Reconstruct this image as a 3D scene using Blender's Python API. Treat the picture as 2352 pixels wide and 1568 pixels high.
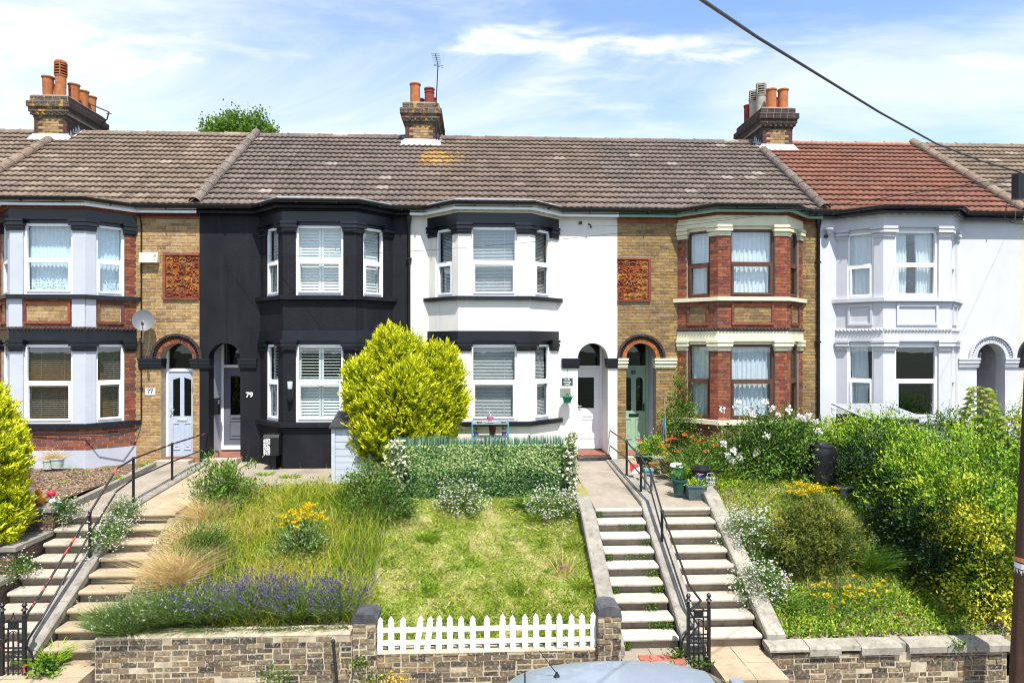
import bpy, math, random
import numpy as np
from mathutils import Vector, Matrix
R = math.radians
random.seed(7); rng = np.random.default_rng(7)
for o in list(bpy.data.objects): bpy.data.objects.remove(o)
scn = bpy.context.scene
col = scn.collection

# ------------------------------------------------------------------ camera
CAMY, EYE, YAW, FOC, HOR = -15.8, 2.55, 0.0478, 1568.0, 796.0
cd = bpy.data.cameras.new('camera'); cam = bpy.data.objects.new('camera', cd); col.objects.link(cam)
cam.location = (0, CAMY, EYE); cam.rotation_euler = (math.pi/2, 0, -YAW)
cd.sensor_width = 36; cd.lens = 24; cd.shift_y = 0.0051; cd.clip_start = 0.1; cd.clip_end = 3000
scn.camera = cam
SA, CA = math.sin(YAW), math.cos(YAW)
def ray(px, py):
    xc = (px-1176)/FOC
    return (SA+CA*xc, CA-SA*xc, (HOR-py)/FOC)
def P(px, py, y):                      # a point of the photograph on the vertical plane y
    d = ray(px, py); t = (y-CAMY)/d[1]
    return (d[0]*t, y, EYE+d[2]*t)
def PX(px, y): return P(px, 0, y)[0]

# ------------------------------------------------------------------ light
SUN = Vector((0.25, -1.0, 2.0)).normalized()
SUN_STRENGTH, SKY_STRENGTH, EXPOSURE = 4.6, 0.10, 0.80
sl = bpy.data.lights.new('sun', 'SUN'); sl.energy = SUN_STRENGTH; sl.angle = R(0.53); sl.color = (1, .955, .88)
so = bpy.data.objects.new('sun', sl); col.objects.link(so); so.location = (3, -20, 30)
so.rotation_euler = (-SUN).to_track_quat('-Z', 'Y').to_euler()
w = bpy.data.worlds.new('World'); scn.world = w; w.use_nodes = True
nt = w.node_tree; N = nt.nodes; L = nt.links; N.clear()
out = N.new('ShaderNodeOutputWorld'); bg = N.new('ShaderNodeBackground'); bg.inputs[1].default_value = SKY_STRENGTH
sky = N.new('ShaderNodeTexSky'); sky.sky_type = 'NISHITA'; sky.sun_disc = False
sky.sun_elevation = math.asin(SUN.z); sky.sun_rotation = math.atan2(SUN.x, SUN.y)
sky.air_density = 1.0; sky.dust_density = 0.6; sky.ozone_density = 1.5
tc = N.new('ShaderNodeTexCoord'); sep = N.new('ShaderNodeSeparateXYZ'); L.new(tc.outputs['Generated'], sep.inputs[0])
def wm(op, a, b=None, c=None):
    m = N.new('ShaderNodeMath'); m.operation = op
    for i, v in enumerate((a, b, c)):
        if v is None: continue
        if isinstance(v, (int, float)): m.inputs[i].default_value = v
        else: L.new(v, m.inputs[i])
    return m.outputs[0]
zz = wm('ADD', wm('MAXIMUM', sep.outputs[2], 0.0), 0.10)
cx = wm('DIVIDE', sep.outputs[0], zz); cy = wm('DIVIDE', sep.outputs[1], zz)
cmb = N.new('ShaderNodeCombineXYZ'); L.new(wm('MULTIPLY', cx, .62), cmb.inputs[0]); L.new(wm('MULTIPLY', cy, 1.9), cmb.inputs[1])
def wnoise(vec, scale, detail, rough, off, dist=0.0):
    mp = N.new('ShaderNodeMapping'); mp.inputs['Location'].default_value = off; L.new(vec, mp.inputs[0])
    n = N.new('ShaderNodeTexNoise'); n.inputs['Scale'].default_value = scale; n.inputs['Detail'].default_value = detail
    n.inputs['Roughness'].default_value = rough; n.inputs['Distortion'].default_value = dist
    L.new(mp.outputs[0], n.inputs['Vector']); return n.outputs['Fac']
def wramp(v, lo, hi):
    m = N.new('ShaderNodeMapRange'); m.interpolation_type = 'SMOOTHSTEP'; m.inputs[1].default_value = lo; m.inputs[2].default_value = hi
    L.new(v, m.inputs[0]); return m.outputs[0]
veil = wramp(wnoise(cmb.outputs[0], 0.55, 9, .64, (2.2, 5.3, 0), 1.0), .36, .66)      # thin streaked cirrus
puff = wramp(wnoise(cmb.outputs[0], 1.9, 9, .56, (7.7, 2.1, 3), .3), .575, .66)      # small cumulus
haze = wramp(wm('ADD', sep.outputs[2], wm('MULTIPLY', sep.outputs[0], .22)), 0.52, 0.08)
az = wm('DIVIDE', sep.outputs[0], wm('MAXIMUM', sep.outputs[1], .05)); el = wm('DIVIDE', sep.outputs[2], wm('MAXIMUM', sep.outputs[1], .05))
def bank(a0, e0, wa, we, off):           # one long bank of fair-weather cloud
    q = wm('ADD', wm('POWER', wm('DIVIDE', wm('SUBTRACT', az, a0), wa), 2.0), wm('POWER', wm('DIVIDE', wm('ABSOLUTE', wm('SUBTRACT', el, e0)), we), 2.0))
    v = N.new('ShaderNodeCombineXYZ'); L.new(wm('MULTIPLY', az, 9.0), v.inputs[0]); L.new(wm('MULTIPLY', el, 26.0), v.inputs[1])
    n = wnoise(v.outputs[0], 1.0, 8, .6, off, .4)
    return wramp(wm('SUBTRACT', n, wm('MULTIPLY', q, .16)), .33, .62)
bk = wm('MAXIMUM', wm('MAXIMUM', bank(.10, .448, .17, .030, (3, 1, 0)), bank(.30, .440, .13, .020, (8, 4, 2))), wm('MULTIPLY', bank(-.62, .43, .22, .05, (1, 7, 3)), .8))
cl = wm('MINIMUM', wm('ADD', wm('ADD', wm('MULTIPLY', veil, .72), wm('MULTIPLY', puff, .25)), wm('ADD', wm('MULTIPLY', haze, .52), wm('MULTIPLY', bk, .75))), .96)
mix = N.new('ShaderNodeMix'); mix.data_type = 'RGBA'
tint = N.new('ShaderNodeMix'); tint.data_type = 'RGBA'; tint.blend_type = 'MULTIPLY'; tint.inputs[0].default_value = 1
L.new(sky.outputs[0], tint.inputs[6]); tint.inputs[7].default_value = (1.5, 1.55, 1.62, 1)
L.new(cl, mix.inputs[0]); L.new(tint.outputs[2], mix.inputs[6]); mix.inputs[7].default_value = (6.2, 6.6, 7.0, 1)
L.new(mix.outputs[2], bg.inputs[0]); L.new(bg.outputs[0], out.inputs[0])
vs = scn.view_settings; scn.display_settings.display_device = 'sRGB'
vs.view_transform = 'Standard'; vs.look = 'None'; vs.exposure = EXPOSURE; vs.gamma = 1; vs.use_curve_mapping = False
try:
    cy_ = scn.cycles; cy_.filter_width = 1.1; cy_.max_bounces = 6; cy_.diffuse_bounces = 3; cy_.glossy_bounces = 3; cy_.transparent_max_bounces = 12
except Exception: pass

# ------------------------------------------------------------------ object helpers
def tag(o, label=None, cat=None, group=None, kind=None):
    if label: o['label'] = label
    if cat: o['category'] = cat
    if group: o['group'] = group
    if kind: o['kind'] = kind
    return o
def thing(name, loc, label, cat, group=None):
    o = bpy.data.objects.new(name, None); o.empty_display_size = .2; col.objects.link(o); o.location = loc
    o['loc0'] = list(loc)
    return tag(o, label, cat, group)
def wloc(o):                           # world offset of a thing or part (nothing is rotated before it is built)
    v = Vector((0, 0, 0))
    while o is not None: v += o.location; o = o.parent
    return v
def link(name, me, parent=None, kind=None, loc=None):
    o = bpy.data.objects.new(name, me); col.objects.link(o)
    if parent is not None: o.parent = parent
    if loc is not None: o.location = Vector(loc) - (wloc(parent) if parent else Vector((0, 0, 0)))
    if kind: o['kind'] = kind
    return o
def copy_tree(o, parent=None):
    c = o.copy(); col.objects.link(c)
    if parent is not None: c.parent = parent
    for ch in list(o.children): copy_tree(ch, c)
    return c

class MB:
    def __init__(s): s.v = []; s.f = []; s.m = []
    def add(s, vs, fs, mi=0):
        n = len(s.v); s.v += [tuple(q) for q in vs]; s.f += [tuple(i+n for i in f) for f in fs]; s.m += [mi]*len(fs); return s
    def box(s, x0, x1, y0, y1, z0, z1, mi=0):
        return s.add([(x0,y0,z0),(x1,y0,z0),(x1,y1,z0),(x0,y1,z0),(x0,y0,z1),(x1,y0,z1),(x1,y1,z1),(x0,y1,z1)],
                     [(0,3,2,1),(4,5,6,7),(0,1,5,4),(1,2,6,5),(2,3,7,6),(3,0,4,7)], mi)
    def hexa(s, pts, mi=0):
        return s.add(pts, [(0,3,2,1),(4,5,6,7),(0,1,5,4),(1,2,6,5),(2,3,7,6),(3,0,4,7)], mi)
    def prism(s, poly, z0, z1, mi=0):    # plan polygon pulled up
        n = len(poly)
        vs = [(p[0], p[1], z0) for p in poly]+[(p[0], p[1], z1) for p in poly]
        fs = [tuple(range(n))[::-1], tuple(range(n, 2*n))]+[(i, (i+1) % n, n+(i+1) % n, n+i) for i in range(n)]
        return s.add(vs, fs, mi)
    def prismy(s, poly, y0, y1, mi=0):   # (x,z) outline pulled along y
        n = len(poly)
        vs = [(p[0], y0, p[1]) for p in poly]+[(p[0], y1, p[1]) for p in poly]
        fs = [tuple(range(n)), tuple(range(n, 2*n))[::-1]]+[(i, (i+1) % n, n+(i+1) % n, n+i) for i in range(n)]
        return s.add(vs, fs, mi)
    def prismx(s, poly, x0, x1, mi=0):   # (y,z) outline pulled along x
        n = len(poly)
        vs = [(x0, p[0], p[1]) for p in poly]+[(x1, p[0], p[1]) for p in poly]
        fs = [tuple(range(n)), tuple(range(n, 2*n))[::-1]]+[(i, (i+1) % n, n+(i+1) % n, n+i) for i in range(n)]
        return s.add(vs, fs, mi)
    def tube(s, pts, r, n=8, mi=0, caps=True):
        pts = [Vector(p) for p in pts]; k = len(pts); rs = r if isinstance(r, (list, tuple)) else [r]*k
        b = len(s.v); up = None
        for i, p in enumerate(pts):
            t = (pts[min(i+1, k-1)]-pts[max(i-1, 0)]).normalized()
            if up is None: up = t.orthogonal().normalized()
            up = (up-t*up.dot(t)); up = up.normalized() if up.length > 1e-6 else t.orthogonal().normalized()
            sd = t.cross(up)
            for j in range(n):
                a = 2*math.pi*j/n; s.v.append(tuple(p+(up*math.cos(a)+sd*math.sin(a))*rs[i]))
        for i in range(k-1):
            for j in range(n):
                s.f.append((b+i*n+j, b+i*n+(j+1) % n, b+(i+1)*n+(j+1) % n, b+(i+1)*n+j)); s.m.append(mi)
        if caps:
            s.f.append(tuple(b+j for j in range(n))[::-1]); s.f.append(tuple(b+(k-1)*n+j for j in range(n))); s.m += [mi, mi]
        return s
    def lathe(s, prof, c, n=16, mi=0, caps=True, sx=1, sy=1):
        b = len(s.v); k = len(prof)
        for r, z in prof:
            for j in range(n):
                a = 2*math.pi*j/n; s.v.append((c[0]+r*math.cos(a)*sx, c[1]+r*math.sin(a)*sy, c[2]+z))
        for i in range(k-1):
            for j in range(n):
                s.f.append((b+i*n+j, b+i*n+(j+1) % n, b+(i+1)*n+(j+1) % n, b+(i+1)*n+j)); s.m.append(mi)
        if caps:
            s.f.append(tuple(b+j for j in range(n))[::-1]); s.f.append(tuple(b+(k-1)*n+j for j in range(n))); s.m += [mi, mi]
        return s
    def ball(s, c, r, n=10, k=6, mi=0, sx=1, sy=1, sz=1):
        prof = [(max(r*math.sin(math.pi*i/k), r*.02), -r*sz*math.cos(math.pi*i/k)) for i in range(k+1)]
        return s.lathe(prof, c, n, mi, True, sx, sy)
    def ob(s, F, l0, l1, d0, d1, z0, z1, mi=0):   # box in a wall frame F=(origin, along, outward)
        o, e, nn = F
        def q(l, d, z): return (o[0]+e[0]*l+nn[0]*d, o[1]+e[1]*l+nn[1]*d, z)
        return s.add([q(l0,d0,z0),q(l1,d0,z0),q(l1,d1,z0),q(l0,d1,z0),q(l0,d0,z1),q(l1,d0,z1),q(l1,d1,z1),q(l0,d1,z1)],
                     [(0,3,2,1),(4,5,6,7),(0,1,5,4),(1,2,6,5),(2,3,7,6),(3,0,4,7)], mi)
    def build(s, name, mats, parent=None, smooth=False, kind=None, label=None, cat=None, group=None, origin=None):
        me = bpy.data.meshes.new(name)
        og = wloc(parent) if parent is not None else Vector(origin or (0, 0, 0))
        me.from_pydata([(v[0]-og.x, v[1]-og.y, v[2]-og.z) for v in s.v], [], s.f)
        for m in (mats if isinstance(mats, (list, tuple)) else [mats]): me.materials.append(m)
        if len(me.materials) > 1: me.polygons.foreach_set('material_index', s.m)
        if smooth:
            me.polygons.foreach_set('use_smooth', [True]*len(s.f))
            if smooth != 'all':
                try: me.set_sharp_from_angle(angle=R(40))
                except Exception: pass
        me.update()
        o = link(name, me, parent, kind)
        if parent is None: o.location = og
        return tag(o, label, cat, group)

# ------------------------------------------------------------------ materials
MATS = {}
class NT:
    def __init__(s, name):
        s.mat = bpy.data.materials.new(name); s.mat.use_nodes = True; s.nt = s.mat.node_tree; s.n = s.nt.nodes; s.l = s.nt.links
        s.b = s.n['Principled BSDF']; s.out = s.n['Material Output']; s._pos = None
    def new(s, t, **kw):
        x = s.n.new(t)
        for k, v in kw.items(): setattr(x, k, v)
        return x
    def setv(s, sock, v):
        if v is None: return
        if isinstance(v, (int, float)): sock.default_value = v
        elif isinstance(v, (tuple, list)): sock.default_value = tuple(v)+((1,) if len(v) == 3 and len(sock.default_value) == 4 else ())
        else: s.l.new(v, sock)
    def math(s, op, a, b=None, clamp=False):
        m = s.new('ShaderNodeMath', operation=op, use_clamp=clamp); s.setv(m.inputs[0], a); s.setv(m.inputs[1], b); return m.outputs[0]
    def mix(s, f, a, b, blend='MIX'):
        m = s.new('ShaderNodeMix', data_type='RGBA', blend_type=blend); s.setv(m.inputs[0], f); s.setv(m.inputs[6], a); s.setv(m.inputs[7], b); return m.outputs[2]
    def pos(s):
        if s._pos is None: s._pos = s.new('ShaderNodeNewGeometry').outputs['Position']
        return s._pos
    def noise(s, scale, detail=4, rough=.55, vec=None, stretch=None, dist=0):
        v = vec or s.pos()
        if stretch:
            mp = s.new('ShaderNodeMapping'); mp.inputs['Scale'].default_value = stretch; s.l.new(v, mp.inputs[0]); v = mp.outputs[0]
        n = s.new('ShaderNodeTexNoise'); n.inputs['Scale'].default_value = scale; n.inputs['Detail'].default_value = detail
        n.inputs['Roughness'].default_value = rough; n.inputs['Distortion'].default_value = dist; s.l.new(v, n.inputs['Vector']); return n.outputs['Fac']
    def rng(s, v, lo, hi, a=0., b=1., smooth=True):
        m = s.new('ShaderNodeMapRange'); m.interpolation_type = 'SMOOTHSTEP' if smooth else 'LINEAR'
        for i, q in enumerate((lo, hi, a, b)): m.inputs[i+1].default_value = q
        s.l.new(v, m.inputs[0]); return m.outputs[0]
    def ramp(s, v, cols, const=False):
        r = s.new('ShaderNodeValToRGB'); cr = r.color_ramp; cr.interpolation = 'CONSTANT' if const else 'LINEAR'
        k = len(cols)
        while len(cr.elements) < k: cr.elements.new(.5)
        for i, c in enumerate(cols):
            e = cr.elements[i]; e.position = (i/k if const else i/max(k-1, 1)); e.color = (*c, 1)
        s.l.new(v, r.inputs[0]); return r.outputs[0]
    def piece(s):                        # a random number for each object and each loose piece of a mesh
        oi = s.new('ShaderNodeObjectInfo'); ge = s.new('ShaderNodeNewGeometry')
        return s.math('FRACT', s.math('ADD', s.math('MULTIPLY', oi.outputs['Random'], 7.31), s.math('MULTIPLY', ge.outputs['Random Per Island'], 3.7)))
    def bump(s, h, strength=.3, dist=.01):
        b = s.new('ShaderNodeBump'); b.inputs['Strength'].default_value = strength; b.inputs['Distance'].default_value = dist
        s.l.new(h, b.inputs['Height']); s.l.new(b.outputs[0], s.b.inputs['Normal'])
    def done(s, color, rough=.8, spec=.3, metal=0):
        s.setv(s.b.inputs['Base Color'], color); s.setv(s.b.inputs['Roughness'], rough)
        s.b.inputs['Specular IOR Level'].default_value = spec; s.b.inputs['Metallic'].default_value = metal
        return s.mat
def plain(name, c, rough=.6, var=.12, scale=4, bump=.15, bscale=60, spec=.3, metal=0, dirt=0, dirtc=(.12, .10, .07), bdist=.004, stretch=None, streak=0, spots=0):
    if name in MATS: return MATS[name]
    t = NT(name)
    n = t.noise(scale, 5, .6, stretch=stretch)
    colr = t.mix(t.rng(n, .3, .7), tuple(x*(1-var) for x in c), tuple(min(x*(1+var), .95) for x in c))
    if dirt:
        d = t.math('MULTIPLY', t.rng(t.noise(1.3, 7, .65, stretch=(1, 1, .35)), .46, .75), dirt)
        colr = t.mix(d, colr, dirtc)
    if spots: colr = t.mix(t.math('MULTIPLY', t.rng(t.noise(11, 7, .7), .50, .70), spots), colr, dirtc)
    if streak: colr = t.mix(t.math('MULTIPLY', t.math('MULTIPLY', t.rng(t.noise(5, 5, .6, stretch=(1, 1, .05)), .50, .72), t.rng(t.noise(.9, 4, .6), .40, .65)), streak), colr, dirtc)
    if bump: t.bump(t.noise(bscale, 3, .6), bump, bdist)
    MATS[name] = t.done(colr, rough, spec, metal); return MATS[name]
def pieces(name, cols, rough=.85, speck=None, speck_amt=.3, sscale=40, bump=.5, bscale=70, stain=.35, stainc=(.05, .045, .04), spec=.2, extra=None, odd=None):
    if name in MATS: return MATS[name]
    t = NT(name)
    pc_ = t.piece(); c = t.ramp(pc_, cols)
    if odd: c = t.mix(t.rng(t.math('FRACT', t.math('MULTIPLY', pc_, 13.7)), .972, .978), c, odd)
    n1 = t.noise(14, 6, .65)
    c = t.mix(t.rng(n1, .3, .7), t.mix(.38, c, (0, 0, 0)), c)
    if stain:
        c = t.mix(t.math('MULTIPLY', t.rng(t.noise(1.1, 6, .6), .45, .7), stain), c, stainc)
    if speck: c = t.mix(t.math('MULTIPLY', t.rng(t.noise(sscale, 4, .7), .5, .64), speck_amt), c, speck)
    if extra: c = extra(t, c)
    t.bump(t.noise(bscale, 4, .65), bump, .006)
    MATS[name] = t.done(c, rough, spec); return MATS[name]
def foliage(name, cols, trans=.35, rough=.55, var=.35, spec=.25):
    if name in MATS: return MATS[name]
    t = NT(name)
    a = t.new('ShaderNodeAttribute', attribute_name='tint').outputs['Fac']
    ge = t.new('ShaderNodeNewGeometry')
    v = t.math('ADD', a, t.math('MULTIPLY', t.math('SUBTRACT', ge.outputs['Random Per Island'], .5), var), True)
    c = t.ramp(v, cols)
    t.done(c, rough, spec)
    tr = t.new('ShaderNodeBsdfTranslucent'); t.l.new(c, tr.inputs[0])
    ms = t.new('ShaderNodeMixShader'); ms.inputs[0].default_value = trans
    t.l.new(t.b.outputs[0], ms.inputs[1]); t.l.new(tr.outputs[0], ms.inputs[2]); t.l.new(ms.outputs[0], t.out.inputs[0])
    MATS[name] = t.mat; return t.mat
def glassmat(name, refl=.085, tint=(.93, .96, .97), rough=.0):
    t = NT(name)
    gl = t.new('ShaderNodeBsdfGlossy'); gl.inputs['Roughness'].default_value = rough; gl.inputs[0].default_value = (.92, .97, 1, 1)
    tr = t.new('ShaderNodeBsdfTransparent'); tr.inputs[0].default_value = (*tint, 1)
    fr = t.new('ShaderNodeFresnel'); bf = t.new('ShaderNodeNewGeometry').outputs['Backfacing']; t.l.new(t.rng(bf, 0, 1, 1.5, 1/1.5, False), fr.inputs[0])
    f = t.math('ADD', fr.outputs[0], refl-.04, True)
    b = t.new('ShaderNodeBump'); b.inputs['Strength'].default_value = .05; b.inputs['Distance'].default_value = .02
    t.l.new(t.noise(1.6, 2, .5), b.inputs['Height']); t.l.new(b.outputs[0], gl.inputs['Normal'])
    ms = t.new('ShaderNodeMixShader'); t.l.new(f, ms.inputs[0]); t.l.new(tr.outputs[0], ms.inputs[1]); t.l.new(gl.outputs[0], ms.inputs[2])
    t.l.new(ms.outputs[0], t.out.inputs[0]); return t.mat
GLASS = glassmat('window_glass')
PALE = plain('pale_grey_paint', (.47, .50, .57), .6, .05, 2, .12, 90, dirt=.10, dirtc=(.45, .45, .45))
BLACKR = plain('black_masonry_paint', (.0095, .010, .014), .62, .22, 1.6, .55, 34, spec=.22, dirt=.45, dirtc=(.026, .026, .031), bdist=.012, streak=.7)
NAVY = plain('black_gloss_paint', (.006, .008, .014), .33, .25, 3, .1, 60, spec=.55)
CREAM = plain('white_masonry_paint', (.72, .70, .66), .75, .03, 2, .35, 60, dirt=.20, dirtc=(.47, .43, .36), bdist=.006, streak=.35)
BUTTER = plain('cream_gloss_paint', (.70, .67, .49), .5, .06, 5, .12, 60, dirt=.22, dirtc=(.45, .42, .30))
LILAC = plain('pale_lilac_paint', (.56, .57, .615), .7, .03, 2, .25, 70, dirt=.22, dirtc=(.40, .39, .40), bdist=.005, streak=.3)
ROUGHC = plain('roughcast_cream', (.66, .63, .55), .9, .05, 3, 1, 55, dirt=.1, bdist=.02)
UPVC = plain('white_upvc', (.84, .85, .87), .35, .03, 6, .02, 40, spec=.4)
BROWNW = plain('brown_window_wood', (.10, .045, .03), .5, .2, 12, .2, 60, stretch=(1, 1, .2))
MORTAR = plain('lime_mortar', (.44, .375, .27), .95, .18, 9, .6, 80, dirt=.3)
MORTARD = plain('dark_mortar', (.26, .23, .19), .95, .2, 9, .6, 80)
GUTTER = plain('black_gutter', (.012, .013, .015), .35, .2, 3, .05, 40, spec=.4)
LEAD = plain('lead_flashing', (.46, .49, .52), .5, .18, 6, .3, 30, dirt=.3, dirtc=(.65, .66, .66))
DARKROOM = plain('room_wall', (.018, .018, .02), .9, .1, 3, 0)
CURT = plain('white_curtain', (.74, .78, .82), .9, .05, 8, .2, 80)
NETC = plain('lace_net', (.66, .76, .84), .9, .10, 22, .3, 60)
BLINDG = plain('pale_blind_slats', (.62, .62, .60), .5, .05, 5, 0)
BLINDB = plain('brown_blind_slats', (.30, .19, .10), .5, .15, 8, 0)
SHUT = plain('white_shutter', (.80, .80, .76), .45, .03, 8, 0)
IRON = plain('black_iron', (.014, .014, .016), .42, .3, 20, .25, 50, spec=.45)
CONC = plain('weathered_concrete', (.26, .24, .205), .92, .14, 6, .5, 45, dirt=.6, dirtc=(.10, .09, .075), bdist=.010, spots=.7)
CONCL = plain('pale_concrete_tread', (.42, .375, .305), .9, .10, 7, .5, 50, dirt=.6, dirtc=(.15, .13, .10), bdist=.01, spots=.6)
YB = pieces('yellow_stock_brick', [(.40, .24, .095), (.48, .31, .14), (.54, .38, .18), (.32, .19, .08), (.50, .30, .12), (.26, .16, .085)], speck=(.55, .45, .30), speck_amt=.25)
YBD = pieces('ochre_stock_brick', [(.31, .19, .065), (.38, .24, .09), (.42, .28, .11), (.24, .15, .06), (.35, .21, .08), (.19, .12, .06)], speck=(.5, .40, .22), speck_amt=.22, stain=.4)
RB = pieces('red_facing_brick', [(.27, .075, .04), (.33, .10, .05), (.38, .13, .06), (.22, .06, .04), (.16, .05, .04)], speck=(.40, .22, .15), speck_amt=.2, stain=.45)
DRB = pieces('purple_quoin_brick', [(.10, .04, .035), (.14, .05, .04), (.08, .035, .03), (.12, .045, .04)], speck=(.35, .30, .25), speck_amt=.2)
def lich(t, c):
    return t.mix(t.math('MULTIPLY', t.rng(t.noise(5.5, 5, .6), .56, .64), .85), c, (.52, .30, .03))
CHB = pieces('lichened_chimney_brick', [(.09, .05, .04), (.13, .07, .05), (.07, .05, .04), (.16, .13, .09)], speck=(.5, .46, .38), speck_amt=.35, extra=lich)
CHB2 = pieces('dark_chimney_brick', [(.05, .03, .03), (.07, .04, .035), (.04, .03, .03), (.08, .05, .045)], speck=(.2, .17, .15), speck_amt=.3)
GB = pieces('weathered_grey_brick', [(.24, .18, .105), (.075, .064, .052), (.30, .23, .135), (.15, .11, .075), (.04, .04, .042), (.25, .16, .085), (.29, .225, .14), (.05, .048, .046), (.33, .26, .155), (.19, .14, .085), (.10, .075, .055)],
            speck=(.52, .45, .32), speck_amt=.45, sscale=22, stain=.3)
TERRA = pieces('terracotta', [(.42, .13, .035), (.50, .19, .06), (.34, .09, .03)], stain=.2, bump=.3)
TERRAD = pieces('fired_terracotta_relief', [(.13, .035, .022), (.30, .075, .025), (.46, .20, .05), (.16, .045, .03)], stain=.3, bump=.4)
POT = pieces('orange_chimney_clay', [(.47, .16, .065), (.52, .20, .08), (.42, .13, .05)], stain=.2, bump=.2, stainc=(.12, .06, .04))
POTR = pieces('red_chimney_clay', [(.27, .06, .04), (.31, .075, .05)], stain=.3, bump=.2)
POTG = plain('stone_chimney_cowl', (.38, .35, .29), .9, .2, 8, .4, 40)
def orange_patch(cx, cy, cz, r):
    def f(t, c):
        d = t.new('ShaderNodeVectorMath', operation='DISTANCE'); t.l.new(t.pos(), d.inputs[0]); d.inputs[1].default_value = (cx, cy, cz)
        m = t.math('MULTIPLY', t.rng(d.outputs['Value'], r, r*.15), 1.0)
        m = t.math('MULTIPLY', t.rng(t.math('ADD', t.noise(11, 6, .7), t.math('MULTIPLY', m, .11)), .585, .625), t.rng(d.outputs['Value'], r*1.05, r*.9))
        return t.mix(m, c, (.50, .27, .03))
    return f
RT1 = pieces('tan_roof_tile', [(.19, .135, .097), (.24, .175, .13), (.15, .108, .08), (.29, .22, .16)], speck=(.42, .37, .30), speck_amt=.45, sscale=30, stain=.45, stainc=(.09, .06, .06), odd=(.36, .29, .23))
RT2 = pieces('speckled_grey_roof_tile', [(.135, .10, .084), (.165, .125, .106), (.11, .082, .07), (.195, .15, .127)], speck=(.44, .40, .36), speck_amt=.5, sscale=34, stain=.4, odd=(.33, .28, .24))
RT3 = pieces('brown_roof_tile', [(.16, .115, .09), (.20, .145, .117), (.135, .097, .078), (.235, .173, .14)], speck=(.40, .35, .30), speck_amt=.35, sscale=32, stain=.4, odd=(.34, .26, .21), extra=orange_patch(-1.15, 2.5, 7.56, 1.0))
RT5 = pieces('red_roof_tile', [(.225, .105, .072), (.26, .12, .082), (.195, .09, .062), (.285, .138, .095)], speck=(.12, .06, .05), speck_amt=.35, sscale=24, stain=.25, stainc=(.10, .05, .045))
RIDGEP = pieces('pink_ridge_tile', [(.44, .20, .13), (.50, .25, .17)], stain=.2)
# ------------------------------------------------------------------ the terrace
PJ, CF = .72, .71; LF = math.hypot(PJ, CF)
WALLTOP, SP, ARCH_R = 5.72, 2.28, .352
def bayoff(xL, xR, d):
    dx = -d*LF/PJ; cx_ = (CF*(PJ+d)-d*LF)/PJ
    return [(xL+dx, 0.), (xL+cx_, -PJ-d), (xR-cx_, -PJ-d), (xR-dx, 0.)]
def bayframes(xL, xR):
    return ((( xL, 0.), (CF/LF, -PJ/LF), (-PJ/LF, -CF/LF)), ((xL+CF, -PJ), (1., 0.), (0., -1.)), ((xR-CF, -PJ), (CF/LF, PJ/LF), (PJ/LF, -CF/LF)))
def fp(F, l, d): return (F[0][0]+F[1][0]*l+F[2][0]*d, F[0][1]+F[1][1]*l+F[2][1]*d)
def sweep(mb, path, prof, mi=0):         # profile (outward, z) carried along a plan polyline, mitred
    k = len(path); rows = []
    for i, p in enumerate(path):
        ns = []
        for a, b in ((i-1, i), (i, i+1)):
            if a < 0 or b >= k: continue
            dx, dy = path[b][0]-path[a][0], path[b][1]-path[a][1]; l = math.hypot(dx, dy); ns.append((dy/l, -dx/l))
        if len(ns) == 2:
            mx, my = ns[0][0]+ns[1][0], ns[0][1]+ns[1][1]; q = 2/(mx*mx+my*my); m = (mx*q, my*q)
        else: m = ns[0]
        rows.append([(p[0]+m[0]*o, p[1]+m[1]*o, z) for o, z in prof])
    n = len(prof); b = len(mb.v)
    for r in rows: mb.v += r
    for i in range(k-1):
        for j in range(n):
            mb.f.append((b+i*n+j, b+i*n+(j+1) % n, b+(i+1)*n+(j+1) % n, b+(i+1)*n+j)); mb.m.append(mi)
    mb.f.append(tuple(b+j for j in range(n))); mb.f.append(tuple(b+(k-1)*n+j for j in range(n))[::-1]); mb.m += [mi, mi]
def ring(mb, cx, cz, r0, r1, y0, y1, n, gap=.008, a0=0., a1=math.pi, mi=0):
    for i in range(n):
        t0 = a0+(a1-a0)*i/n+gap/r1/2; t1 = a0+(a1-a0)*(i+1)/n-gap/r1/2
        jj = random.uniform(-.003, .003)
        q = [(cx+r*math.cos(t), cz+r*math.sin(t)) for r, t in ((r0, t0), (r1, t0), (r1, t1), (r0, t1))]
        mb.prismy(q, y0+jj, y1, mi)
def pyramid(mb, c, e, up, nn, s, h, mi=0):
    def q(a, b, d): return tuple(c[i]+e[i]*a+up[i]*b+nn[i]*d for i in range(3))
    mb.add([q(-s, -s, 0), q(s, -s, 0), q(s, s, 0), q(-s, s, 0), q(0, 0, h)], [(0, 1, 4), (1, 2, 4), (2, 3, 4), (3, 0, 4)], mi)
UNIT = {}
def unitbox(mat):
    if mat.name not in UNIT:
        me = bpy.data.meshes.new('brick'); b = .5; k = .47
        vs = [(-b,b,-b),(b,b,-b),(b,b,b),(-b,b,b)]+[(-b,-.3,-b),(b,-.3,-b),(b,-.3,b),(-b,-.3,b)]+[(-k*.985,-b,-k*.93),(k*.985,-b,-k*.93),(k*.985,-b,k*.93),(-k*.985,-b,k*.93)]
        fs = [(0,1,5,4),(1,2,6,5),(2,3,7,6),(3,0,4,7),(4,5,9,8),(5,6,10,9),(6,7,11,10),(7,4,8,11),(8,9,10,11)]
        me.from_pydata(vs, [], fs); me.materials.append(mat); UNIT[mat.name] = me
    return UNIT[mat.name]
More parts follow.
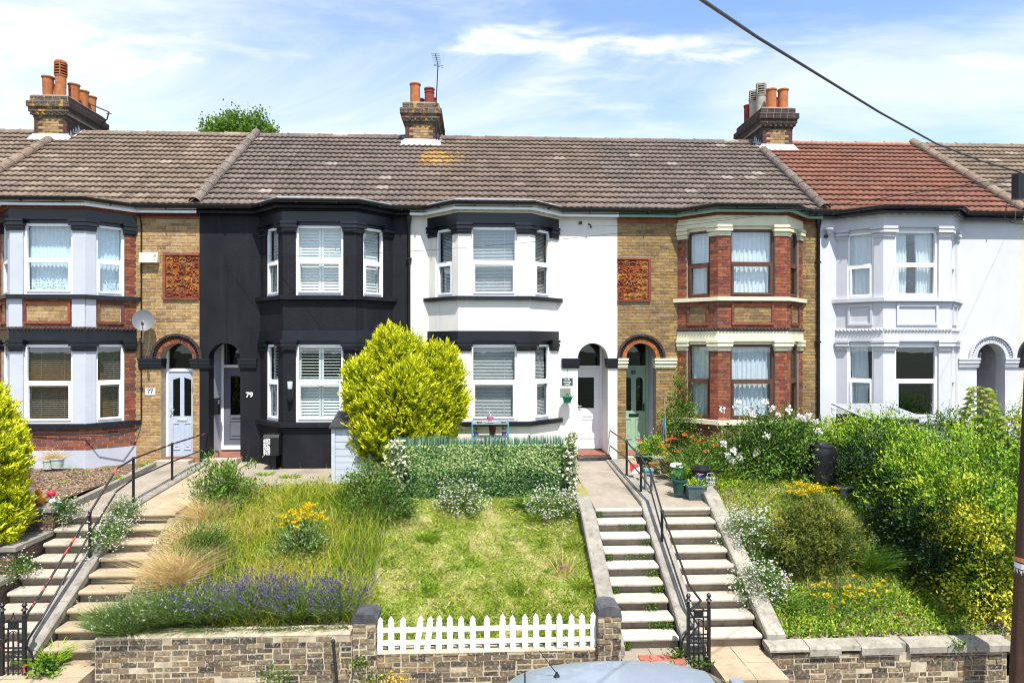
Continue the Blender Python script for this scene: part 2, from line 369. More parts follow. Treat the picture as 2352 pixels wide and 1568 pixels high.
def brick_rects(l0, l1, z0, z1, holes=(), L=.225, H=.075, gap=.01, jit=.0, headers=0.):
    out = []; r = 0; z = z0
    while z < z1-.02:
        zt = min(z+H, z1); l = l0-(L/2 if r % 2 else 0)-random.uniform(0, .02)
        while l < l1-.02:
            bl = L if random.random() > headers else L*.5
            a, b = max(l, l0), min(l+bl, l1)
            segs = [(a, b)]
            for h in holes:
                k = h(a, b, z, zt)
                if k: segs = [q for p, r_ in segs for q in ((p, min(r_, k[0])), (max(p, k[1]), r_)) if q[1]-q[0] > 0]
            for a, b in segs:
                if b-a < .035: continue
                g = gap/2
                out.append((a+g+random.uniform(0, jit), b-g-random.uniform(0, jit), z+g+random.uniform(0, jit*.6), zt-g-random.uniform(0, jit*.6), bl))
            l += bl
        z += H; r += 1
    return out
def lay(F, rects, mat, parent, ind=300, proud=.010, depth=.03, jit=.002, name='brick', rest='brickwork'):
    o, e, nn = F; ang = math.atan2(e[1], e[0]); off = wloc(parent)
    if len(rects) > ind:
        order = sorted(range(len(rects)), key=lambda i: -(rects[i][1]-rects[i][0])*(rects[i][3]-rects[i][2])); keep = set(order[:ind])
    else: keep = set(range(len(rects)))
    mb = MB(); me = unitbox(mat)
    for i, (a, b, z0, z1, _) in enumerate(rects):
        pr = proud+random.uniform(-jit, jit)
        if i in keep:
            ob = bpy.data.objects.new(name, me); col.objects.link(ob); ob.parent = parent
            x, y = fp(F, (a+b)/2, pr-depth/2); ob.location = (x-off.x, y-off.y, (z0+z1)/2-off.z); ob.scale = (b-a, depth, z1-z0)
            ob.rotation_euler = (0, 0, ang)
        else: mb.ob(F, a, b, pr-depth, pr, z0, z1)
    if mb.v: mb.build(rest, mat, parent, kind='stuff')
def recthole(x0, x1, z0, z1): return lambda a, b, c, d: None if (d <= z0+.02 or c >= z1-.02) else (x0, x1)
def archhole(xc, r, zs, ra):
    def f(a, b, c, d):
        z = (c+d)/2
        if z < zs: return (xc-r, xc+r)
        if z-zs < ra: q = math.sqrt(ra*ra-(z-zs)**2); return (xc-q, xc+q)
    return f

def curtain_sheet(mb, F, l0, l1, d, z0, z1, waves, amp, mi=0, wob=.0):
    n = max(int(waves*10), 12); b = len(mb.v); ph = random.random()*6
    for zi in range(5):
        z = z0+(z1-z0)*zi/4
        for i in range(n+1):
            t = i/n; l = l0+(l1-l0)*t
            q = amp*(math.sin(t*waves*6.283+ph)+.5*math.sin(t*waves*14.1+ph*2))*(1-.35*zi/4)
            x, y = fp(F, l+wob*math.sin(zi*1.3+t*5), d+q); mb.v.append((x, y, z))
    for zi in range(4):
        for i in range(n): k = b+zi*(n+1)+i; mb.f.append((k, k+1, k+n+2, k+n+1)); mb.m.append(mi)

def window(root, F, l0, l1, z0, z1, fm, dress, split=.5, open_sash=False, fw=.055):
    D0, D1 = -.115, -.045
    wd = MB(); zs = z0+(z1-z0)*split
    wd.ob(F, l0, l0+fw, D0, D1, z0, z1).ob(F, l1-fw, l1, D0, D1, z0, z1)
    wd.ob(F, l0+fw, l1-fw, D0, D1, z0, z0+fw).ob(F, l0+fw, l1-fw, D0, D1, z1-fw, z1).ob(F, l0+fw, l1-fw, D0, D1, zs-.03, zs+.03)
    wo = wd.build('window', fm, root)
    s = MB(); sw = .04; a, b = l0+fw+.002, l1-fw-.002; c, d = z0+fw+.002, zs-.032; k = .02 if not open_sash else .05
    s.ob(F, a, a+sw, D1-.03, D1+k, c, d).ob(F, b-sw, b, D1-.03, D1+k, c, d).ob(F, a+sw, b-sw, D1-.03, D1+k, c, c+sw).ob(F, a+sw, b-sw, D1-.03, D1+k, d-sw, d)
    s.build('sash', fm, wo)
    for q0, q1 in ((z0+fw+.01, zs-.04), (zs+.03, z1-fw)):
        m = MB(); m.ob(F, l0+fw, l1-fw, -.085, -.079, q0, q1); m.build('pane', GLASS, wo)
    bl = MB(); DI = -.20; i0, i1 = l0+.03, l1-.03
    if dress in ('venetian', 'brown'):
        z = z0+.05; sp = .032 if dress == 'venetian' else .045; hw = .014 if dress == 'venetian' else .021
        while z < z1-.05:
            sl_ = .85 if dress == 'venetian' else .6
            q = [fp(F, i0, DI-hw), fp(F, i1, DI-hw), fp(F, i1, DI+hw), fp(F, i0, DI+hw)]; t = .0025
            za, zb = z+hw*sl_, z-hw*sl_
            bl.hexa([(*q[0], za), (*q[1], za), (*q[2], zb), (*q[3], zb), (*q[0], za+t), (*q[1], za+t), (*q[2], zb+t), (*q[3], zb+t)]); z += sp
        bl.ob(F, i0, i1, DI-.02, DI+.02, z1-.06, z1-.02)
        for q in (.25, .75): l = i0+(i1-i0)*q; bl.ob(F, l-.004, l+.004, DI+.018, DI+.02, z0+.03, z1-.03)
        bl.build('blind', BLINDG if dress == 'venetian' else BLINDB, wo)
    elif dress in ('shutter', 'shutter_open'):
        mid = (i0+i1)/2; parts = ((i0, mid-.004), (mid+.004, i1)) if i1-i0 > .6 else ((i0, i1),)
        for a, b in parts:
            for c, d in ((z0+.03, zs-.01), (zs+.01, z1-.03)):
                bl.ob(F, a, a+.05, DI-.015, DI+.015, c, d).ob(F, b-.05, b, DI-.015, DI+.015, c, d).ob(F, a+.05, b-.05, DI-.015, DI+.015, c, c+.06).ob(F, a+.05, b-.05, DI-.015, DI+.015, d-.06, d)
                z = c+.085; op = dress == 'shutter_open' and c > zs-.05
                while z < d-.08:
                    hw = .034; r_ = .12 if op else 1.0
                    q = [fp(F, a+.05, DI-hw*(1 if op else .45)), fp(F, b-.05, DI-hw*(1 if op else .45)), fp(F, b-.05, DI+hw*(1 if op else .45)), fp(F, a+.05, DI+hw*(1 if op else .45))]
                    za, zb = z+hw*r_, z-hw*r_; t = .008
                    bl.hexa([(*q[0], za), (*q[1], za), (*q[2], zb), (*q[3], zb), (*q[0], za+t), (*q[1], za+t), (*q[2], zb+t), (*q[3], zb+t)]); z += .066
        bl.build('shutter', SHUT, wo)
    elif dress == 'net':
        curtain_sheet(bl, F, i0, i1, DI, z0+.03, z1-.03, (i1-i0)*12, .012)
        bl.build('net_curtain', NETC, wo, smooth='all')
        hem = MB(); n = max(int((i1-i0)/.055), 3)
        for i in range(n):
            for j in range(4):
                if random.random() < .75:
                    x, y = fp(F, i0+(i+.5)*(i1-i0)/n+random.uniform(-.01, .01), DI+.02); hem.ball((x, y, z0+.11+j*.075+random.uniform(-.015, .015)), .017, 6, 4)
        hem.build('lace_hem', CURT, wo)
    elif dress == 'curtain':
        curtain_sheet(bl, F, i0, i1, DI, z0+.03, z1-.03, (i1-i0)*9, .024, wob=.012)
        bl.build('curtain', CURT, wo, smooth='all')
    elif dress in ('gap', 'left'):
        w_ = i1-i0; f = .36 if dress == 'gap' else .72
        curtain_sheet(bl, F, i0, i0+w_*f, DI, z0+.02, z1-.03, w_*f*13, .024, wob=.015)
        if dress == 'gap': curtain_sheet(bl, F, i1-w_*.40, i1, DI, z0+.02, z1-.03, w_*.4*13, .024, wob=.015)
        bl.build('curtain', CURT, wo, smooth='all')
    return wo

# roof tile shared by every slope: two rolls, a thick lower lip, laid at the roof pitch
EAVE_Y, EAVE_Z, RIDGE_Y, RIDGE_Z, ROWS = -.25, 5.69, 4.0, 8.58, 16
PITCH = math.atan2(RIDGE_Z-EAVE_Z, RIDGE_Y-EAVE_Y); SLEN = math.hypot(RIDGE_Z-EAVE_Z, RIDGE_Y-EAVE_Y); GAUGE = SLEN/ROWS
def roof_z(y): return EAVE_Z+(y-EAVE_Y)*math.tan(PITCH)
def tile_mesh(wd, mat):
    k = 10; vs = []; fs = []; cp, sp = math.cos(PITCH), math.sin(PITCH)
    for s, h0 in ((0., .012), (-.012, .060), (GAUGE+.05, .012)):
        for i in range(k+1):
            x = wd*i/k; h = h0+.024*((1-math.cos(4*math.pi*i/k))/2)**.8
            vs.append((x-wd/2, s*cp-h*sp, s*sp+h*cp))
    for r in range(2):
        for i in range(k): q = r*(k+1)+i; fs.append((q, q+1, q+k+2, q+k+1))
    me = bpy.data.meshes.new('tile'); me.from_pydata(vs, [], fs); me.materials.append(mat)
    sm = [False]*k+[True]*k; me.polygons.foreach_set('use_smooth', sm); return me
def half_tube_mesh(name, ln, r, mat, n=8, lip=.02):
    mb = MB(); vs = []
    for x, rr in ((0, r), (0, r+lip), (.05, r+lip), (.05, r), (ln, r)):
        for j in range(n+1):
            a = math.pi*j/n; vs.append((x, math.cos(a)*rr, math.sin(a)*rr))
    fs = []
    for q in range(4):
        for j in range(n): b = q*(n+1)+j; fs.append((b, b+1, b+n+2, b+n+1))
    me = bpy.data.meshes.new(name); me.from_pydata(vs, [], fs); me.materials.append(mat); return me

def house(label, x0, x1, bay, S, seed=0, lite=False):
    random.seed(100+seed)
    W = x1-x0; root = thing('terraced_house', ((x0+x1)/2, 0, 0), label, 'house')
    if bay == 'L': xL, xR, mar, xd0, xd1 = x0+.41, x0+3.40, (x0, x0+.44), x0+3.37, x1
    else: xL, xR, mar, xd0, xd1 = x1-3.40, x1-.41, (x1-.44, x1), x0, x1-3.37
    xa = (x1-.575) if bay == 'L' else (x0+.56)
    if 'xa' in S: xa = S['xa']
    rA = ARCH_R; WM = S['wall']; brick = S.get('brick')
    Fm = ((x0, 0.), (1., 0.), (0., -1.))
    # --- flat wall: margin, door side with its arched opening
    wl = MB(); wl.box(mar[0], mar[1], 0, .3, -.5, WALLTOP)
    if xa-rA > xd0: wl.box(xd0, xa-rA, 0, .3, -.5, WALLTOP)
    wl.box(xa+rA, xd1, 0, .3, -.5, WALLTOP)
    na = 20; ap = [(xa+rA*math.cos(math.pi*i/na), SP+rA*math.sin(math.pi*i/na)) for i in range(na+1)]
    for i in range(na):
        (ax, az), (bx, bz) = ap[i], ap[i+1]
        wl.prismy([(bx, bz), (ax, az), (ax, WALLTOP), (bx, WALLTOP)], 0, .3)
    wall = wl.build('wall', WM, root)
    if brick:
        holes = [archhole(xa-x0, rA, SP, rA+.16 if S.get('ringarch') else rA)]
        pn = S.get('panel')
        if pn: holes.append(recthole(pn[0]-x0, pn[1]-x0, pn[2], pn[3]))
        rs = brick_rects(max(xd0, x0)-x0+.03*(bay == 'L'), xd1-x0-.03*(bay == 'R'), -.2, 5.44, holes)
        rs += brick_rects(mar[0]-x0, mar[1]-x0, -.2, 5.44)
        lay(Fm, rs, brick, wall, 300, .008, .03)
        dt = MB()
        for (q0, q1) in ((xd0, xd1), mar):
            n = max(int((q1-q0)/.225), 1)
            for j, (zc, pr) in enumerate(((5.44, .03), (5.50, .05))):
                dt.box(q0+.01, q1-.01, -pr, .02, zc, zc+.055)
            k = max(int((q1-q0)/.12), 2)
            for i in range(k):
                c = q0+(q1-q0)*(i+.5)/k; dt.box(c-.035, c+.035, -.085, .02, 5.558, 5.62)
        dt.build('dentil_course', RB if S.get('dent') is None else S['dent'], root, kind='stuff')
    # --- bay: dwarf wall, spandrel, friezes
    def band(name, z0, z1, d, mat): 
        m = MB(); pl = bayoff(xL, xR, d); m.prism([(pl[0][0], .02)]+pl+[(pl[3][0], .02)], z0, z1); return m.build(name, mat, root)
    dw = band('dwarf_wall', -.5, .80, 0, S['dwarf'])
    band('spandrel', 2.90, 3.58, 0, S['span'])
    band('frieze', 2.675, 2.90, .02, S['frieze']); band('frieze', 5.27, 5.50, .02, S['frieze'])
    band('lintel', 2.60, 2.675, -.035, S['frieze']); band('lintel', 5.195, 5.27, -.035, S['frieze'])
    band('window_sill', .80, .90, .085, S['sill']); band('window_sill', 3.58, 3.665, .085, S['sill'])
    band('bay_cornice', 5.50, 5.60, .05, S['cornice'])
    FL, FF, FR = bayframes(xL, xR); WF = xR-xL-2*CF
    dc = MB()                                                   # dentils round the bay and the dog-tooth string
    for F, ln in ((FL, LF), (FF, WF), (FR, LF)):
        k = int(ln/.17)
        for i in range(k): l = ln*(i+.5)/k; dc.ob(F, l-.045, l+.045, .05, .10, 5.552, 5.598)
    dc.build('dentil_course', S['cornice'], root, kind='stuff')
    if S.get('tooth'):
        tm = MB(); 
        for F, ln in ((FL, LF), (FF, WF), (FR, LF)):
            k = int(ln/.075)
            for i in range(k):
                x, y = fp(F, ln*(i+.5)/k, .03); pyramid(tm, (x, y, 2.935), (F[1][0], F[1][1], 0), (0, 0, 1), (F[2][0], F[2][1], 0), .034, .045)
            tm.ob(F, 0, ln, 0, .03, 2.902, 2.968)
        tm.build('dog_tooth_course', S['tooth'], root)
    if S.get('moulded'):                                          # framed panels under the upper sill
        pm = MB(); pb = []
        for F, ln, a, b in ((FL, LF, .26, .79), (FF, WF, .30, WF-.30), (FR, LF, .22, .75)):
            for (q0, q1, r0, r1) in ((a, b, 3.47, 3.52), (a, b, 3.04, 3.09), (a, a+.05, 3.09, 3.47), (b-.05, b, 3.09, 3.47)): pm.ob(F, q0, q1, -.01, .035, r0, r1)
            pb.append((F, [(a+.055+.01, b-.055-.01, 3.1, 3.46)], a, b))
        pm.build('panel_moulding', S['moulded'], root)
        if brick:
            sp_ = [c for c in root.children if c.name.startswith('spandrel')][0]
            for F, rr, a_, b_ in pb:
                for a, b, c, d in rr: lay(F, brick_rects(a, b, c, d, (), H=.072), brick, sp_, 0, .006)
                ln_ = WF if F is FF else LF
                lay(F, brick_rects(.0, ln_, 2.975, 3.57, [recthole(a_+.01, b_-.01, 3.045, 3.515)]), RB, sp_, 0, .010)
            if not S.get('redpil'):
                for kd, F, a, b in (('cL', FF, -.0, .27), ('cR', FF, WF-.27, WF), ('cL', FL, LF-.2, LF), ('cR', FR, .0, .2)):
                    pm_ = MB(); pm_.ob(F, a, b, -.01, .022, 2.975, 3.575); pm_.build('painted_pier', S['pil'], sp_)
    if S.get('dwarfbrick'):
        for F, ln in ((FL, LF), (FF, WF), (FR, LF)): lay(F, brick_rects(-.008, ln+.008, S['dwarfbrick'], .79, ()), RB, dw, 0, .010)
    # --- pilasters and capitals
    def pil(kind, d, ex=0.):
        if kind == 'eL': return [fp(FL, 0, d), fp(FL, .24+ex, d), fp(FL, .24+ex, -.14), fp(FL, -.0, -.14)]
        if kind == 'eR': return [fp(FR, LF, d), fp(FR, LF, -.14), fp(FR, LF-.24-ex, -.14), fp(FR, LF-.24-ex, d)]
        po, pi_ = bayoff(xL, xR, d), bayoff(xL, xR, -.14)
        if kind == 'cL': return [fp(FF, .27+ex, d), po[1], fp(FL, LF-.2-ex, d), fp(FL, LF-.2-ex, -.14), pi_[1], fp(FF, .27+ex, -.14)]
        return [fp(FF, WF-.27-ex, d), fp(FF, WF-.27-ex, -.14), pi_[2], fp(FR, .2+ex, -.14), fp(FR, .2+ex, d), po[2]]
    for z0, z1, ct in ((.90, 2.455, 2.70), (3.665, 5.04, 5.285)):
        for kd in ('eL', 'cL', 'cR', 'eR'):
            m = MB(); m.prism(pil(kd, 0), z0, z1)
            pm_ = S['pil'] if kd[0] == 'c' else S.get('endpil', S['pil'])
            po_ = m.build('pilaster', MORTARD if pm_ == 'brick' else pm_, root)
            if pm_ == 'brick':
                if kd == 'eL': lay(FL, brick_rects(0, .24, z0, z1, ()), RB, po_, 0, .010)
                if kd == 'eR': lay(FR, brick_rects(LF-.24, LF, z0, z1, ()), RB, po_, 0, .010)
                if kd == 'cL': lay(FF, brick_rects(-.009, .27, z0, z1, ()), RB, po_, 0, .010); lay(FL, brick_rects(LF-.2, LF-.008, z0, z1, ()), RB, po_, 0, .010, rest='brickwork')
                if kd == 'cR': lay(FF, brick_rects(WF-.27, WF+.009, z0, z1, ()), RB, po_, 0, .010); lay(FR, brick_rects(.008, .2, z0, z1, ()), RB, po_, 0, .010)
            c = MB(); h = ct-z1
            for (q0, q1, d, ex) in ((0, .16, .025, .012), (.16, .30, .04, .02), (.30, .42, .028, .012), (.42, .66, .075, .045), (.66, .76, .045, .02), (.76, 1., .085, .05)):
                c.prism(pil(kd, d, ex), z1+h*q0, z1+h*q1)
            for F, a, b in (((FF, .01, .27) if kd == 'cL' else (FF, WF-.27, WF-.01) if kd == 'cR' else (FL, .01, .24) if kd == 'eL' else (FR, LF-.24, LF-.01)),):
                for i in range(7):
                    x, y = fp(F, a+(b-a)*(i+.5)/7, .025); pyramid(c, (x, y, z1+.015), (F[1][0], F[1][1], 0), (0, 0, 1), (F[2][0], F[2][1], 0), .016, .022)
            c.build('capital', S['cap'], root)
    # --- windows
    for q, z0, z1, dr in (('lower', .905, 2.598, S['lower']), ('upper', 3.67, 5.193, S['upper'])):
        rm = MB(); b0, b1 = z0-.25, z1+.25                       # the room behind, open to the bay
        x_, X_ = xL+.05, xR-.05
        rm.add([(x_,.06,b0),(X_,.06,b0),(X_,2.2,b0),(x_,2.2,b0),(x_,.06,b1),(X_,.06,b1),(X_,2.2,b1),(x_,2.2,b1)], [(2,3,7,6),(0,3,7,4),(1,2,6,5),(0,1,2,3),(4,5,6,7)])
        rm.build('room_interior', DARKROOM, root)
        fd = dr if isinstance(dr, (tuple, list)) else (dr, dr, dr)
        for F, a, b, d_ in ((FL, .24, LF-.2, fd[0]), (FF, .27, WF-.27, fd[1]), (FR, .2, LF-.24, fd[2])):
            window(root, F, a, b, z0, z1, S['win'], d_, .52 if q == 'lower' else .5, q == 'upper' and F is FF and S.get('open'), .055 if F is FF else .05)
    # --- door bay
    dy = S.get('depth', .8); pc = S.get('porch', WM)
    pr = MB(); zt = 2.70
    pr.box(xa-rA-.06, xa-rA, .3, dy+.1, 0, zt); pr.box(xa+rA, xa+rA+.06, .3, dy+.1, 0, zt); pr.box(xa-rA-.06, xa+rA+.06, .3, dy+.1, zt, zt+.06)
    pr.build('porch', pc, root)
    fl = MB(); fl.box(xa-rA-.05, xa+rA+.05, -.02, dy+.1, -.3, S.get('step', .03)); fl.build('porch_floor', S.get('floor', RT5), root)
    st = MB(); st.box(xa-rA-.02, xa+rA+.03, -.30, -.02, -.4, S.get('step', .03)-.02); st.build('door_step', S.get('stepm', CONCL), root)
    dm = S['door']; zb = S.get('doorz', .12); zh = S.get('doorh', 2.02)
    df = MB(); fw = .05
    df.box(xa-rA+.001, xa-rA+fw, dy-.04, dy+.06, zb-.1, zt-.001); df.box(xa+rA-fw, xa+rA-.001, dy-.04, dy+.06, zb-.1, zt-.001)
    df.box(xa-rA+fw, xa+rA-fw, dy-.04, dy+.06, zh, zh+.07); df.box(xa-rA+fw, xa+rA-fw, dy-.04, dy+.06, zt-.07, zt-.001)
    df.box(xa-rA+fw, xa+rA-fw, dy-.05, dy+.06, zb-.10, zb)
    fr = df.build('door_frame', S.get('dframe', UPVC), root)
    m = MB(); m.box(xa-rA+fw, xa+rA-fw, dy+.01, dy+.02, zh+.07, zt-.07); m.build('fanlight', S.get('fan', DARKGLASS), fr)
    m = MB(); h0, h1, h2, h3 = xa-rA+.012, xa+rA-.012, dy+.062, dy+1.6
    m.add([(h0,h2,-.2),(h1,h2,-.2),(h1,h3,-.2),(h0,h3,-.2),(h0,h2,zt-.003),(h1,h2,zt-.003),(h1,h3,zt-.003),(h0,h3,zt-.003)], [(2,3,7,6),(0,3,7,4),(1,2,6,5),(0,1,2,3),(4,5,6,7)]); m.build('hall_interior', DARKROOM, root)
    m = MB(); m.box(x0+.01, x1-.01, 7.9, 8.1, -.8, 5.6); m.build('rear_wall', WM, root)
    da, db = xa-rA+fw+.004, xa+rA-fw-.004; dl = MB(); gl = MB(); ga = []
    wd_ = db-da; style = S.get('dstyle', 'plain')
    def stilerail(holes_, z0=zb, z1=zh-.004):                     # leaf cut round its glazed openings
        xs = sorted({da, db, *[h[0] for h in holes_], *[h[1] for h in holes_]}); zs_ = sorted({z0, z1, *[h[2] for h in holes_], *[h[3] for h in holes_]})
        for i in range(len(xs)-1):
            for j in range(len(zs_)-1):
                cxm, czm = (xs[i]+xs[i+1])/2, (zs_[j]+zs_[j+1])/2
                if not any(h[0] < cxm < h[1] and h[2] < czm < h[3] for h in holes_): dl.box(xs[i], xs[i+1], dy-.02, dy+.03, zs_[j], zs_[j+1])
        for h in holes_: gl.box(h[0], h[1], dy+.0, dy+.008, h[2], h[3])
    if style == 'twin': hs = [(da+.09, da+wd_/2-.045, .95, 1.84), (da+wd_/2+.045, db-.09, .95, 1.84)]
    elif style == 'tall': hs = [(da+.15, db-.15, .92, 1.85)]
    elif style == 'half': hs = [(da+.05, db-.14, 1.05, 1.80)]
    elif style == 'arched': hs = [(da+.07, da+wd_/2-.06, .98, 1.80), (da+wd_/2+.06, db-.07, .98, 1.80)]
    else: hs = []
    stilerail(hs)
    if style == 'arched':
        for h in hs:
            c = (h[0]+h[1])/2; r_ = (h[1]-h[0])/2
            for sgn in (-1, 1):
                q = [(c+sgn*r_, h[3]-r_)]+[(c+sgn*r_*math.cos(t*math.pi/12), h[3]-r_+r_*math.sin(t*math.pi/12)) for t in range(1, 7)]+[(c+sgn*r_, h[3])]
                dl.prismy(q, dy-.018, dy+.028)
    if style == 'twin':
        for h, s_ in zip(hs, (0, 1)):
            q = [(h[0], h[3]), (h[1], h[3]), (h[0], h[3]-.05)] if s_ == 0 else [(h[0], h[3]), (h[1], h[3]), (h[1], h[3]-.05)]
            dl.prismy(q, dy-.018, dy+.028)
    pz1 = .80
    for a, b in (((da+.09, da+wd_/2-.045), (da+wd_/2+.045, db-.09)) if style in ('twin', 'arched') else ((da+.13, db-.13),)):
        for (q0, q1, r0, r1) in ((a, b, pz1-.02, pz1), (a, b, zb+.16, zb+.18), (a, a+.02, zb+.18, pz1-.02), (b-.02, b, zb+.18, pz1-.02)): dl.box(q0, q1, dy-.034, dy-.02, r0, r1)
        dl.box(a+.05, b-.05, dy-.03, dy-.02, zb+.23, pz1-.07)
    leaf = dl.build('door', dm, root)
    gm = S.get('dglass', GLASS)
    if gl.v: gl.build('door_pane', gm, leaf)
    m = MB(); hx = (da+.05 if S.get('hside', 'L') == 'L' else db-.05); m.box(hx-.015, hx+.015, dy-.05, dy-.02, .98, 1.16); m.tube([(hx, dy-.06, 1.1), (hx+.09*(1 if S.get('hside', 'L') == 'L' else -1), dy-.065, 1.1)], .011, 6); m.build('door_handle', S.get('hmat', IRON), leaf)
    m = MB(); m.box(xa-.12, xa+.12, dy-.032, dy-.02, .84, .91); m.box(xa-.10, xa+.10, dy-.038, dy-.032, .855, .885); m.build('letterbox', S.get('lbox', dm), leaf)
    # --- arch trim and imposts
    if S.get('ringarch'):
        m = MB(); ring(m, xa, SP, rA, rA+.045, -.022, .03, 26); ring(m, xa, SP, rA+.048, rA+.09, -.014, .03, 24); m.build('arch_brickwork', S['ringarch'][0], root)
        m = MB(); ring(m, xa, SP, rA+.093, rA+.16, -.005, .02, 1, 0, 0, math.pi) if False else None
        for i in range(24):
            t = math.pi*(i+.5)/24; c = (xa+(rA+.125)*math.cos(t), -.006, SP+(rA+.125)*math.sin(t))
            pyramid(m, c, (-math.sin(t), 0, math.cos(t)), (math.cos(t), 0, math.sin(t)), (0, -1, 0), .029, .05)
        ring(m, xa, SP, rA+.092, rA+.158, -.006, .02, 24, 0)
        m.build('arch_dog_tooth', S['ringarch'][1], root)
        m = MB(); ring(m, xa, SP, rA+.16, rA+.215, -.06, .02, 22, .004); m.build('arch_hood', S['ringarch'][2], root)
    im = MB(); lw = .46 if S.get('ringarch') else .36
    for a, b in ((xa-rA-lw if bay == 'L' else x0+.004, xa-rA+.02), (xa+rA-.02, x1-.004 if bay == 'L' else xa+rA+lw)):
        for z0, z1, d in ((2.05, 2.09, .03), (2.09, 2.13, .045), (2.13, 2.16, .03), (2.16, 2.21, .07), (2.21, 2.235, .045), (2.235, 2.28, .085)): im.box(a-d*.3*(a > x0+.01), b+d*.3*(b < x1-.01), -d, .2, z0, z1)
        k = max(int((b-a)/.035), 2)
        for i in range(k): pyramid(im, (a+(b-a)*(i+.5)/k, -.03, 2.068), (1, 0, 0), (0, 0, 1), (0, -1, 0), .015, .02)
    im.build('impost', S.get('impost', S['cap']), root)
    # --- eaves: soffit, fascia, gutter
    po = bayoff(xL, xR, .17)
    def cut(y): return xL+(CF*(-y)-.17*LF)/PJ, xR-(CF*(-y)-.17*LF)/PJ
    cl_, cr_ = cut(-.17)
    path = [(x0, -.17), (cl_, -.17), po[1], po[2], (cr_, -.17), (x1, -.17)]
    m = MB(); sweep(m, path, [(-.025, 5.545), (0, 5.545), (0, 5.70), (-.025, 5.70)]); m.build('fascia', S['fascia'], root)
    m = MB(); m.prism([(x0, .05)]+path+[(x1, .05)], 5.603, 5.625); m.build('soffit', S['fascia'], root)
    m = MB(); ga_ = [math.pi*i/8 for i in range(9)]
    sweep(m, path, [(.062+.058*math.cos(math.pi+t), 5.715+.075*math.sin(math.pi+t)) for t in ga_]+[(.062+.05*math.cos(-t), 5.715+.065*math.sin(-t)) for t in ga_])
    gut = m.build('gutter', GUTTER, root)
    m = MB()
    for i in range(len(path)-1):
        (ax, ay), (bx, by) = path[i], path[i+1]; n = max(int(math.hypot(bx-ax, by-ay)/.75), 1)
        for j in range(n):
            t = (j+.5)/n; ln = math.hypot(bx-ax, by-ay); nx, ny = (by-ay)/ln, -(bx-ax)/ln
            x, y = ax+(bx-ax)*t, ay+(by-ay)*t; m.prism([(x-.015, y), (x+.015, y), (x+.015+nx*.12, y+ny*.12), (x-.015+nx*.12, y+ny*.12)], 5.63, 5.655)
    m.build('gutter_bracket', GUTTER, gut)
    # --- roof
    rf = MB(); ez = EAVE_Z-.05; rz = RIDGE_Z-.05
    rf.add([(x0, EAVE_Y+.05, ez+.0), (x1, EAVE_Y+.05, ez), (x1, RIDGE_Y, rz), (x0, RIDGE_Y, rz), (x0, 2*RIDGE_Y+.3, ez-.2), (x1, 2*RIDGE_Y+.3, ez-.2)], [(0, 1, 2, 3), (3, 2, 5, 4)])
    roof = rf.build('roof', S['tile'], root)
    cols = 16; tw = W/cols; me = tile_mesh(tw, S['tile']); off = wloc(roof)
    skip = S.get('chim')
    for r in range(ROWS):
        yy = EAVE_Y+r*GAUGE*math.cos(PITCH); zz_ = EAVE_Z+r*GAUGE*math.sin(PITCH)
        for c in range(cols):
            xx = x0+(c+.5)*tw
            if skip and any(abs(xx-k[0]) < k[1]*.45 and yy > k[2]+.02 for k in skip): continue
            o = bpy.data.objects.new('tile', me); col.objects.link(o); o.parent = roof
            o.location = (xx-off.x, yy-off.y, zz_-off.z+random.uniform(-.003, .003)); o.rotation_euler = (random.gauss(0, .004), random.gauss(0, .004), 0)
    bt = MB(); T0, T1 = (po[1][0]+.1, .18, roof_z(.18)-.045), (po[2][0]-.1, .18, roof_z(.18)-.045)
    E = [(cl_-.05, -.2, 5.70), (po[1][0], po[1][1]-.06, 5.715), (po[2][0], po[2][1]-.06, 5.715), (cr_+.05, -.2, 5.70)]
    def railp(t):
        l_ = lambda a, b: tuple(a[i]+(b[i]-a[i])*t for i in range(3))
        return [(E[0][0]+.3*t, E[0][1]+.2*t, roof_z(E[0][1]+.2*t)+.02), l_(E[1], T0), l_(E[2], T1), (E[3][0]-.3*t, E[3][1]+.2*t, roof_z(E[3][1]+.2*t)+.02)]
    for k in range(5):
        lo, hi = railp(k/5), railp((k+1.1)/5); b = len(bt.v); n = 0; ra = []; rb = []
        for q in range(3):
            st_ = max(int(math.dist(lo[q][:2], lo[q+1][:2])/.0375), 2)
            for i in range(st_):
                t = i/st_; h = .016*(1-math.cos(2*math.pi*(n)/4))/2; n += 1
                ra.append(tuple(lo[q][j]+(lo[q+1][j]-lo[q][j])*t+(h*.3+.008 if j == 2 else 0) for j in range(3))); rb.append(tuple(hi[q][j]+(hi[q+1][j]-hi[q][j])*t+(h*.3 if j == 2 else 0) for j in range(3)))
        rc = [(p[0], p[1], p[2]-.035) for p in ra]
        bt.v += ra+rb+rc; n = len(ra)
        for i in range(n-1): bt.f += [(b+i, b+i+1, b+n+i+1, b+n+i), (b+2*n+i, b+2*n+i+1, b+i+1, b+i)]; bt.m += [0, 0]
    bt.build('bay_roof', S['tile'], root)
    if S.get('edge'):
        m = MB(); sweep(m, [(E[0][0], -.2)]+[(p[0], p[1]) for p in E[1:3]]+[(E[3][0], -.2)], [(-.10, 5.765), (.0, 5.745), (.0, 5.760), (-.10, 5.785)]); m.build('bay_flashing', LEAD, root)
    rt = half_tube_mesh('ridge_tile', .47, .10, S.get('ridge', S['tile']), lip=.009); n = int(W/.45)+1
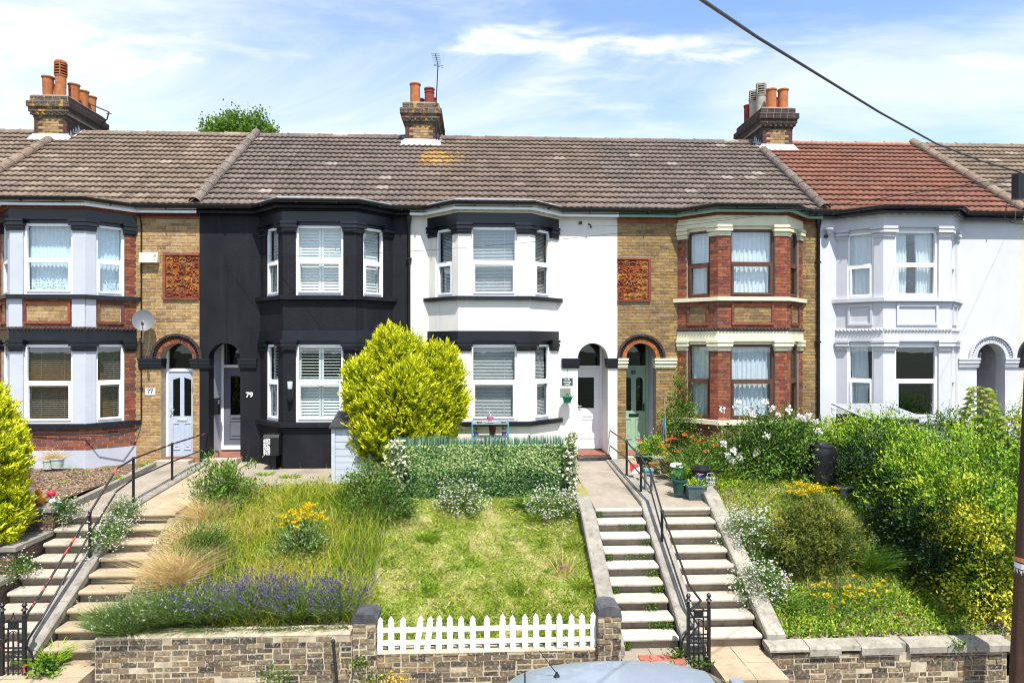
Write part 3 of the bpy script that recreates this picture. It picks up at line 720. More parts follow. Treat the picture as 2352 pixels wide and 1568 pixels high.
    for i in range(n):
        xx = x0+i*W/n
        if skip and any(abs(xx+.22-k[0]) < k[1]*.5 for k in skip): continue
        o = bpy.data.objects.new('ridge_tile', rt); col.objects.link(o); o.parent = roof; o.location = (xx-off.x, RIDGE_Y-off.y, RIDGE_Z-.035-off.z+random.uniform(-.008, .008))
    if S.get('verge'):                                             # half-round tiles bedded up the party wall
        vm, vx = S['verge']; vt = half_tube_mesh('verge_tile', .46, .12, vm, lip=.010); n = 11
        M = Matrix.Rotation(-PITCH, 4, 'Y'); Rz = Matrix.Rotation(math.pi/2, 4, 'Z')
        for i in range(n):
            s_ = i*SLEN/n
            if skip and EAVE_Y+s_*math.cos(PITCH) > skip[0][2]-.25 and abs(vx-skip[0][0]) < 1: continue
            o = bpy.data.objects.new('verge_tile', vt); col.objects.link(o); o.parent = roof
            o.matrix_local = Matrix.Translation((vx-off.x, EAVE_Y-.02+s_*math.cos(PITCH), EAVE_Z+.07+s_*math.sin(PITCH))) @ Rz @ M
    return root, wall, (xL, xR, xa)

def relief_panel(root, x0, x1, z0, z1, cutside):
    m = MB(); m.box(x0, x1, -.012, .02, z0, z1); m.box(x0, x1, -.05, -.012, z1-.045, z1); m.box(x0, x1, -.05, -.012, z0, z0+.045)
    if cutside == 'R': m.box(x0, x0+.06, -.05, -.012, z0+.045, z1-.045)
    else: m.box(x1-.06, x1, -.05, -.012, z0+.045, z1-.045)
    pn = m.build('terracotta_panel', RB, root)
    a, b = (x0+.065, x1-.005) if cutside == 'R' else (x0+.005, x1-.065); c, d = z0+.05, z1-.05
    nx, nz = 5, 6; sx, sz = (b-a)/nx, (d-c)/nz
    for i in range(nx):
        for j in range(nz):
            edge = j in (0, nz-1) or i == (0 if cutside == 'R' else nx-1)
            cx_, cz_ = a+(i+.5)*sx, c+(j+.5)*sz; t = MB(); t.box(cx_-sx*.48, cx_+sx*.48, -.022, -.012, cz_-sz*.48, cz_+sz*.48)
            if edge and (i+j) % 2 == 0:
                for k in range(9):
                    an = 6.283*k/9; t.ball((cx_+.045*math.cos(an), -.026, cz_+.045*math.sin(an)), .02, 6, 4, sy=.8)
                t.ball((cx_, -.03, cz_), .022, 8, 5); t.ball((cx_, -.045, cz_), .01, 6, 4)
            elif edge:
                for k in range(5):
                    an = .5+k*.55; t.ball((cx_+.04*math.cos(an), -.022, cz_-.03+.05*math.sin(an)), .026, 6, 4, sx=1.3, sz=.55)
            else:
                for k in range(7): t.ball((cx_+random.uniform(-.06, .06), -.024, cz_+random.uniform(-.06, .06)), random.uniform(.015, .034), 6, 4, sz=random.uniform(.5, 1))
            t.build('relief_tile', TERRAD, pn)

def chimney(root, xc, zoff, pots, mats, y0=3.45, y1=5.2):
    mF, mS, infill = mats
    m = MB(); w = .87
    lv = [(7.6, 8.776, w, 0), (8.776, 8.85, w+.03, 1), (8.85, 8.925, w+.12, 1), (8.925, 9.05, w+.20, 1), (9.05, 9.206, w+.28, 1), (9.206, 9.366, w+.14, 1)]
    for z0, z1, ww, k in lv: g = (ww-w)/2-.004; m.box(xc-ww/2+.004, xc+ww/2-.004, y0-g, y1+g, z0+zoff*(z0 > 8), z1+zoff)
    ch = m.build('chimney', MORTARD, root)
    def pc(F, rr, mat, ind): lay(F, rr, mat, ch, ind, .004, .03)
    z = 8.02+zoff; i = 0
    red, yel, dark = [], [], []; side = []
    Ff = ((xc-w/2, y0), (1., 0.), (0., -1.))
    while z < 8.77+zoff:
        q = .225 if i % 2 else .11; q2 = .225 if i % 2 == 0 else .11
        red += [(.004, q-.004, z+.005, z+.07, 1), (w-q2+.004, w-.004, z+.005, z+.07, 1)]
        l = q
        while l < w-q2-.03: e = min(l+.2, w-q2); yel.append((l+.005, e-.005, z+.005, z+.07, 1)); l = e
        z += .075; i += 1
    pc(Ff, red, DRB, 99); pc(Ff, yel, infill, 99)
    zz_ = [(8.776, w+.03), (8.925, w+.20), (8.99, w+.20), (9.05, w+.28), (9.128, w+.28), (9.206, w+.14), (9.286, w+.14)]
    for z, ww in zz_:
        g = (ww-w)/2; Fq = ((xc-ww/2, y0-g), (1., 0.), (0., -1.))
        pc(Fq, [(a, b, c, d, e) for a, b, c, d, e in brick_rects(0, ww, z+zoff, z+zoff+.075, (), L=.2)], mF, 99)
    for sg in (-1, 1):
        rr = []
        Fs = ((xc+sg*w/2, y0 if sg > 0 else y1), (0., float(sg)), (float(sg), 0.))
        pc(Fs, brick_rects(0, y1-y0, 8.02+zoff, 8.776+zoff, ()), mS, 0)
        for z, ww in zz_:
            g = (ww-w)/2; Fs = ((xc+sg*ww/2, y0-g if sg > 0 else y1+g), (0., float(sg)), (float(sg), 0.))
            pc(Fs, brick_rects(0, y1-y0+2*g, z+zoff, z+zoff+.075, ()), mS, 0)
    t = MB(); ww = w+.2; k = 7
    for i in range(k): pyramid(t, (xc-ww/2+ww*(i+.5)/k, y0-.066, 8.885+zoff), (1, 0, 0), (0, 0, 1), (0, -1, 0), .045, .05)
    t.build('dog_tooth_course', mF, ch)
    f = MB(); f.prism([(xc-w/2-.03, y0-.03), (xc+w/2+.03, y0-.03), (xc+w/2+.03, y1+.03), (xc-w/2-.03, y1+.03)], 9.366+zoff, 9.40+zoff); f.build('flaunching', MORTAR, ch)
    # lead apron and soakers
    f = MB(); zb = roof_z(y0)
    f.hexa([(xc-w/2-.12, y0-.17, roof_z(y0-.17)+.055), (xc+w/2+.12, y0-.17, roof_z(y0-.17)+.055), (xc+w/2+.12, y0-.012, zb+.07), (xc-w/2-.12, y0-.012, zb+.07),
            (xc-w/2-.12, y0-.17, roof_z(y0-.17)+.062), (xc+w/2+.12, y0-.17, roof_z(y0-.17)+.062), (xc+w/2+.02, y0-.02, zb+.16), (xc-w/2-.02, y0-.02, zb+.16)])
    for sg in (-1, 1):
        for i in range(5):
            ya = y0+i*.12; xx = xc+sg*(w/2+.012)
            f.add([(xx, ya, roof_z(ya)+.05), (xx, ya+.13, roof_z(ya+.13)+.05), (xx, ya+.02, roof_z(ya)+.24), (xx+sg*.13, ya, roof_z(ya)+.06), (xx+sg*.13, ya+.13, roof_z(ya+.13)+.06)], [(0, 1, 2), (0, 3, 4, 1)])
    f.build('lead_flashing', LEAD, ch)
    for (dx, dy, h, kind, mt) in pots:
        p = MB(); c = (xc+dx, y0+dy, 9.38+zoff); r = .142
        if kind == 'taper': pr = [(r*.88, 0), (r*1.0, h*.94), (r*1.14, h*.945), (r*1.14, h), (r*.95, h), (r*.9, h*.5), (.01, h*.45)]
        elif kind == 'roll': pr = [(r*.98, 0), (r*.93, h*.72), (r*1.02, h*.73), (r*1.02, h*.77), (r*.94, h*.79), (r*.96, h*.9), (r*1.08, h*.92), (r*1.05, h), (r*.9, h), (r*.85, h*.5), (.01, h*.45)]
        elif kind == 'cowl' or kind == 'stone': pr = [(r*.92, 0), (r*.97, h*.60), (r*1.05, h*.61), (r*1.08, h*.65)]
        else: pr = [(r, 0), (r, h*.93), (r*1.12, h*.94), (r*1.12, h), (r*.95, h), (r*.9, h*.5), (.01, h*.45)]
        p.lathe(pr, c, 20, 0, False)
        if kind in ('cowl', 'stone'):
            for i in range(4):
                z = h*(.68+i*.08); p.lathe([(r*.75, z), (r*1.12-i*.004, z), (r*1.14-i*.004, z+h*.03), (r*.8, z+h*.045)], c, 20, 0, False)
            p.lathe([(r*.62, h*.62), (r*.62, h*.98)], c, 12, 1, False)
            p.lathe([(r*1.08, h*.97), (r*1.02, h*1.03), (r*.6, h*1.07), (.01, h*1.08)], c, 20, 0, True)
            for i in range(4):
                a = .4+i*1.571; p.box(c[0]+r*1.02*math.cos(a)-.014, c[0]+r*1.02*math.cos(a)+.014, c[1]+r*1.02*math.sin(a)-.014, c[1]+r*1.02*math.sin(a)+.014, c[2]+h*.64, c[2]+h)
        p.build('chimney_pot', [mt, IRON], ch, smooth=True)
    return ch

GREENF = plain('sage_green_paint', (.22, .33, .26), .5, .06, 5, .1, 50)
GREEND = plain('pale_green_door', (.30, .44, .31), .45, .05, 6, .1, 50)
GREYD = plain('slate_grey_door', (.12, .135, .165), .45, .06, 5, .1, 50)
PALED = plain('ice_blue_door', (.40, .46, .56), .4, .04, 4, .06, 50)
BLINDR = plain('black_step_paint', (.02, .02, .024), .5, .3, 6, .3, 40, dirt=.4, dirtc=(.15, .14, .13))
TILEF = pieces('red_quarry_tile', [(.28, .10, .07), (.33, .13, .09)], stain=.3)
DARKGLASS = glassmat('dark_door_glass', .07, (.25, .30, .32))
XP = [PX(458, 0), PX(943, 0), PX(1418, 0), PX(1882, 0), PX(2337, 0)]
CH1, CH2, CH3 = PX(116, 3.45), PX(967, 3.45), PX(1786, 3.45)
S77 = dict(wall=MORTAR, brick=YB, dwarf=PALE, dwarfbrick=.34, span=MORTAR, frieze=NAVY, sill=NAVY, cornice=RB, tooth=CHB2, moulded=RB, pil=PALE, endpil='brick', cap=NAVY,
           lower='brown', upper='net', win=UPVC, depth=.30, porch=PALE, door=PALED, dstyle='twin', doorz=.02, doorh=1.98, ringarch=(RB, CHB2, CHB2), fascia=UPVC, tile=RT1,
           panel=(PX(375.6, 0), XP[0], 3.61, 4.66), xa=PX(406, 0), hside='L', hmat=LEAD, verge=(RT2, XP[0]+.0), chim=[(CH1, .87, 3.45)], dglass=DARKGLASS, lbox=LEAD)
S79 = dict(wall=BLACKR, dwarf=BLACKR, span=BLACKR, frieze=NAVY, sill=BLACKR, cornice=BLACKR, pil=BLACKR, cap=NAVY, lower='shutter_open', upper='shutter', win=UPVC, open=True, porch=PALE,
           door=GREYD, dstyle='tall', doorz=.20, doorh=2.05, fascia=BLACKR, tile=RT2, edge=True, hside='R', floor=TILEF, step=.06, dglass=DARKGLASS, chim=[(CH2, .87, 3.45)])
S81 = dict(wall=CREAM, dwarf=CREAM, span=CREAM, frieze=NAVY, sill=NAVY, cornice=CREAM, pil=CREAM, cap=NAVY, lower='venetian', upper='venetian', win=UPVC, door=UPVC, dstyle='half', doorz=.16,
           fascia=UPVC, tile=RT3, edge=True, hside='L', hmat=LEAD, floor=TILEF, stepm=BLINDR, step=.04, chim=[(CH2, .87, 3.45)], dglass=DARKGLASS)
S83 = dict(wall=MORTARD, brick=YBD, dwarf=MORTARD, dwarfbrick=-.1, span=MORTARD, frieze=BUTTER, sill=BUTTER, cornice=RB, tooth=CHB2, moulded=RB, redpil=True, pil='brick', endpil='brick', cap=BUTTER,
           lower='curtain', upper='curtain', win=BROWNW, door=GREEND, dframe=GREEND, dstyle='arched', doorz=.13, porch=PALE, ringarch=(TERRA, CHB2, CHB2), fascia=GREENF, tile=RT2, hside='R',
           panel=(XP[2], PX(1494, 0), 3.60, 4.63), floor=TILEF, verge=(RT2, XP[3]), chim=[(CH3, .87, 3.45)], dglass=DARKGLASS, lbox=IRON)
S65 = dict(wall=LILAC, dwarf=LILAC, span=LILAC, frieze=LILAC, sill=LILAC, cornice=LILAC, tooth=LILAC, moulded=LILAC, pil=LILAC, cap=LILAC, lower=('left', 'none', 'none'), upper=('curtain', 'gap', 'gap'), win=UPVC,
           door=UPVC, depth=1.3, porch=plain('grey_porch_paint', (.42, .42, .45), .7), ringarch=(LILAC, LILAC, LILAC), fascia=GUTTER, tile=RT5, ridge=RIDGEP, xa=PX(2276, 0), chim=[(CH3, .87, 3.45)], verge=(RT1, XP[4]))
S67 = dict(wall=ROUGHC, dwarf=ROUGHC, span=ROUGHC, frieze=NAVY, sill=NAVY, cornice=ROUGHC, pil=ROUGHC, cap=NAVY, lower='curtain', upper='curtain', win=UPVC, door=UPVC, ringarch=(NAVY, NAVY, NAVY), fascia=UPVC, tile=RT1)
S75 = dict(wall=MORTAR, dwarf=PALE, span=MORTAR, frieze=NAVY, sill=NAVY, cornice=RB, pil=PALE, cap=NAVY, lower='curtain', upper='curtain', win=UPVC, door=UPVC, fascia=UPVC, tile=RT1, chim=[(CH1, .87, 3.45)], verge=(RT1, CH1+.12))
H77, W77, G77 = house('yellow brick terraced house with red brick bay, brown blinds and pale blue front door', XP[0]-4.80, XP[0], 'L', S77, 1)
H79, W79, G79 = house('terraced house painted black all over with white shutters in its bay', XP[0], XP[1], 'R', S79, 2)
H81, W81, G81 = house('white rendered terraced house with black trim round its bay and a white door', XP[1], XP[2], 'L', S81, 3)
H83, W83, G83 = house('brown brick terraced house with cream trim, brown windows and a green door', XP[2], XP[3], 'R', S83, 4)
H65, W65, G65 = house('pale lilac terraced house under a red tiled roof', XP[3], XP[4], 'L', S65, 5)
H67, W67, G67 = house('cream roughcast house with black arch at the right edge', XP[4], XP[4]+4.8, 'R', S67, 6)
H75, W75, G75 = house('neighbouring house at the far left, only its tan roof in view', XP[0]-9.6, XP[0]-4.80, 'R', S75, 7)
random.seed(11)
relief_panel(H77, *S77['panel'], 'R'); relief_panel(H83, *S83['panel'], 'L')
chimney(H77, CH1, .02, [(-.20, .22, .60, 'taper', POT), (.14, .22, 1.0, 'cowl', POT), (-.20, .75, .56, 'taper', POT), (.22, .70, .58, 'taper', POT), (.22, 1.15, .56, 'taper', POT), (.22, 1.55, .54, 'taper', POT)], (CHB, CHB2, YB))
chimney(H81, CH2, 0., [(-.18, .2, .60, 'plain', POT), (-.12, .9, .42, 'roll', IRON), (.22, .2, .48, 'roll', POTR), (.24, .9, .46, 'roll', POTR)], (CHB, CHB2, YB))
chimney(H83, CH3, .02, [(-.09, .22, .62, 'plain', POT), (.26, .22, .62, 'plain', POT), (-.22, .62, .92, 'cowl', POTG), (.24, .75, .55, 'plain', POTR), (-.26, 1.05, .86, 'stone', POTG), (-.24, 1.5, .6, 'plain', POTR)], (CHB2, CHB2, YB))
# ------------------------------------------------------------------ ground, road, pavement
random.seed(21)
ASPH = plain('asphalt', (.06, .06, .062), .9, .2, 5, .6, 70, bdist=.006)
PAVE = plain('pavement_slab', (.25, .215, .17), .9, .12, 3, .4, 50, dirt=.3)
EARTH = plain('dry_earth', (.20, .16, .10), 1, .3, 6, .9, 40, bdist=.02)
FIELD = plain('far_grass', (.032, .04, .018), 1, .3, .4, .3, 3)
SAND = plain('warm_paving', (.37, .295, .20), .9, .10, 4, .35, 50, dirt=.45, dirtc=(.19, .15, .10), spots=.4)
STONE = plain('old_stone_coping', (.31, .285, .235), .93, .14, 5, .6, 40, dirt=.65, dirtc=(.10, .09, .07), bdist=.012, spots=.6)
def sheet(name, prof, x0, x1, mat):
    m = MB()
    for (ya, za), (yb, zb) in zip(prof[:-1], prof[1:]): m.add([(x0, ya, za), (x1, ya, za), (x1, yb, zb), (x0, yb, zb)], [(0, 1, 2, 3)])
    return m.build(name, mat, None, kind='structure')
sheet('ground', [(-600, -2.55), (-6.1, -2.55), (-3.2, -.95), (-.1, -.55), (9, -.55), (900, -.55)], -700, 700, FIELD)
sheet('road', [(-15.5, -2.41), (-8.25, -2.39)], -60, 60, ASPH)
m = MB(); m.box(-60, 60, -8.24, -8.1, -2.5, -2.27); m.build('kerb', CONC, None, kind='structure')
sheet('pavement', [(-8.098, -2.265), (-6.2, -2.24)], -60, 60, PAVE)
FX = dict(a=-7.05, b=-6.28, c=-6.02, d=-5.2)
STEP = [(-3.86-.28*k, -.30-.165*k) for k in range(9)]
def pathz(y): return -.05+.25*y/3.86 if y > -3.86 else -.30+.589*(y+3.86)
def gz(x, y):                              # height of the planted ground
    if x < -7.1: return -.07 if y > -3.6 else -.07-.30*max(0, -3.6-y)
    if x < -5.1 and x > -7.1: return max(pathz(y)-.05, -1.9)
    if x < -1.65: top, y0, zb = -.13, -2.55, -1.40
    elif x < 2.06: top, y0, zb = -.20, -2.9, -1.62
    elif x < 7.6: top, y0, zb = -.16, -2.9, -1.70
    else: top, y0, zb = -.20, -2.0, -1.72
    if y > y0: return top
    t = min((y0-y)/(y0+6.2), 1); return top+(zb-top)*(t**.92)
def soil(name, x0, x1, y0, y1, mat, amp=.04, step=.12):
    m = MB(); nx, ny = max(int((x1-x0)/step), 2), max(int((y1-y0)/step), 2)
    for j in range(ny+1):
        for i in range(nx+1):
            x, y = x0+(x1-x0)*i/nx, y0+(y1-y0)*j/ny
            m.v.append((x, y, gz(min(max(x, x0+.02), x1-.02), y)+amp*(math.sin(x*5.1+y*3.3)*.4+math.sin(x*11+y*7.7+1)*.35+random.uniform(-.4, .4))))
    for j in range(ny):
        for i in range(nx): k = j*(nx+1)+i; m.f.append((k, k+1, k+nx+2, k+nx+1)); m.m.append(0)
    return m.build(name, mat, None, smooth='all', kind='structure')
t = NT('lawn_ground')
c = t.mix(t.rng(t.noise(1.7, 5, .6), .42, .62), (.28, .245, .10), (.19, .24, .05)); c = t.mix(t.rng(t.noise(9, 5, .65), .52, .68), c, (.42, .35, .20)); t.bump(t.noise(60, 4, .6), .8, .02)
LAWNG = t.done(c, 1, .1)
t = NT('bark_mulch')
c = t.ramp(t.noise(26, 5, .7, stretch=(1, 2.2, 1)), [(.07, .045, .03), (.16, .10, .065), (.24, .16, .11), (.36, .27, .20)]); t.bump(t.noise(40, 4, .7, stretch=(1, 2.2, 1)), 1, .03)
MULCH = t.done(c, 1, .1)
soil('mulch_bed', -13.5, -7.16, -3.72, -.0, MULCH, .02)
soil('terrace_bed', -13.5, -7.3, -6.3, -3.73, EARTH)
soil('meadow_soil', -5.3, -1.62, -6.25, -2.3, EARTH)
soil('lawn_soil', -1.62, 2.045, -6.25, -.02, LAWNG, .035)
soil('border_soil', 4.35, 7.62, -6.25, -.02, EARTH)
soil('hedge_soil', 7.62, 13.2, -6.25, -.02, EARTH)
# bark chips lying on the mulch: nobody could count them
def loose_chips(name, x0, x1, y0, y1, n, mat):
    m = MB()
    for _ in range(n):
        x, y = random.uniform(x0, x1), random.uniform(y0, y1); a = random.uniform(0, 3.14); l, w_ = random.uniform(.02, .05), random.uniform(.008, .016); z = gz(x, y)+.012
        c, s = math.cos(a), math.sin(a); tl = random.uniform(-.012, .012)
        m.add([(x+l*c-w_*s, y+l*s+w_*c, z+tl), (x-l*c-w_*s, y-l*s+w_*c, z-tl), (x-l*c+w_*s, y-l*s-w_*c, z-tl), (x+l*c+w_*s, y+l*s-w_*c, z+tl), (x, y, z+.015)], [(0, 1, 4), (1, 2, 4), (2, 3, 4), (3, 0, 4)])
    return m.build(name, mat, None, kind='stuff', cat='bark', label='brown bark chips spread over the bed by the yellow brick house')
loose_chips('bark_chips', -10.5, -7.2, -3.6, -.75, 4200, pieces('bark_chip', [(.10, .06, .04), (.18, .11, .07), (.27, .19, .13), (.38, .29, .22)], stain=0))
m = MB()
def flat(name, x0, x1, prof, mat, th=.12):
    m = MB()
    for (ya, za), (yb, zb) in zip(prof[:-1], prof[1:]):
        m.hexa([(x0, ya, za-th), (x1, ya, za-th), (x1, yb, zb-th), (x0, yb, zb-th), (x0, ya, za), (x1, ya, za), (x1, yb, zb), (x0, yb, zb)])
    return m.build(name, mat, None, kind='structure')
PATHC = plain('worn_path_concrete', (.29, .25, .20), .92, .10, 3, .4, 60, dirt=.7, dirtc=(.15, .125, .095), bdist=.006, spots=.35)
for x0, x1 in ((-7.05, -6.28), (2.04, 2.88), (3.19, 4.1)): flat('garden_path', x0, x1, [(-3.83, pathz(-3.83)-.004), (-.31, -.06)], PATHC)
flat('garden_path', -6.02, -5.2, [(-3.83, pathz(-3.83)-.004), (-.31, -.06)], SAND)
flat('terrace_paving', -5.2, -1.7, [(-2.35, -.115), (-.0, -.10)], PATHC)
flat('terrace_paving', 4.1, 4.36, [(-3.4, -.30), (-.0, -.12)], PATHC)
flat('porch_paving', -7.16, -5.2, [(-.315, -.075), (-.0, -.065)], CONC); flat('porch_paving', 1.78, 4.1, [(-.315, -.075), (-.0, -.065)], CONC)
# ------------------------------------------------------------------ steps
def steps(label, x0, x1, tm, rm, seed):
    random.seed(seed); root = thing('garden_steps', ((x0+x1)/2, STEP[-1][0], STEP[-1][1]-.165), label, 'steps', 'flights of steps up to the front doors')
    for y, z in STEP:
        m = MB(); dz = random.uniform(-.006, .006); n_ = 6
        pr = [(y+.03+.034*math.cos(math.pi/2+math.pi*i/n_)*1.0, z-.034+.034*math.sin(math.pi/2+math.pi*i/n_)) for i in range(n_+1)]
        prof = [(y+.30, z)]+pr+[(y+.06, z-.072), (y+.30, z-.072)]
        prof = [(a, b+dz) for a, b in prof]
        m.prismx(prof, x0+.004+random.uniform(0, .006), x1-.004-random.uniform(0, .006), 0)
        m.box(x0+.006, x1-.006, y+.065, y+.30, z-.25, z-.072, 1)
        m.build('step', [tm, rm], root)
    return root
RISER = plain('stained_riser', (.29, .24, .175), .95, .14, 6, .5, 40, dirt=.6, dirtc=(.13, .105, .075), spots=.6)
steps('flight of steps leading to the pale blue door, beside the red-flecked gate post', -7.05, -6.28, CONCL, RISER, 1)
steps('overgrown sandstone steps leading to the black house door', -6.02, -5.2, SAND, RISER, 2)
steps('weedy steps leading to the white door, right of the lawn', 2.04, 2.88, plain('white_washed_tread', (.50, .455, .385), .9, .10, 6, .5, 50, dirt=.6, dirtc=(.17, .145, .11), spots=.55), RISER, 3)
steps('clean pale steps leading to the green door', 3.19, 4.1, plain('clean_tread', (.46, .405, .325), .9, .08, 6, .5, 50, dirt=.5, dirtc=(.19, .16, .12), spots=.45), RISER, 4)
for nm, x0, x1, mt, z in (('lower_path', -7.3, -5.2, SAND, -1.80), ('lower_path', 1.98, 2.88, PATHC, -1.80), ('lower_path', 3.2, 4.06, SAND, -1.80)):
    n = 2 if x1-x0 > 1.2 else 1
    root = thing('lower_path', ((x0+x1)/2, -6.5, z), {-7.3: 'buff slabs at the foot of the two left flights', 1.98: 'short path with red tiles at the foot of the weedy steps', 3.2: 'buff slab at the foot of the clean pale steps'}[x0], 'paving')
    for j in range(2):
        for i in range(n*2):
            a = x0+(x1-x0)*i/(n*2); b = x0+(x1-x0)*(i+1)/(n*2); ya = -7.05+.5*j; yb = ya+(.5 if j == 0 else .51)
            m = MB(); m.box(a+.004, b-.004, ya+.004, yb-.004, z-.34, z+random.uniform(-.006, .004)); m.build('slab', mt, root)
root = thing('tile_strip', (2.4, -6.35, -1.795), 'red quarry tiles laid at the foot of the weedy steps', 'tiles')
for i in range(5):
    for j in range(2):
        if (i, j) in ((0, 1), (3, 0)): continue
        m = MB(); a = 2.04+i*.16+j*.03; b = -6.60+j*.16; m.box(a, a+.15, b, b+.15, -1.80, -1.788+random.uniform(0, .008)); m.build('tile', pieces('worn_red_tile', [(.40, .13, .09), (.46, .17, .12)], stain=.3), root)
# ------------------------------------------------------------------ flank walls and kerbs
def plinth(label, x0, x1, top, mat, seed, bricked=None, joints=5):
    random.seed(seed); root = thing('flank_wall', ((x0+x1)/2, -6.3, -2.0), label, 'low wall')
    cp = MB()
    for i in range(len(top)-1):
        (ya, za), (yb, zb) = top[i], top[i+1]; n = max(int(abs(ya-yb)/.95+.5), 1)
        for k in range(n):
            t0, t1 = k/n, (k+1)/n; y0_, y1_ = ya+(yb-ya)*t0, ya+(yb-ya)*t1; z0_, z1_ = za+(zb-za)*t0, za+(zb-za)*t1
            m = MB(); j = random.uniform(-.006, .006); g = .004; b_ = .02
            m.add([(x0, y0_-g, z0_-.13+j), (x1, y0_-g, z0_-.13+j), (x1, y0_-g, z0_-b_+j), (x1-b_, y0_-g, z0_+j), (x0+b_, y0_-g, z0_+j), (x0, y0_-g, z0_-b_+j),
                   (x0, y1_+g, z1_-.13+j), (x1, y1_+g, z1_-.13+j), (x1, y1_+g, z1_-b_+j), (x1-b_, y1_+g, z1_+j), (x0+b_, y1_+g, z1_+j), (x0, y1_+g, z1_-b_+j)],
                  [(0, 1, 2, 3, 4, 5)[::-1], (6, 7, 8, 9, 10, 11)]+[(q, (q+1) % 6, 6+(q+1) % 6, 6+q) for q in range(6)])
            m.build('coping', mat, root)
    m = MB(); m.prismx([(y, z-.125) for y, z in top]+[(top[-1][0], -2.2), (top[0][0], -2.2)], x0+.02, x1-.02); bd = m.build('wall_body', CONC if not bricked else MORTARD, root)
    if bricked:
        F = ((x0+.02, top[0][0]), (0., -1.), (-1., 0.)); ln = top[0][0]-top[-1][0]
        def above(a, b, c, d):
            y = top[0][0]-(a+b)/2
            for (ya, za), (yb, zb) in zip(top[:-1], top[1:]):
                if yb <= y <= ya: return (-9, 99) if d > za+(zb-za)*(y-ya)/(yb-ya)-.13 else None
            return (-9, 99)
        lay(F, brick_rects(0, ln, -2.1, .1, [above], headers=.3, jit=.006), GB, bd, 200, .012)
    return root
plinth('sloping concrete wall between the lawn and the weedy steps', 1.78, 2.035, [(-3.2, -.20), (-3.9, -.33), (-6.34, -1.64)], CONC, 3)
plinth('concrete wall carrying the black handrail between the two right-hand flights', 2.885, 3.185, [(-.34, -.02), (-3.7, -.20), (-6.36, -1.66)], CONC, 4)
plinth('brick-faced wall with pale coping along the clean pale steps', 4.105, 4.38, [(-3.15, -.06), (-3.5, -.12), (-6.25, -1.56)], STONE, 5, True)
plinth('concrete wall carrying the red-flecked handrail between the two left-hand flights', -6.275, -6.025, [(-.34, -.03), (-3.7, -.24), (-6.36, -1.66)], CONC, 6)
m = MB(); m.hexa([(-7.17, -3.6, -.3), (-7.06, -3.6, -.3), (-7.06, -.5, -.2), (-7.17, -.5, -.2), (-7.17, -3.6, -.16), (-7.06, -3.6, -.16), (-7.06, -.5, .02), (-7.17, -.5, .02)]); m.build('path_edging', CONC, None, label='low concrete kerb between the bark bed and the path', cat='kerb')
# stepped brick wall left of the left-hand flight
def front_wall(label, x0, x1, ztop, seed, mat=GB, y=-6.4, th=.24, z0=-2.26, cope=None, headers=.14, group='brick walls along the pavement'):
    random.seed(seed); root = thing('garden_wall', ((x0+x1)/2, y, z0), label, 'wall', group)
    m = MB(); m.box(x0, x1, y, y+th, z0-.1, ztop-.008); bd = m.build('wall_body', MORTAR, root)
    lay(((x0, y), (1., 0.), (0., -1.)), brick_rects(0, x1-x0, z0-.02, ztop, (), headers=headers, gap=.010, jit=.005, H=.075), mat, bd, 300, .008, .04, .009)
    return root, bd
WL = (PX(218, -6.4), PX(808, -6.4)); WM_ = (PX(866, -6.4), PX(1371, -6.4)); WR = (PX(1772, -6.4), PX(2312, -6.4))
w1, b1 = front_wall('old brick wall under the lavender, left of the picket fence', WL[0], WL[1], -1.36, 31)
w2, b2 = front_wall('low brick wall carrying the white picket fence', WM_[0], WM_[1], -1.64, 32)
w3, b3 = front_wall('brick wall with a broken stone coping under the flower bank', WR[0], WR[1], -1.77, 33, headers=.18)
front_wall('brick garden wall of the lilac house to the right of the telegraph pole', 8.1, 13.0, -1.72, 35)
random.seed(34)
for w_, (a, b), zt in ((w1, WL, -1.36), (w2, WM_, -1.64)):        # brick-on-edge top bedded in rough mortar
    m = MB(); n = 26
    for i in range(n):
        q0, q1 = a+(b-a)*i/n, a+(b-a)*(i+1)/n; h0 = random.uniform(.012, .035)
        m.hexa([(q0, -6.405, zt-.01), (q1, -6.405, zt-.01), (q1, -6.14, zt-.01), (q0, -6.14, zt-.01), (q0, -6.395, zt+h0*.5), (q1, -6.395, zt+h0*.5), (q1, -6.15, zt+h0), (q0, -6.15, zt+h0)])
    m.build('mortar_cap', MORTAR, w_)
for a, b, lo in ((WR[0]-.05, WR[0]+.52, .035), (WR[0]+.525, WR[0]+.98, .10), (WR[0]+1.27, WR[0]+1.86, .10), (WR[0]+1.96, WR[1]-.75, .09), (WR[1]-.745, WR[1]+.05, .09)):
    m = MB(); m.prismx([(-6.46, -1.66-lo-.02), (-6.46, -1.685), (-6.43, -1.655), (-6.22, -1.63), (-6.19, -1.66), (-6.19, -1.66-lo-.02)], a+.003, b-.003); m.build('coping', STONE, w3)
m = MB(); m.prismx([(-6.44, -1.72), (-6.43, -1.66), (-6.22, -1.63), (-6.22, -1.72)], WR[0]+.98, WR[0]+1.27); m.build('coping', STONE, w3)
m = MB(); m.box(WR[0]+1.86, WR[0]+1.96, -6.38, -6.12, -1.80, -1.655); m.build('coping', STONE, w3)
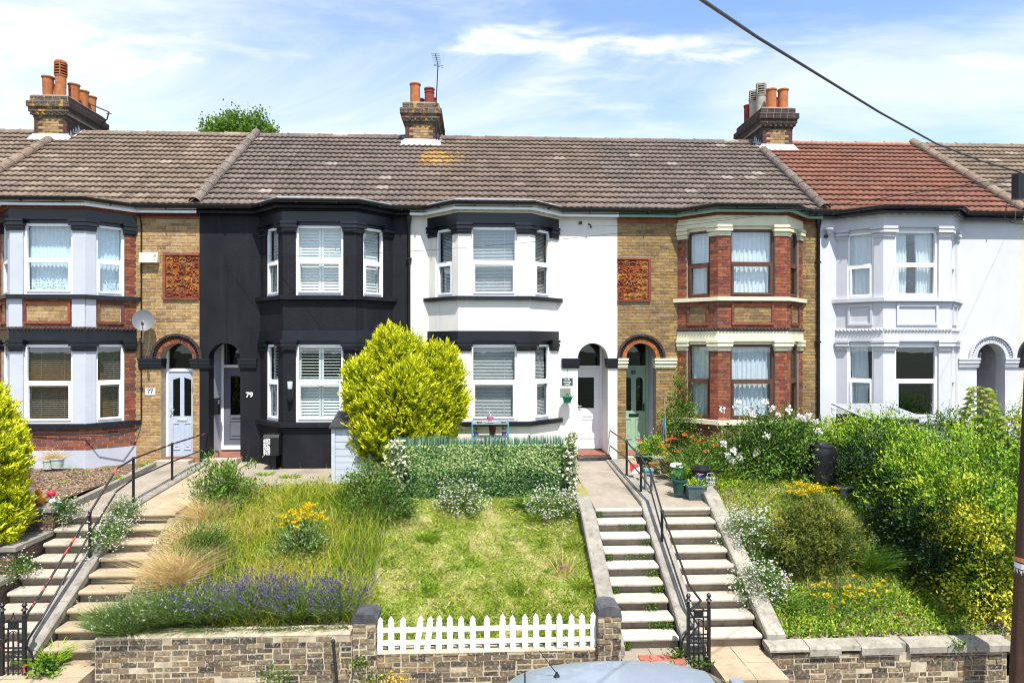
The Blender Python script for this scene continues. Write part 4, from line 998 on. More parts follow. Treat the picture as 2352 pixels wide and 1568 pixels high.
def pillar(label, px0, px1, ztop, dome):
    x0, x1 = PX(px0, -6.5), PX(px1, -6.5); root = thing('gate_pillar', ((x0+x1)/2, -6.4, -2.14), label, 'pillar')
    m = MB(); m.box(x0+.01, x1-.01, -6.49, -6.12, -2.2, ztop); bd = m.build('pillar_body', MORTAR, root)
    lay(((x0, -6.49), (1., 0.), (0., -1.)), brick_rects(0, x1-x0, -2.15, ztop, (), L=.21, headers=.3, jit=.008, H=.077), GB, bd, 99, .01, .05, .012)
    lay(((x1, -6.49), (0., 1.), (1., 0.)), brick_rects(0, .37, -2.15, ztop, (), L=.21, headers=.3, jit=.008, H=.077), GB, bd, 99, .0, .05, .006)
    lay(((x0, -6.12), (0., -1.), (-1., 0.)), brick_rects(0, .37, -2.15, ztop, (), L=.21, headers=.3, jit=.008, H=.077), GB, bd, 99, .0, .05, .006)
    m = MB(); w2_ = (x1-x0)/2; xm = (x0+x1)/2
    if dome: pr = [(x0+.0, ztop)]+[(xm-w2_*.98*math.cos(math.pi*i/8), ztop+.035+.10*math.sin(math.pi*i/8)**.7) for i in range(9)]+[(x1, ztop)]
    else: pr = [(x0-.01, ztop), (x0-.01, ztop+.05), (x0+.05, ztop+.12), (x1-.05, ztop+.12), (x1+.01, ztop+.05), (x1+.01, ztop)]
    m.prismy(pr, -6.505, -6.11); m.build('cap', plain('flaking_black_cap', (.05, .052, .06), .8, .3, 8, .5, 40, dirt=.3, dirtc=(.3, .3, .3)), root)
pillar('brick gate pillar with a sloping dark cap at the left end of the picket fence', 808, 864, -1.18, False)
pillar('brick gate pillar with a rounded black cap at the right end of the picket fence', 1373, 1428, -1.15, True)
# white picket fence: every pale a part
random.seed(41)
pk = thing('picket_fence', (0, -6.33, -1.62), 'white picket fence with one leaning pale on the low wall', 'fence'); WPAINT = plain('white_fence_paint', (.76, .76, .75), .5, .03, 6, .1, 40, dirt=.08, dirtc=(.5, .5, .45))
for i, sx_ in enumerate([950, 979, 1008, 1042, 1068, 1097, 1125, 1154, 1183, 1218, 1255, 1283, 1312.6, 1341, 1370, 1399, 1427, 1456, 1483]):
    x = PX(sx_/1.0884, -6.36); lean = {3: -.055, 4: -.045}.get(i, random.uniform(-.012, .012)); hz = random.uniform(-.012, .012); a = .041
    q = [(-a, -1.625), (a, -1.625), (a, -1.24+hz), (a*.72, -1.222+hz), (a*.95, -1.20+hz), (0, -1.145+hz), (-a*.95, -1.20+hz), (-a*.72, -1.222+hz), (-a, -1.24+hz)]
    m = MB(); m.prismy([(x+u-lean*(z+1.62)/.45, z) for u, z in q], -6.375+random.uniform(-.003, .003), -6.355); m.build('picket', WPAINT, pk)
for z in (-1.345, -1.52): m = MB(); m.box(PX(866, -6.34), PX(1371, -6.34), -6.353, -6.33, z-.03, z+.032); m.build('rail', WPAINT, pk)
# stepped wall and planters left of the flights
def tier(label, x0, x1, y0, y1, zt, zb, seed):
    random.seed(seed); root = thing('planter_wall', ((x0+x1)/2, y0, zb), label, 'wall', 'stepped walls beside the left steps')
    m = MB(); m.box(x0, x1-.01, y0+.01, y1, zb-.2, zt); bd = m.build('wall_body', MORTARD, root)
    lay(((x1-.01, y0), (0., 1.), (1., 0.)), brick_rects(0, y1-y0, zb, zt, (), jit=.005), DRBW, bd, 120, .01)
    lay(((x0, y0+.01), (1., 0.), (0., -1.)), brick_rects(0, x1-x0, zb, zt, (), jit=.005), DRBW, bd, 120, .01)
    m = MB(); m.box(x0-.03, x1+.03, y0-.03, y1-.005, zt, zt+.07); m.build('coping', CONC, root)
DRBW = pieces('dull_red_wall_brick', [(.13, .075, .055), (.17, .095, .065), (.10, .065, .055), (.19, .12, .085)], speck=(.38, .33, .27), speck_amt=.35)
tier('top tier of the stepped brick wall, carrying the ornaments', -8.2, -7.08, -4.1, -3.75, -.20, -1.0, 1)
tier('second tier of the stepped brick wall by the left steps', -7.55, -7.10, -5.0, -4.1, -.58, -1.5, 2)
tier('third tier of the stepped brick wall by the left steps', -7.55, -7.12, -5.8, -5.0, -1.0, -2.0, 3)
tier('lowest tier of the stepped brick wall by the left steps', -9.5, -7.14, -6.4, -5.8, -1.35, -2.1, 4)
m = MB(); m.box(-9.5, -7.56, -5.795, -3.76, -1.9, -.62); m.build('planter_bed', EARTH, None, kind='structure')
# ------------------------------------------------------------------ handrails
RUST = plain('chipped_red_and_black_iron', (.02, .014, .014), .5, .3, 20, .3, 50)
def redchip():
    t = NT('red_flecked_iron'); c = t.mix(t.rng(t.noise(5.5, 4, .6), .60, .62), (.014, .014, .016), (.42, .05, .05)); c = t.mix(t.rng(t.noise(9, 3, .6), .68, .70), c, (.55, .35, .3)); return t.done(c, .45, .4)
REDI = redchip()
def handrail(label, x, mat, top, low, posts, n):
    root = thing('handrail', (x, posts[-1][0], posts[-1][1]), label, 'handrail', 'black handrails beside the steps')
    for y, zb, zt in posts:
        m = MB(); m.tube([(x, y, zb-.1), (x, y, zt)], .024, 8); m.ball((x, y, zt+.005), .032, 8, 6); m.build('post', IRON, root)
    m = MB(); m.tube(top, .017, 8); m.build('rail', mat, root)
    m = MB(); m.tube(low, .015, 8); m.build('rail', IRON, root)
xr = 3.04
GR = (PX(1581, -6.45), PX(1628, -6.45)); GL_ = (PX(5, -6.45), PX(56, -6.45))
handrail('black handrail on the wall between the two right-hand flights', xr, IRON,
         [(xr, -.02, .60), (xr, -1.83, .585), (xr, -3.08, .47), (xr, -3.75, .36), (xr, -4.56, -.19), (xr+.02, -5.95, -.93), (xr+.1, -6.25, -1.05), (GR[0], -6.45, -1.12)],
         [(xr, -.02, .25), (xr, -1.83, .24), (xr, -3.08, .14), (xr, -3.75, .05), (xr, -4.56, -.52), (xr+.02, -5.9, -1.3), (xr+.08, -6.2, -1.42), (GR[0], -6.45, -1.5)],
         [(-1.83, -.08, .585), (-3.08, -.19, .47), (-4.56, -.72, -.19)], 3)
xl = -6.15
handrail('handrail chipped with red paint on the wall between the two left-hand flights', xl, REDI,
         [(xl, -.02, .60), (xl, -1.81, .60), (xl, -3.34, .56), (xl, -3.9, .48), (xl, -4.7, -.07), (xl+.0, -5.95, -.95), (xl+.02, -6.2, -1.05), (GL_[1], -6.45, -1.12)],
         [(xl, -.02, .25), (xl, -1.81, .25), (xl, -3.34, .2), (xl, -3.9, .1), (xl, -4.7, -.40), (xl, -5.9, -1.28), (xl+.02, -6.2, -1.42), (GL_[1], -6.45, -1.5)],
         [(-1.81, -.12, .60), (-3.34, -.2, .56), (-4.7, -.8, -.07)], 3)
def gate_panel(label, xa, xb, zt, zb, mat, pm):
    y = -6.45; root = thing('iron_gate_post', ((xa+xb)/2, y, zb), label, 'gate post', 'ornate iron gate posts'); H = zt-zb
    for x in (xa, xb):
        m = MB(); m.box(x-.021, x+.021, y-.021, y+.021, zb-.05, zt-.16); m.lathe([(.027, -.17), (.027, -.155), (.02, -.14), (.022, -.10), (.045, -.085), (.02, -.06), (.016, -.05), (.032, -.03), (.034, -.015), (.02, .005), (.006, .02)], (x, y, zt), 10); m.build('post', pm, root, smooth=True)
    for f in (.79, .71, .49, .445, .385, .26, .055): m = MB(); m.box(xa+.02, xb-.02, y-.01, y+.01, zb+H*f-.009, zb+H*f+.009); m.build('crossbar', mat, root)
    xm = (xa+xb)/2; w_ = xb-xa
    for f in (.27, .5, .73):
        x = xa+w_*f; zt_ = zb+H*(.70 if f != .5 else .64); m = MB(); m.box(x-.008, x+.008, y-.008, y+.008, zb+H*.06, zt_)
        if f == .5: m.lathe([(.008, 0), (.016, .01), (.002, .05)], (x, y, zt_), 6)
        m.build('bar', mat, root)
    m = MB(); m.box(xa+w_*.26, xb-w_*.26, y-.006, y+.006, zb+H*.715, zb+H*.785)
    m.tube([(xa+w_*.22, y, zb+H*.80), (xm-.03, y, zb+H*.825), (xm, y, zb+H*.87), (xm+.03, y, zb+H*.825), (xb-w_*.22, y, zb+H*.80)], .008, 6); m.ball((xm, y, zb+H*.885), .014, 6, 4)
    m.tube([(xm+w_*.23*math.cos(a), y, zb+H*.62+w_*.25*math.sin(a)) for a in [math.pi*i/8 for i in range(9)]], .007, 6)
    m.tube([(xa+w_*.27, y, zb+H*.445), (xm, y, zb+H*.415), (xb-w_*.27, y, zb+H*.445)], .006, 5); m.tube([(xa+w_*.27, y, zb+H*.385), (xm, y, zb+H*.415), (xb-w_*.27, y, zb+H*.385)], .006, 5); m.build('scrollwork', mat, root)
    m = MB()
    for x, s in ((xa, 1), (xb, -1)): m.lathe([(.0, -.028), (.028, -.02), (.028, .02), (.0, .028)], (x+s*.035, y-.01, zb+H*.575), 8)
    m.build('latch', IRON, root)
    m = MB(); sx_ = xb if 'red' in label else xa; s = 1 if 'red' in label else -1
    m.tube([(sx_+s*.02, y, zb+H*.52), (sx_+s*.07, y+.03, zb+H*.42), (sx_+s*.10, y+.05, zb+H*.25), (sx_+s*.105, y+.05, zb+.02)], .014, 7); m.build('stay', IRON, root)
gate_panel('ornate black iron gate post at the foot of the clean pale steps', GR[0], GR[1], -.885, -1.98, IRON, IRON)
gate_panel('ornate iron gate post with red paint chips at the far left', GL_[0], GL_[1], -.85, -2.0, IRON, REDI)
m = MB(); p0, p1 = P(765, 1472, -6.62), P(774, 1568, -6.72); m.tube([p0, p1, (p1[0]+.01, p1[1]-.02, -2.1)], .022, 8); m.ball(p0, .03, 8, 5); m.build('pavement_post', IRON, None, label='thin leaning dark metal post in front of the lavender wall', cat='post')
# ------------------------------------------------------------------ plants
rng = np.random.default_rng(5); random.seed(5)
def unit(v): return v/np.maximum(np.linalg.norm(v, axis=-1, keepdims=True), 1e-9)
def npmesh(name, V, T, tint, mat, parent=None, kind=None, smooth=False, **tg):
    me = bpy.data.meshes.new(name); og = np.array(wloc(parent)) if parent is not None else np.zeros(3)
    V = np.asarray(V, dtype=np.float32)-og.astype(np.float32); T = np.asarray(T, dtype=np.int32)
    k = T.shape[1]
    me.vertices.add(len(V)); me.vertices.foreach_set('co', V.ravel())
    me.loops.add(T.size); me.loops.foreach_set('vertex_index', T.ravel())
    me.polygons.add(len(T)); me.polygons.foreach_set('loop_start', np.arange(0, T.size, k, dtype=np.int32))
    try: me.polygons.foreach_set('loop_total', np.full(len(T), k, dtype=np.int32))
    except Exception: pass
    a = me.attributes.new('tint', 'FLOAT', 'POINT'); a.data.foreach_set('value', np.clip(np.asarray(tint, dtype=np.float32), 0, 1))
    me.materials.append(mat); me.update(calc_edges=True); me.validate()
    o = link(name, me, parent, kind); return tag(o, tg.get('label'), tg.get('cat'), tg.get('group'))
def leafgeo(B, D, L, W, tint, fold=.25, curl=.0, nrm=None):
    N = len(B); D = unit(D); r = unit(rng.normal(size=(N, 3)));
    if nrm is not None: r = unit(unit(nrm)+.45*r)
    S = unit(np.cross(D, r)); Nn = np.cross(S, D)
    L = np.broadcast_to(np.asarray(L, float), (N,))[:, None]; W = np.broadcast_to(np.asarray(W, float), (N,))[:, None]
    p1 = B+D*L*.45+S*W*.5+Nn*W*fold; p2 = B+D*L-Nn*L*curl; p3 = B+D*L*.45-S*W*.5+Nn*W*fold
    V = np.stack([B, p1, p2, p3], 1).reshape(-1, 3); i = np.arange(N)[:, None]*4
    T = np.concatenate([i+[[0, 1, 2]], i+[[0, 2, 3]]], 0); return V, T, np.repeat(tint, 4)
def blades(B, D, L, W, tint, bend=.35, tipt=.0):
    N = len(B); D = unit(D); h = rng.uniform(0, 2*np.pi, N); H = np.stack([np.cos(h), np.sin(h), 0*h], 1)
    S = unit(np.cross(D, H)); L = np.broadcast_to(np.asarray(L, float), (N,))[:, None]; W = np.broadcast_to(np.asarray(W, float), (N,))[:, None]
    bend = np.broadcast_to(np.asarray(bend, float), (N,))[:, None]
    out = unit(np.stack([D[:, 0], D[:, 1], 0*h], 1)+H*.4); m = B+D*L*.55+out*L*bend*.18; t = B+D*L*(1-.25*bend)+out*L*bend*.75
    V = np.stack([B-S*W*.5, B+S*W*.5, m+S*W*.42, m-S*W*.42, t], 1).reshape(-1, 3); i = np.arange(N)[:, None]*5
    T = np.concatenate([i+[[0, 1, 2]], i+[[0, 2, 3]], i+[[3, 2, 4]]], 0)
    tt = np.stack([tint, tint, tint+tipt*.5, tint+tipt*.5, tint+tipt], 1).ravel(); return V, T, tt
def join(parts):
    Vs, Ts, ts = [], [], []; n = 0
    for V, T, t in parts: Vs.append(V); Ts.append(T+n); ts.append(t); n += len(V)
    return np.concatenate(Vs), np.concatenate(Ts), np.concatenate(ts)
GZ = np.vectorize(gz)
def fno(x, y, f, k=9):
    o = 0
    for i in range(k):
        a = rng.uniform(0, 6.28); g = f*rng.uniform(.5, 2.2); o = o+np.sin((x*np.cos(a)+y*np.sin(a))*g+rng.uniform(0, 6.28))
    return o/math.sqrt(k/2)
def scatter(n, poly):                     # random points inside a plan quad (x0,x1,y0,y1)
    x0, x1, y0, y1 = poly; x = rng.uniform(x0, x1, n); y = rng.uniform(y0, y1, n); return np.stack([x, y, GZ(x, y)], 1)
def ground_at(px, py, lo=-6.2, hi=-.6):     # where the line of sight through a pixel meets the planted ground
    best = None
    for i in range(400):
        y = lo+(hi-lo)*i/399; p = P(px, py, y)
        if p[2] <= gz(p[0], y)+.01: return (p[0], y, gz(p[0], y))
    return P(px, py, lo)
F_GREEN = foliage('green_leaf', [(.022, .065, .009), (.06, .14, .018), (.16, .27, .04)], .25)
F_MID = foliage('fresh_green_leaf', [(.045, .11, .012), (.10, .20, .022), (.22, .34, .05)])
F_SHADE = foliage('hedge_shade_leaf', [(.008, .024, .006), (.016, .045, .010), (.035, .085, .016)], .15)  # leaf colour kept near black to paint the shade on the hedge flank
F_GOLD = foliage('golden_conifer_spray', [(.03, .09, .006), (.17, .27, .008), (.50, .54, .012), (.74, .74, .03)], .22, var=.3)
F_PRIVET = foliage('golden_privet_leaf', [(.02, .07, .006), (.10, .20, .012), (.42, .44, .02), (.66, .58, .05)], .2, var=.45)
F_LIME = foliage('lime_shrub_leaf', [(.02, .07, .007), (.085, .20, .010), (.24, .40, .02), (.42, .52, .05)], .2, var=.45)
F_LAWN = foliage('lawn_blade', [(.10, .20, .012), (.26, .37, .025), (.43, .47, .07), (.58, .50, .24)], .25, var=.6)
F_MEAD = foliage('meadow_grass_blade', [(.09, .19, .010), (.27, .40, .015), (.48, .51, .035), (.60, .50, .15)], .3, var=.5)
F_STRAW = foliage('blond_feather_grass', [(.52, .35, .12), (.70, .52, .24), (.80, .66, .40)], .3, var=.4)
F_LAV = foliage('lavender_stem', [(.07, .13, .03), (.15, .24, .055), (.28, .36, .13)], .25, var=.5)
F_PURP = foliage('lavender_flower', [(.06, .04, .13), (.11, .075, .21), (.20, .15, .33)], .15, var=.5)
F_IVY = foliage('artificial_ivy_leaf', [(.012, .05, .014), (.05, .14, .03), (.22, .35, .09), (.52, .60, .26)], .12, .4, var=.75)
F_VARI = foliage('variegated_ivy_leaf', [(.04, .10, .02), (.22, .30, .10), (.62, .62, .42), (.74, .74, .58)], .2, .45, var=.7)
F_GREY = foliage('silver_leaf', [(.10, .14, .075), (.20, .25, .14), (.34, .38, .25)], .2, var=.5)
F_JUN = foliage('olive_shrub_leaf', [(.02, .045, .006), (.06, .09, .010), (.15, .18, .02), (.27, .27, .04)], .15, var=.45)
PET_Y = foliage('yellow_petal', [(.62, .42, .008), (.75, .56, .01), (.80, .66, .04)], .25, var=.5)
PET_W = foliage('white_petal', [(.70, .66, .58), (.82, .80, .76), (.86, .85, .83)], .25, var=.4)
PET_O = foliage('orange_petal', [(.60, .10, .02), (.72, .17, .04), (.80, .30, .08)], .25, var=.5)
PET_R = foliage('red_petal', [(.55, .02, .02), (.68, .03, .03), (.70, .06, .05)], .2)
PET_P = foliage('pink_petal', [(.50, .26, .45), (.62, .40, .58), (.70, .52, .66)], .25)
BARK = plain('brown_bark', (.11, .08, .055), .95, .3, 20, .8, 30, bdist=.01)
TWIG = plain('dry_twig', (.30, .23, .15), .95, .3, 20, .4, 30)
def stems(root, c, r, h, n, mat, rad=.012, name='stem'):
    m = MB()
    for i in range(n):
        a = random.uniform(0, 6.28); q = random.uniform(.3, .8)
        b = (c[0]+.08*math.cos(a), c[1]+.08*math.sin(a), c[2]-.05); e = (c[0]+r*q*math.cos(a), c[1]+r*q*math.sin(a), c[2]+h*random.uniform(.55, .85))
        md = tuple((b[k]+e[k])/2+random.uniform(-.06, .06) for k in range(3)); m.tube([b, md, e], [rad*1.5, rad, rad*.4], 5, caps=False)
    return m.build(name, mat, root)
def clumps(c, R_, n, jit=.16, low=-.55, seed=None, inner=.0):
    i = np.arange(n)+.5; z = 1-(1-low)*i/n; ph = i*2.39996+rng.uniform(0, 6); r = np.sqrt(np.maximum(1-z*z, 0))
    d = np.stack([r*np.cos(ph), r*np.sin(ph), z], 1); d = unit(d+rng.normal(size=(n, 3))*.18)
    k = 1+rng.normal(size=n)*jit
    if inner: m = rng.random(n) < inner; k[m] *= rng.uniform(.45, .8, m.sum())
    return np.array(c)+d*np.array(R_)*k[:, None], d, k
def shrub(name, label, cat, base, R_, nc, nl, L, W, mat, sig=.16, up=.35, tint0=.45, group=None, jit=.16, low=-.6, lift=.85, sm=BARK, inner=.25, noroot=False, rad=.012, part='foliage', shoots=0):
    root = thing(name, base, label, cat, group); c = (base[0], base[1], base[2]+R_[2]*lift)
    C, D, K = clumps(c, R_, nc, jit, low, inner=inner); ct = rng.normal(size=nc)*.22
    idx = np.repeat(np.arange(nc), nl); N = len(idx)
    off = rng.normal(size=(N, 3))*sig*np.array([1, 1, .8]); B = C[idx]+off
    d = D[idx]*.8+rng.normal(size=(N, 3))*.7+np.array([0, 0, up])
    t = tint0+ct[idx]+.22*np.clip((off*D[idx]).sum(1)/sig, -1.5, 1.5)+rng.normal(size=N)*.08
    nr_ = D[idx]*.7+np.array([0, -.1, .75])
    P_ = [leafgeo(B, d, L*rng.uniform(.6, 1.35, N), W*rng.uniform(.7, 1.3, N), t, nrm=nr_)]
    if shoots:                                # long whippy shoots breaking the outline
        s_i = rng.integers(0, nc, shoots); sd = unit(D[s_i]*.7+rng.normal(size=(shoots, 3))*.35+np.array([0, 0, .7])); sl_ = rng.uniform(.5, 1.25, shoots)*min(R_)*.6
        for q in np.linspace(.0, 1, 13):
            Bq = C[s_i]+sd*(sl_*q)[:, None]-np.array([0, 0, .18])*(q*q*sl_)[:, None]
            for s__ in (-1, 1): P_.append(leafgeo(Bq, unit(np.cross(sd, rng.normal(size=(shoots, 3))))*.8+sd*.6, L*(1.05-.5*q), W*(1.05-.4*q), tint0+.10+.25*q+ct[s_i], nrm=np.tile([0, -.2, 1.], (shoots, 1))))
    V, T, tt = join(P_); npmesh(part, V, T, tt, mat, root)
    if not noroot: stems(root, base, min(R_[0], R_[1]), R_[2]*1.6, 7, sm, rad)
    return root, C, D
def daisies(root, pts, r, mat=PET_W, name='flowers', cent=True):    # small flower heads: petals round a yellow eye
    pts = np.asarray(pts); N = len(pts); P_ = []
    for k in range(5):
        a = rng.uniform(0, 6.28, N)+k*1.257; D = np.stack([np.cos(a), np.sin(a)*.8-.25, .45+0*a], 1)
        P_.append(leafgeo(pts, D, r, r*.8, np.full(N, .7)))
    V, T, t = join(P_); npmesh(name, V, T, t, mat, root, kind='stuff')
    if cent:
        D = np.tile([0, -.4, 1.], (N, 1)); V, T, t = leafgeo(pts+[0, -.004, .008], D, r*.55, r*.5, np.full(N, .5)); npmesh('flower_eyes', V, T, t, PET_Y, root, kind='stuff')
def conifer(label, base, lobes, dens, H, group=None):
    root = thing('golden_conifer', base, label, 'conifer', group); PT, DD, KK = [], [], []
    for li, (dx, dy, dz, rx, ry, rz) in enumerate(lobes):
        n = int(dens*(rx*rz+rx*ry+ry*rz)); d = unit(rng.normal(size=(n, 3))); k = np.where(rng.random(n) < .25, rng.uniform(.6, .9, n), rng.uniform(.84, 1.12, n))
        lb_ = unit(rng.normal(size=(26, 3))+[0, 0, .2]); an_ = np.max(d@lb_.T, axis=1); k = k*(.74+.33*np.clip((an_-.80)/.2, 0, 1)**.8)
        p = np.array([dx, dy, dz])+d*np.array([rx, ry, rz])*k[:, None]; keep = p[:, 2] > .02
        for lj, (ex, ey, ez, qx, qy, qz) in enumerate(lobes):
            if lj != li: keep &= (((p-[ex, ey, ez])/[qx, qy, qz])**2).sum(1) > .62
        PT.append(p[keep]); DD.append(d[keep]); KK.append(k[keep])
    pt = np.concatenate(PT)+np.array(base); d = np.concatenate(DD); k = np.concatenate(KK); n = len(pt)
    ax_ = unit(d*.75+np.array([0, 0, .75])+rng.normal(size=(n, 3))*.28); sd = unit(np.cross(ax_, unit(d+rng.normal(size=(n, 3))*.5)))
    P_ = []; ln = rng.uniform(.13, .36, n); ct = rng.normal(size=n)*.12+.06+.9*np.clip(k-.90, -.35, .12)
    for q in np.linspace(.0, 1, 9):
        for s in ((-1, 1) if q < .99 else (0,)):
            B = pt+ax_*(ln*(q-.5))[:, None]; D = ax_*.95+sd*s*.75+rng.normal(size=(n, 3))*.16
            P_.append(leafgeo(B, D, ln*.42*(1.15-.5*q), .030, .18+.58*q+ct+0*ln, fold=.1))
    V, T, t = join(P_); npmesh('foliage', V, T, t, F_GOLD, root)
    m = MB(); m.tube([(base[0], base[1], base[2]-.1), (base[0], base[1], base[2]+H*.5), (base[0]-.05, base[1], base[2]+H*.85)], [.09, .06, .02], 8); m.build('trunk', BARK, root)
    stems(root, (base[0], base[1], base[2]+.2), .75, H*.7, 14, BARK, .014, 'branch')
    return root
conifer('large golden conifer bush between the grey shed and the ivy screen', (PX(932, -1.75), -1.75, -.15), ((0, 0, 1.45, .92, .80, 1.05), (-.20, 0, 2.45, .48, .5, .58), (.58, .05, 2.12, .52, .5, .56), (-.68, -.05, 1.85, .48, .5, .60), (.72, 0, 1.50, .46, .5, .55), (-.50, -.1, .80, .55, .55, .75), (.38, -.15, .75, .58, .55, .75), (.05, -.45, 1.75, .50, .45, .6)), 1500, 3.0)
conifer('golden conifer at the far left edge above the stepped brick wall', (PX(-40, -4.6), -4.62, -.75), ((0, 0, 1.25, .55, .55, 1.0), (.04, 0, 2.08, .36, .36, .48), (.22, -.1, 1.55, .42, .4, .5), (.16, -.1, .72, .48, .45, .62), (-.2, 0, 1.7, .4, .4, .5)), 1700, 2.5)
# --- tree behind the ridge
base = (PX(560, 26), 26, -.5)
tr = thing('broadleaf_tree', base, 'round green treetop rising behind the roof ridge', 'tree')
C, D, K = clumps((base[0], 26, 13.6), (2.35, 2.1, 2.6), 170, .07, -.9, inner=.35); idx = np.repeat(np.arange(170), 210); off = rng.normal(size=(len(idx), 3))*.27
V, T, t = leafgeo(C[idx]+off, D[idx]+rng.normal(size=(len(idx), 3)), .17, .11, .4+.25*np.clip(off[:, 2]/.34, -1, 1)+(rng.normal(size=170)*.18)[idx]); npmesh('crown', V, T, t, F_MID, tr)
m = MB(); m.tube([(base[0], 26, -.7), (base[0]+.1, 26, 6), (base[0], 26, 13)], [.32, .24, .08], 9)
for i in range(9): a = i*2.4; m.tube([(base[0]+.05, 26, 10+i*.3), (base[0]+1.7*math.cos(a), 26+1.6*math.sin(a), 13+.2*i)], [.1, .03], 6)
m.build('trunk', BARK, tr)
# --- lawn: short, patchy, half dry
n = 52000; B = scatter(n, (-1.6, 1.78, -6.16, -3.0))
pn = .7*fno(B[:, 0], B[:, 1], 2.6)+.6*fno(B[:, 0], B[:, 1], 8)
wt = np.clip(.78+.25*pn-.0*B[:, 1], .12, 1); keep = rng.random(n) < wt; B, pn = B[keep], pn[keep]; n = len(B)
fr = np.clip((-4.9-B[:, 1])/1.2, 0, 1)*.6+np.clip((B[:, 0]-1.45)/.3, 0, 1)*.7
D = np.stack([rng.normal(size=n)*.65, rng.normal(size=n)*.65-.15, np.ones(n)], 1)
tu = (np.sin(B[:, 0]*4.7+2)*np.sin(B[:, 1]*5.3+1) > .72).astype(float)
V, T, t = blades(B, D, rng.uniform(.025, .065, n)*(1+1.3*fr+.9*tu), rng.uniform(.007, .013, n), np.clip(.52-.09*pn-.22*fr-.25*tu+rng.normal(size=n)*.13, 0, 1), .6)
npmesh('lawn_grass', V, T, t, F_LAWN, None, 'stuff', label='patchy half-dry lawn behind the white picket fence', cat='lawn')
n = 16000; B = scatter(n, (-1.6, 1.78, -6.1, -3.0))+[0, 0, .004]; D = np.stack([rng.normal(size=n), rng.normal(size=n), .35+0*B[:, 0]], 1)
V, T, t = leafgeo(B, D, rng.uniform(.015, .032, n), rng.uniform(.010, .02, n), np.clip(.35+.3*rng.normal(size=n), 0, 1)); npmesh('lawn_clover', V, T, t, F_LAWN, None, 'stuff', label='low clover and weeds through the lawn', cat='clover')
P_ = []
for _ in range(120):                                              # coarse tufts, straw wisps and rosettes breaking up the turf
    c = scatter(1, (-1.55, 1.72, -6.05, -3.05))[0]; k = int(rng.integers(14, 40)); s_ = rng.uniform(.03, .09)
    P_.append(blades(c+np.stack([rng.normal(size=k)*s_, rng.normal(size=k)*s_, np.zeros(k)], 1), np.stack([rng.normal(size=k)*.7, rng.normal(size=k)*.7-.1, np.ones(k)], 1), rng.uniform(.06, .15, k), rng.uniform(.007, .014, k), np.clip(rng.choice([.08, .2, .95])+.1*rng.normal(size=k), 0, 1), .7))
V, T, t = join(P_); npmesh('lawn_tufts', V, T, t, F_LAWN, None, 'stuff', label='coarse green and straw tufts standing up out of the lawn', cat='grass')
def tuft(label, base, n, L, W, mat, spread=.10, lean=.55, tint=.4, name='grass_tuft', cat='grass', group=None, bend=.7, part='foliage', dirx=0, diry=0):
    root = thing(name, base, label, cat, group); a = rng.uniform(0, 6.28, n); q = np.sqrt(rng.random(n))
    B = np.array(base)+np.stack([np.cos(a)*q*spread, np.sin(a)*q*spread, 0*a-.01], 1)
    D = np.stack([np.cos(a)*q*lean+dirx, np.sin(a)*q*lean+diry, 1-.3*q], 1)+rng.normal(size=(n, 3))*(.26 if W < .006 else .12)
    V, T, t = blades(B, D, L*rng.uniform(.45, 1.2, n), W*rng.uniform(.7, 1.2, n), tint+rng.normal(size=n)*.14, bend, .1); npmesh(part, V, T, t, mat, root); return root
# --- meadow
n = 30000; B = scatter(n, (-5.15, -1.62, -6.1, -2.75)); x, y = B[:, 0], B[:, 1]
pn = .8*fno(x, y, 2.4)+.6*fno(x, y, 6)
edge = np.clip((x+4.75)/.6, .06, 1); keep = rng.random(n) < np.clip(.72+.2*pn, .2, 1)*edge; B, pn = B[keep], pn[keep]; n = len(B)
hgt = .30+.07*fno(B[:, 0], B[:, 1], 2)
D = np.stack([rng.normal(size=n)*.30+.05, rng.normal(size=n)*.30-.12, np.ones(n)], 1)
V, T, t = blades(B, D, hgt*rng.uniform(.45, 1.3, n), rng.uniform(.005, .012, n), np.clip(.44+.16*pn+.10*fno(B[:, 0], B[:, 1], 3)+rng.normal(size=n)*.15, 0, 1), .6, .12)
npmesh('meadow_grass', V, T, t, F_MEAD, None, 'stuff', label='tall yellow-green meadow grass on the bank of the black house', cat='grass')
n = 2600; B = scatter(n, (-4.7, -1.7, -6.0, -2.8)); D = np.stack([rng.normal(size=n)*.16+.04, rng.normal(size=n)*.16-.08, 1+0*B[:, 0]], 1); V, T, t = blades(B, D, rng.uniform(.40, .72, n), .0045, .72+.2*rng.normal(size=n), .35); npmesh('meadow_stalks', V, T, t, F_MEAD, None, 'stuff', label='thin pale seed stalks rising above the meadow grass', cat='grass')
n = 15000; B = scatter(n, (-5.1, -1.7, -6.1, -2.6)); B[:, 2] += rng.uniform(0, .22, n); D = rng.normal(size=(n, 3))+[0, -.2, .6]
V, T, t = leafgeo(B, D, rng.uniform(.03, .07, n), rng.uniform(.012, .03, n), .35+.25*rng.normal(size=n)); npmesh('meadow_weeds', V, T, t, F_MID, None, 'stuff', label='leafy weeds among the tall meadow grass', cat='weeds')
# --- blond feather grass
for i, (px, py, n, L) in enumerate(((452, 1200, 1300, .58), (425, 1270, 1500, .62), (380, 1352, 2100, .74), (420, 1320, 1300, .6))):
    b = ground_at(px+25, py); b = (max(b[0], -5.05), b[1], b[2])
    tuft(['blond feather grass clump at the top beside the sandstone steps', 'blond feather grass clump halfway up beside the sandstone steps', 'largest blond feather grass clump, draping over the sandstone steps', 'blond feather grass clump nearest the lavender'][i],
         b, n, L, .0055, F_STRAW, .17, .30, .5, 'feather_grass', 'ornamental grass', 'blond feather grasses by the steps', .65, dirx=-.06, diry=-.12)
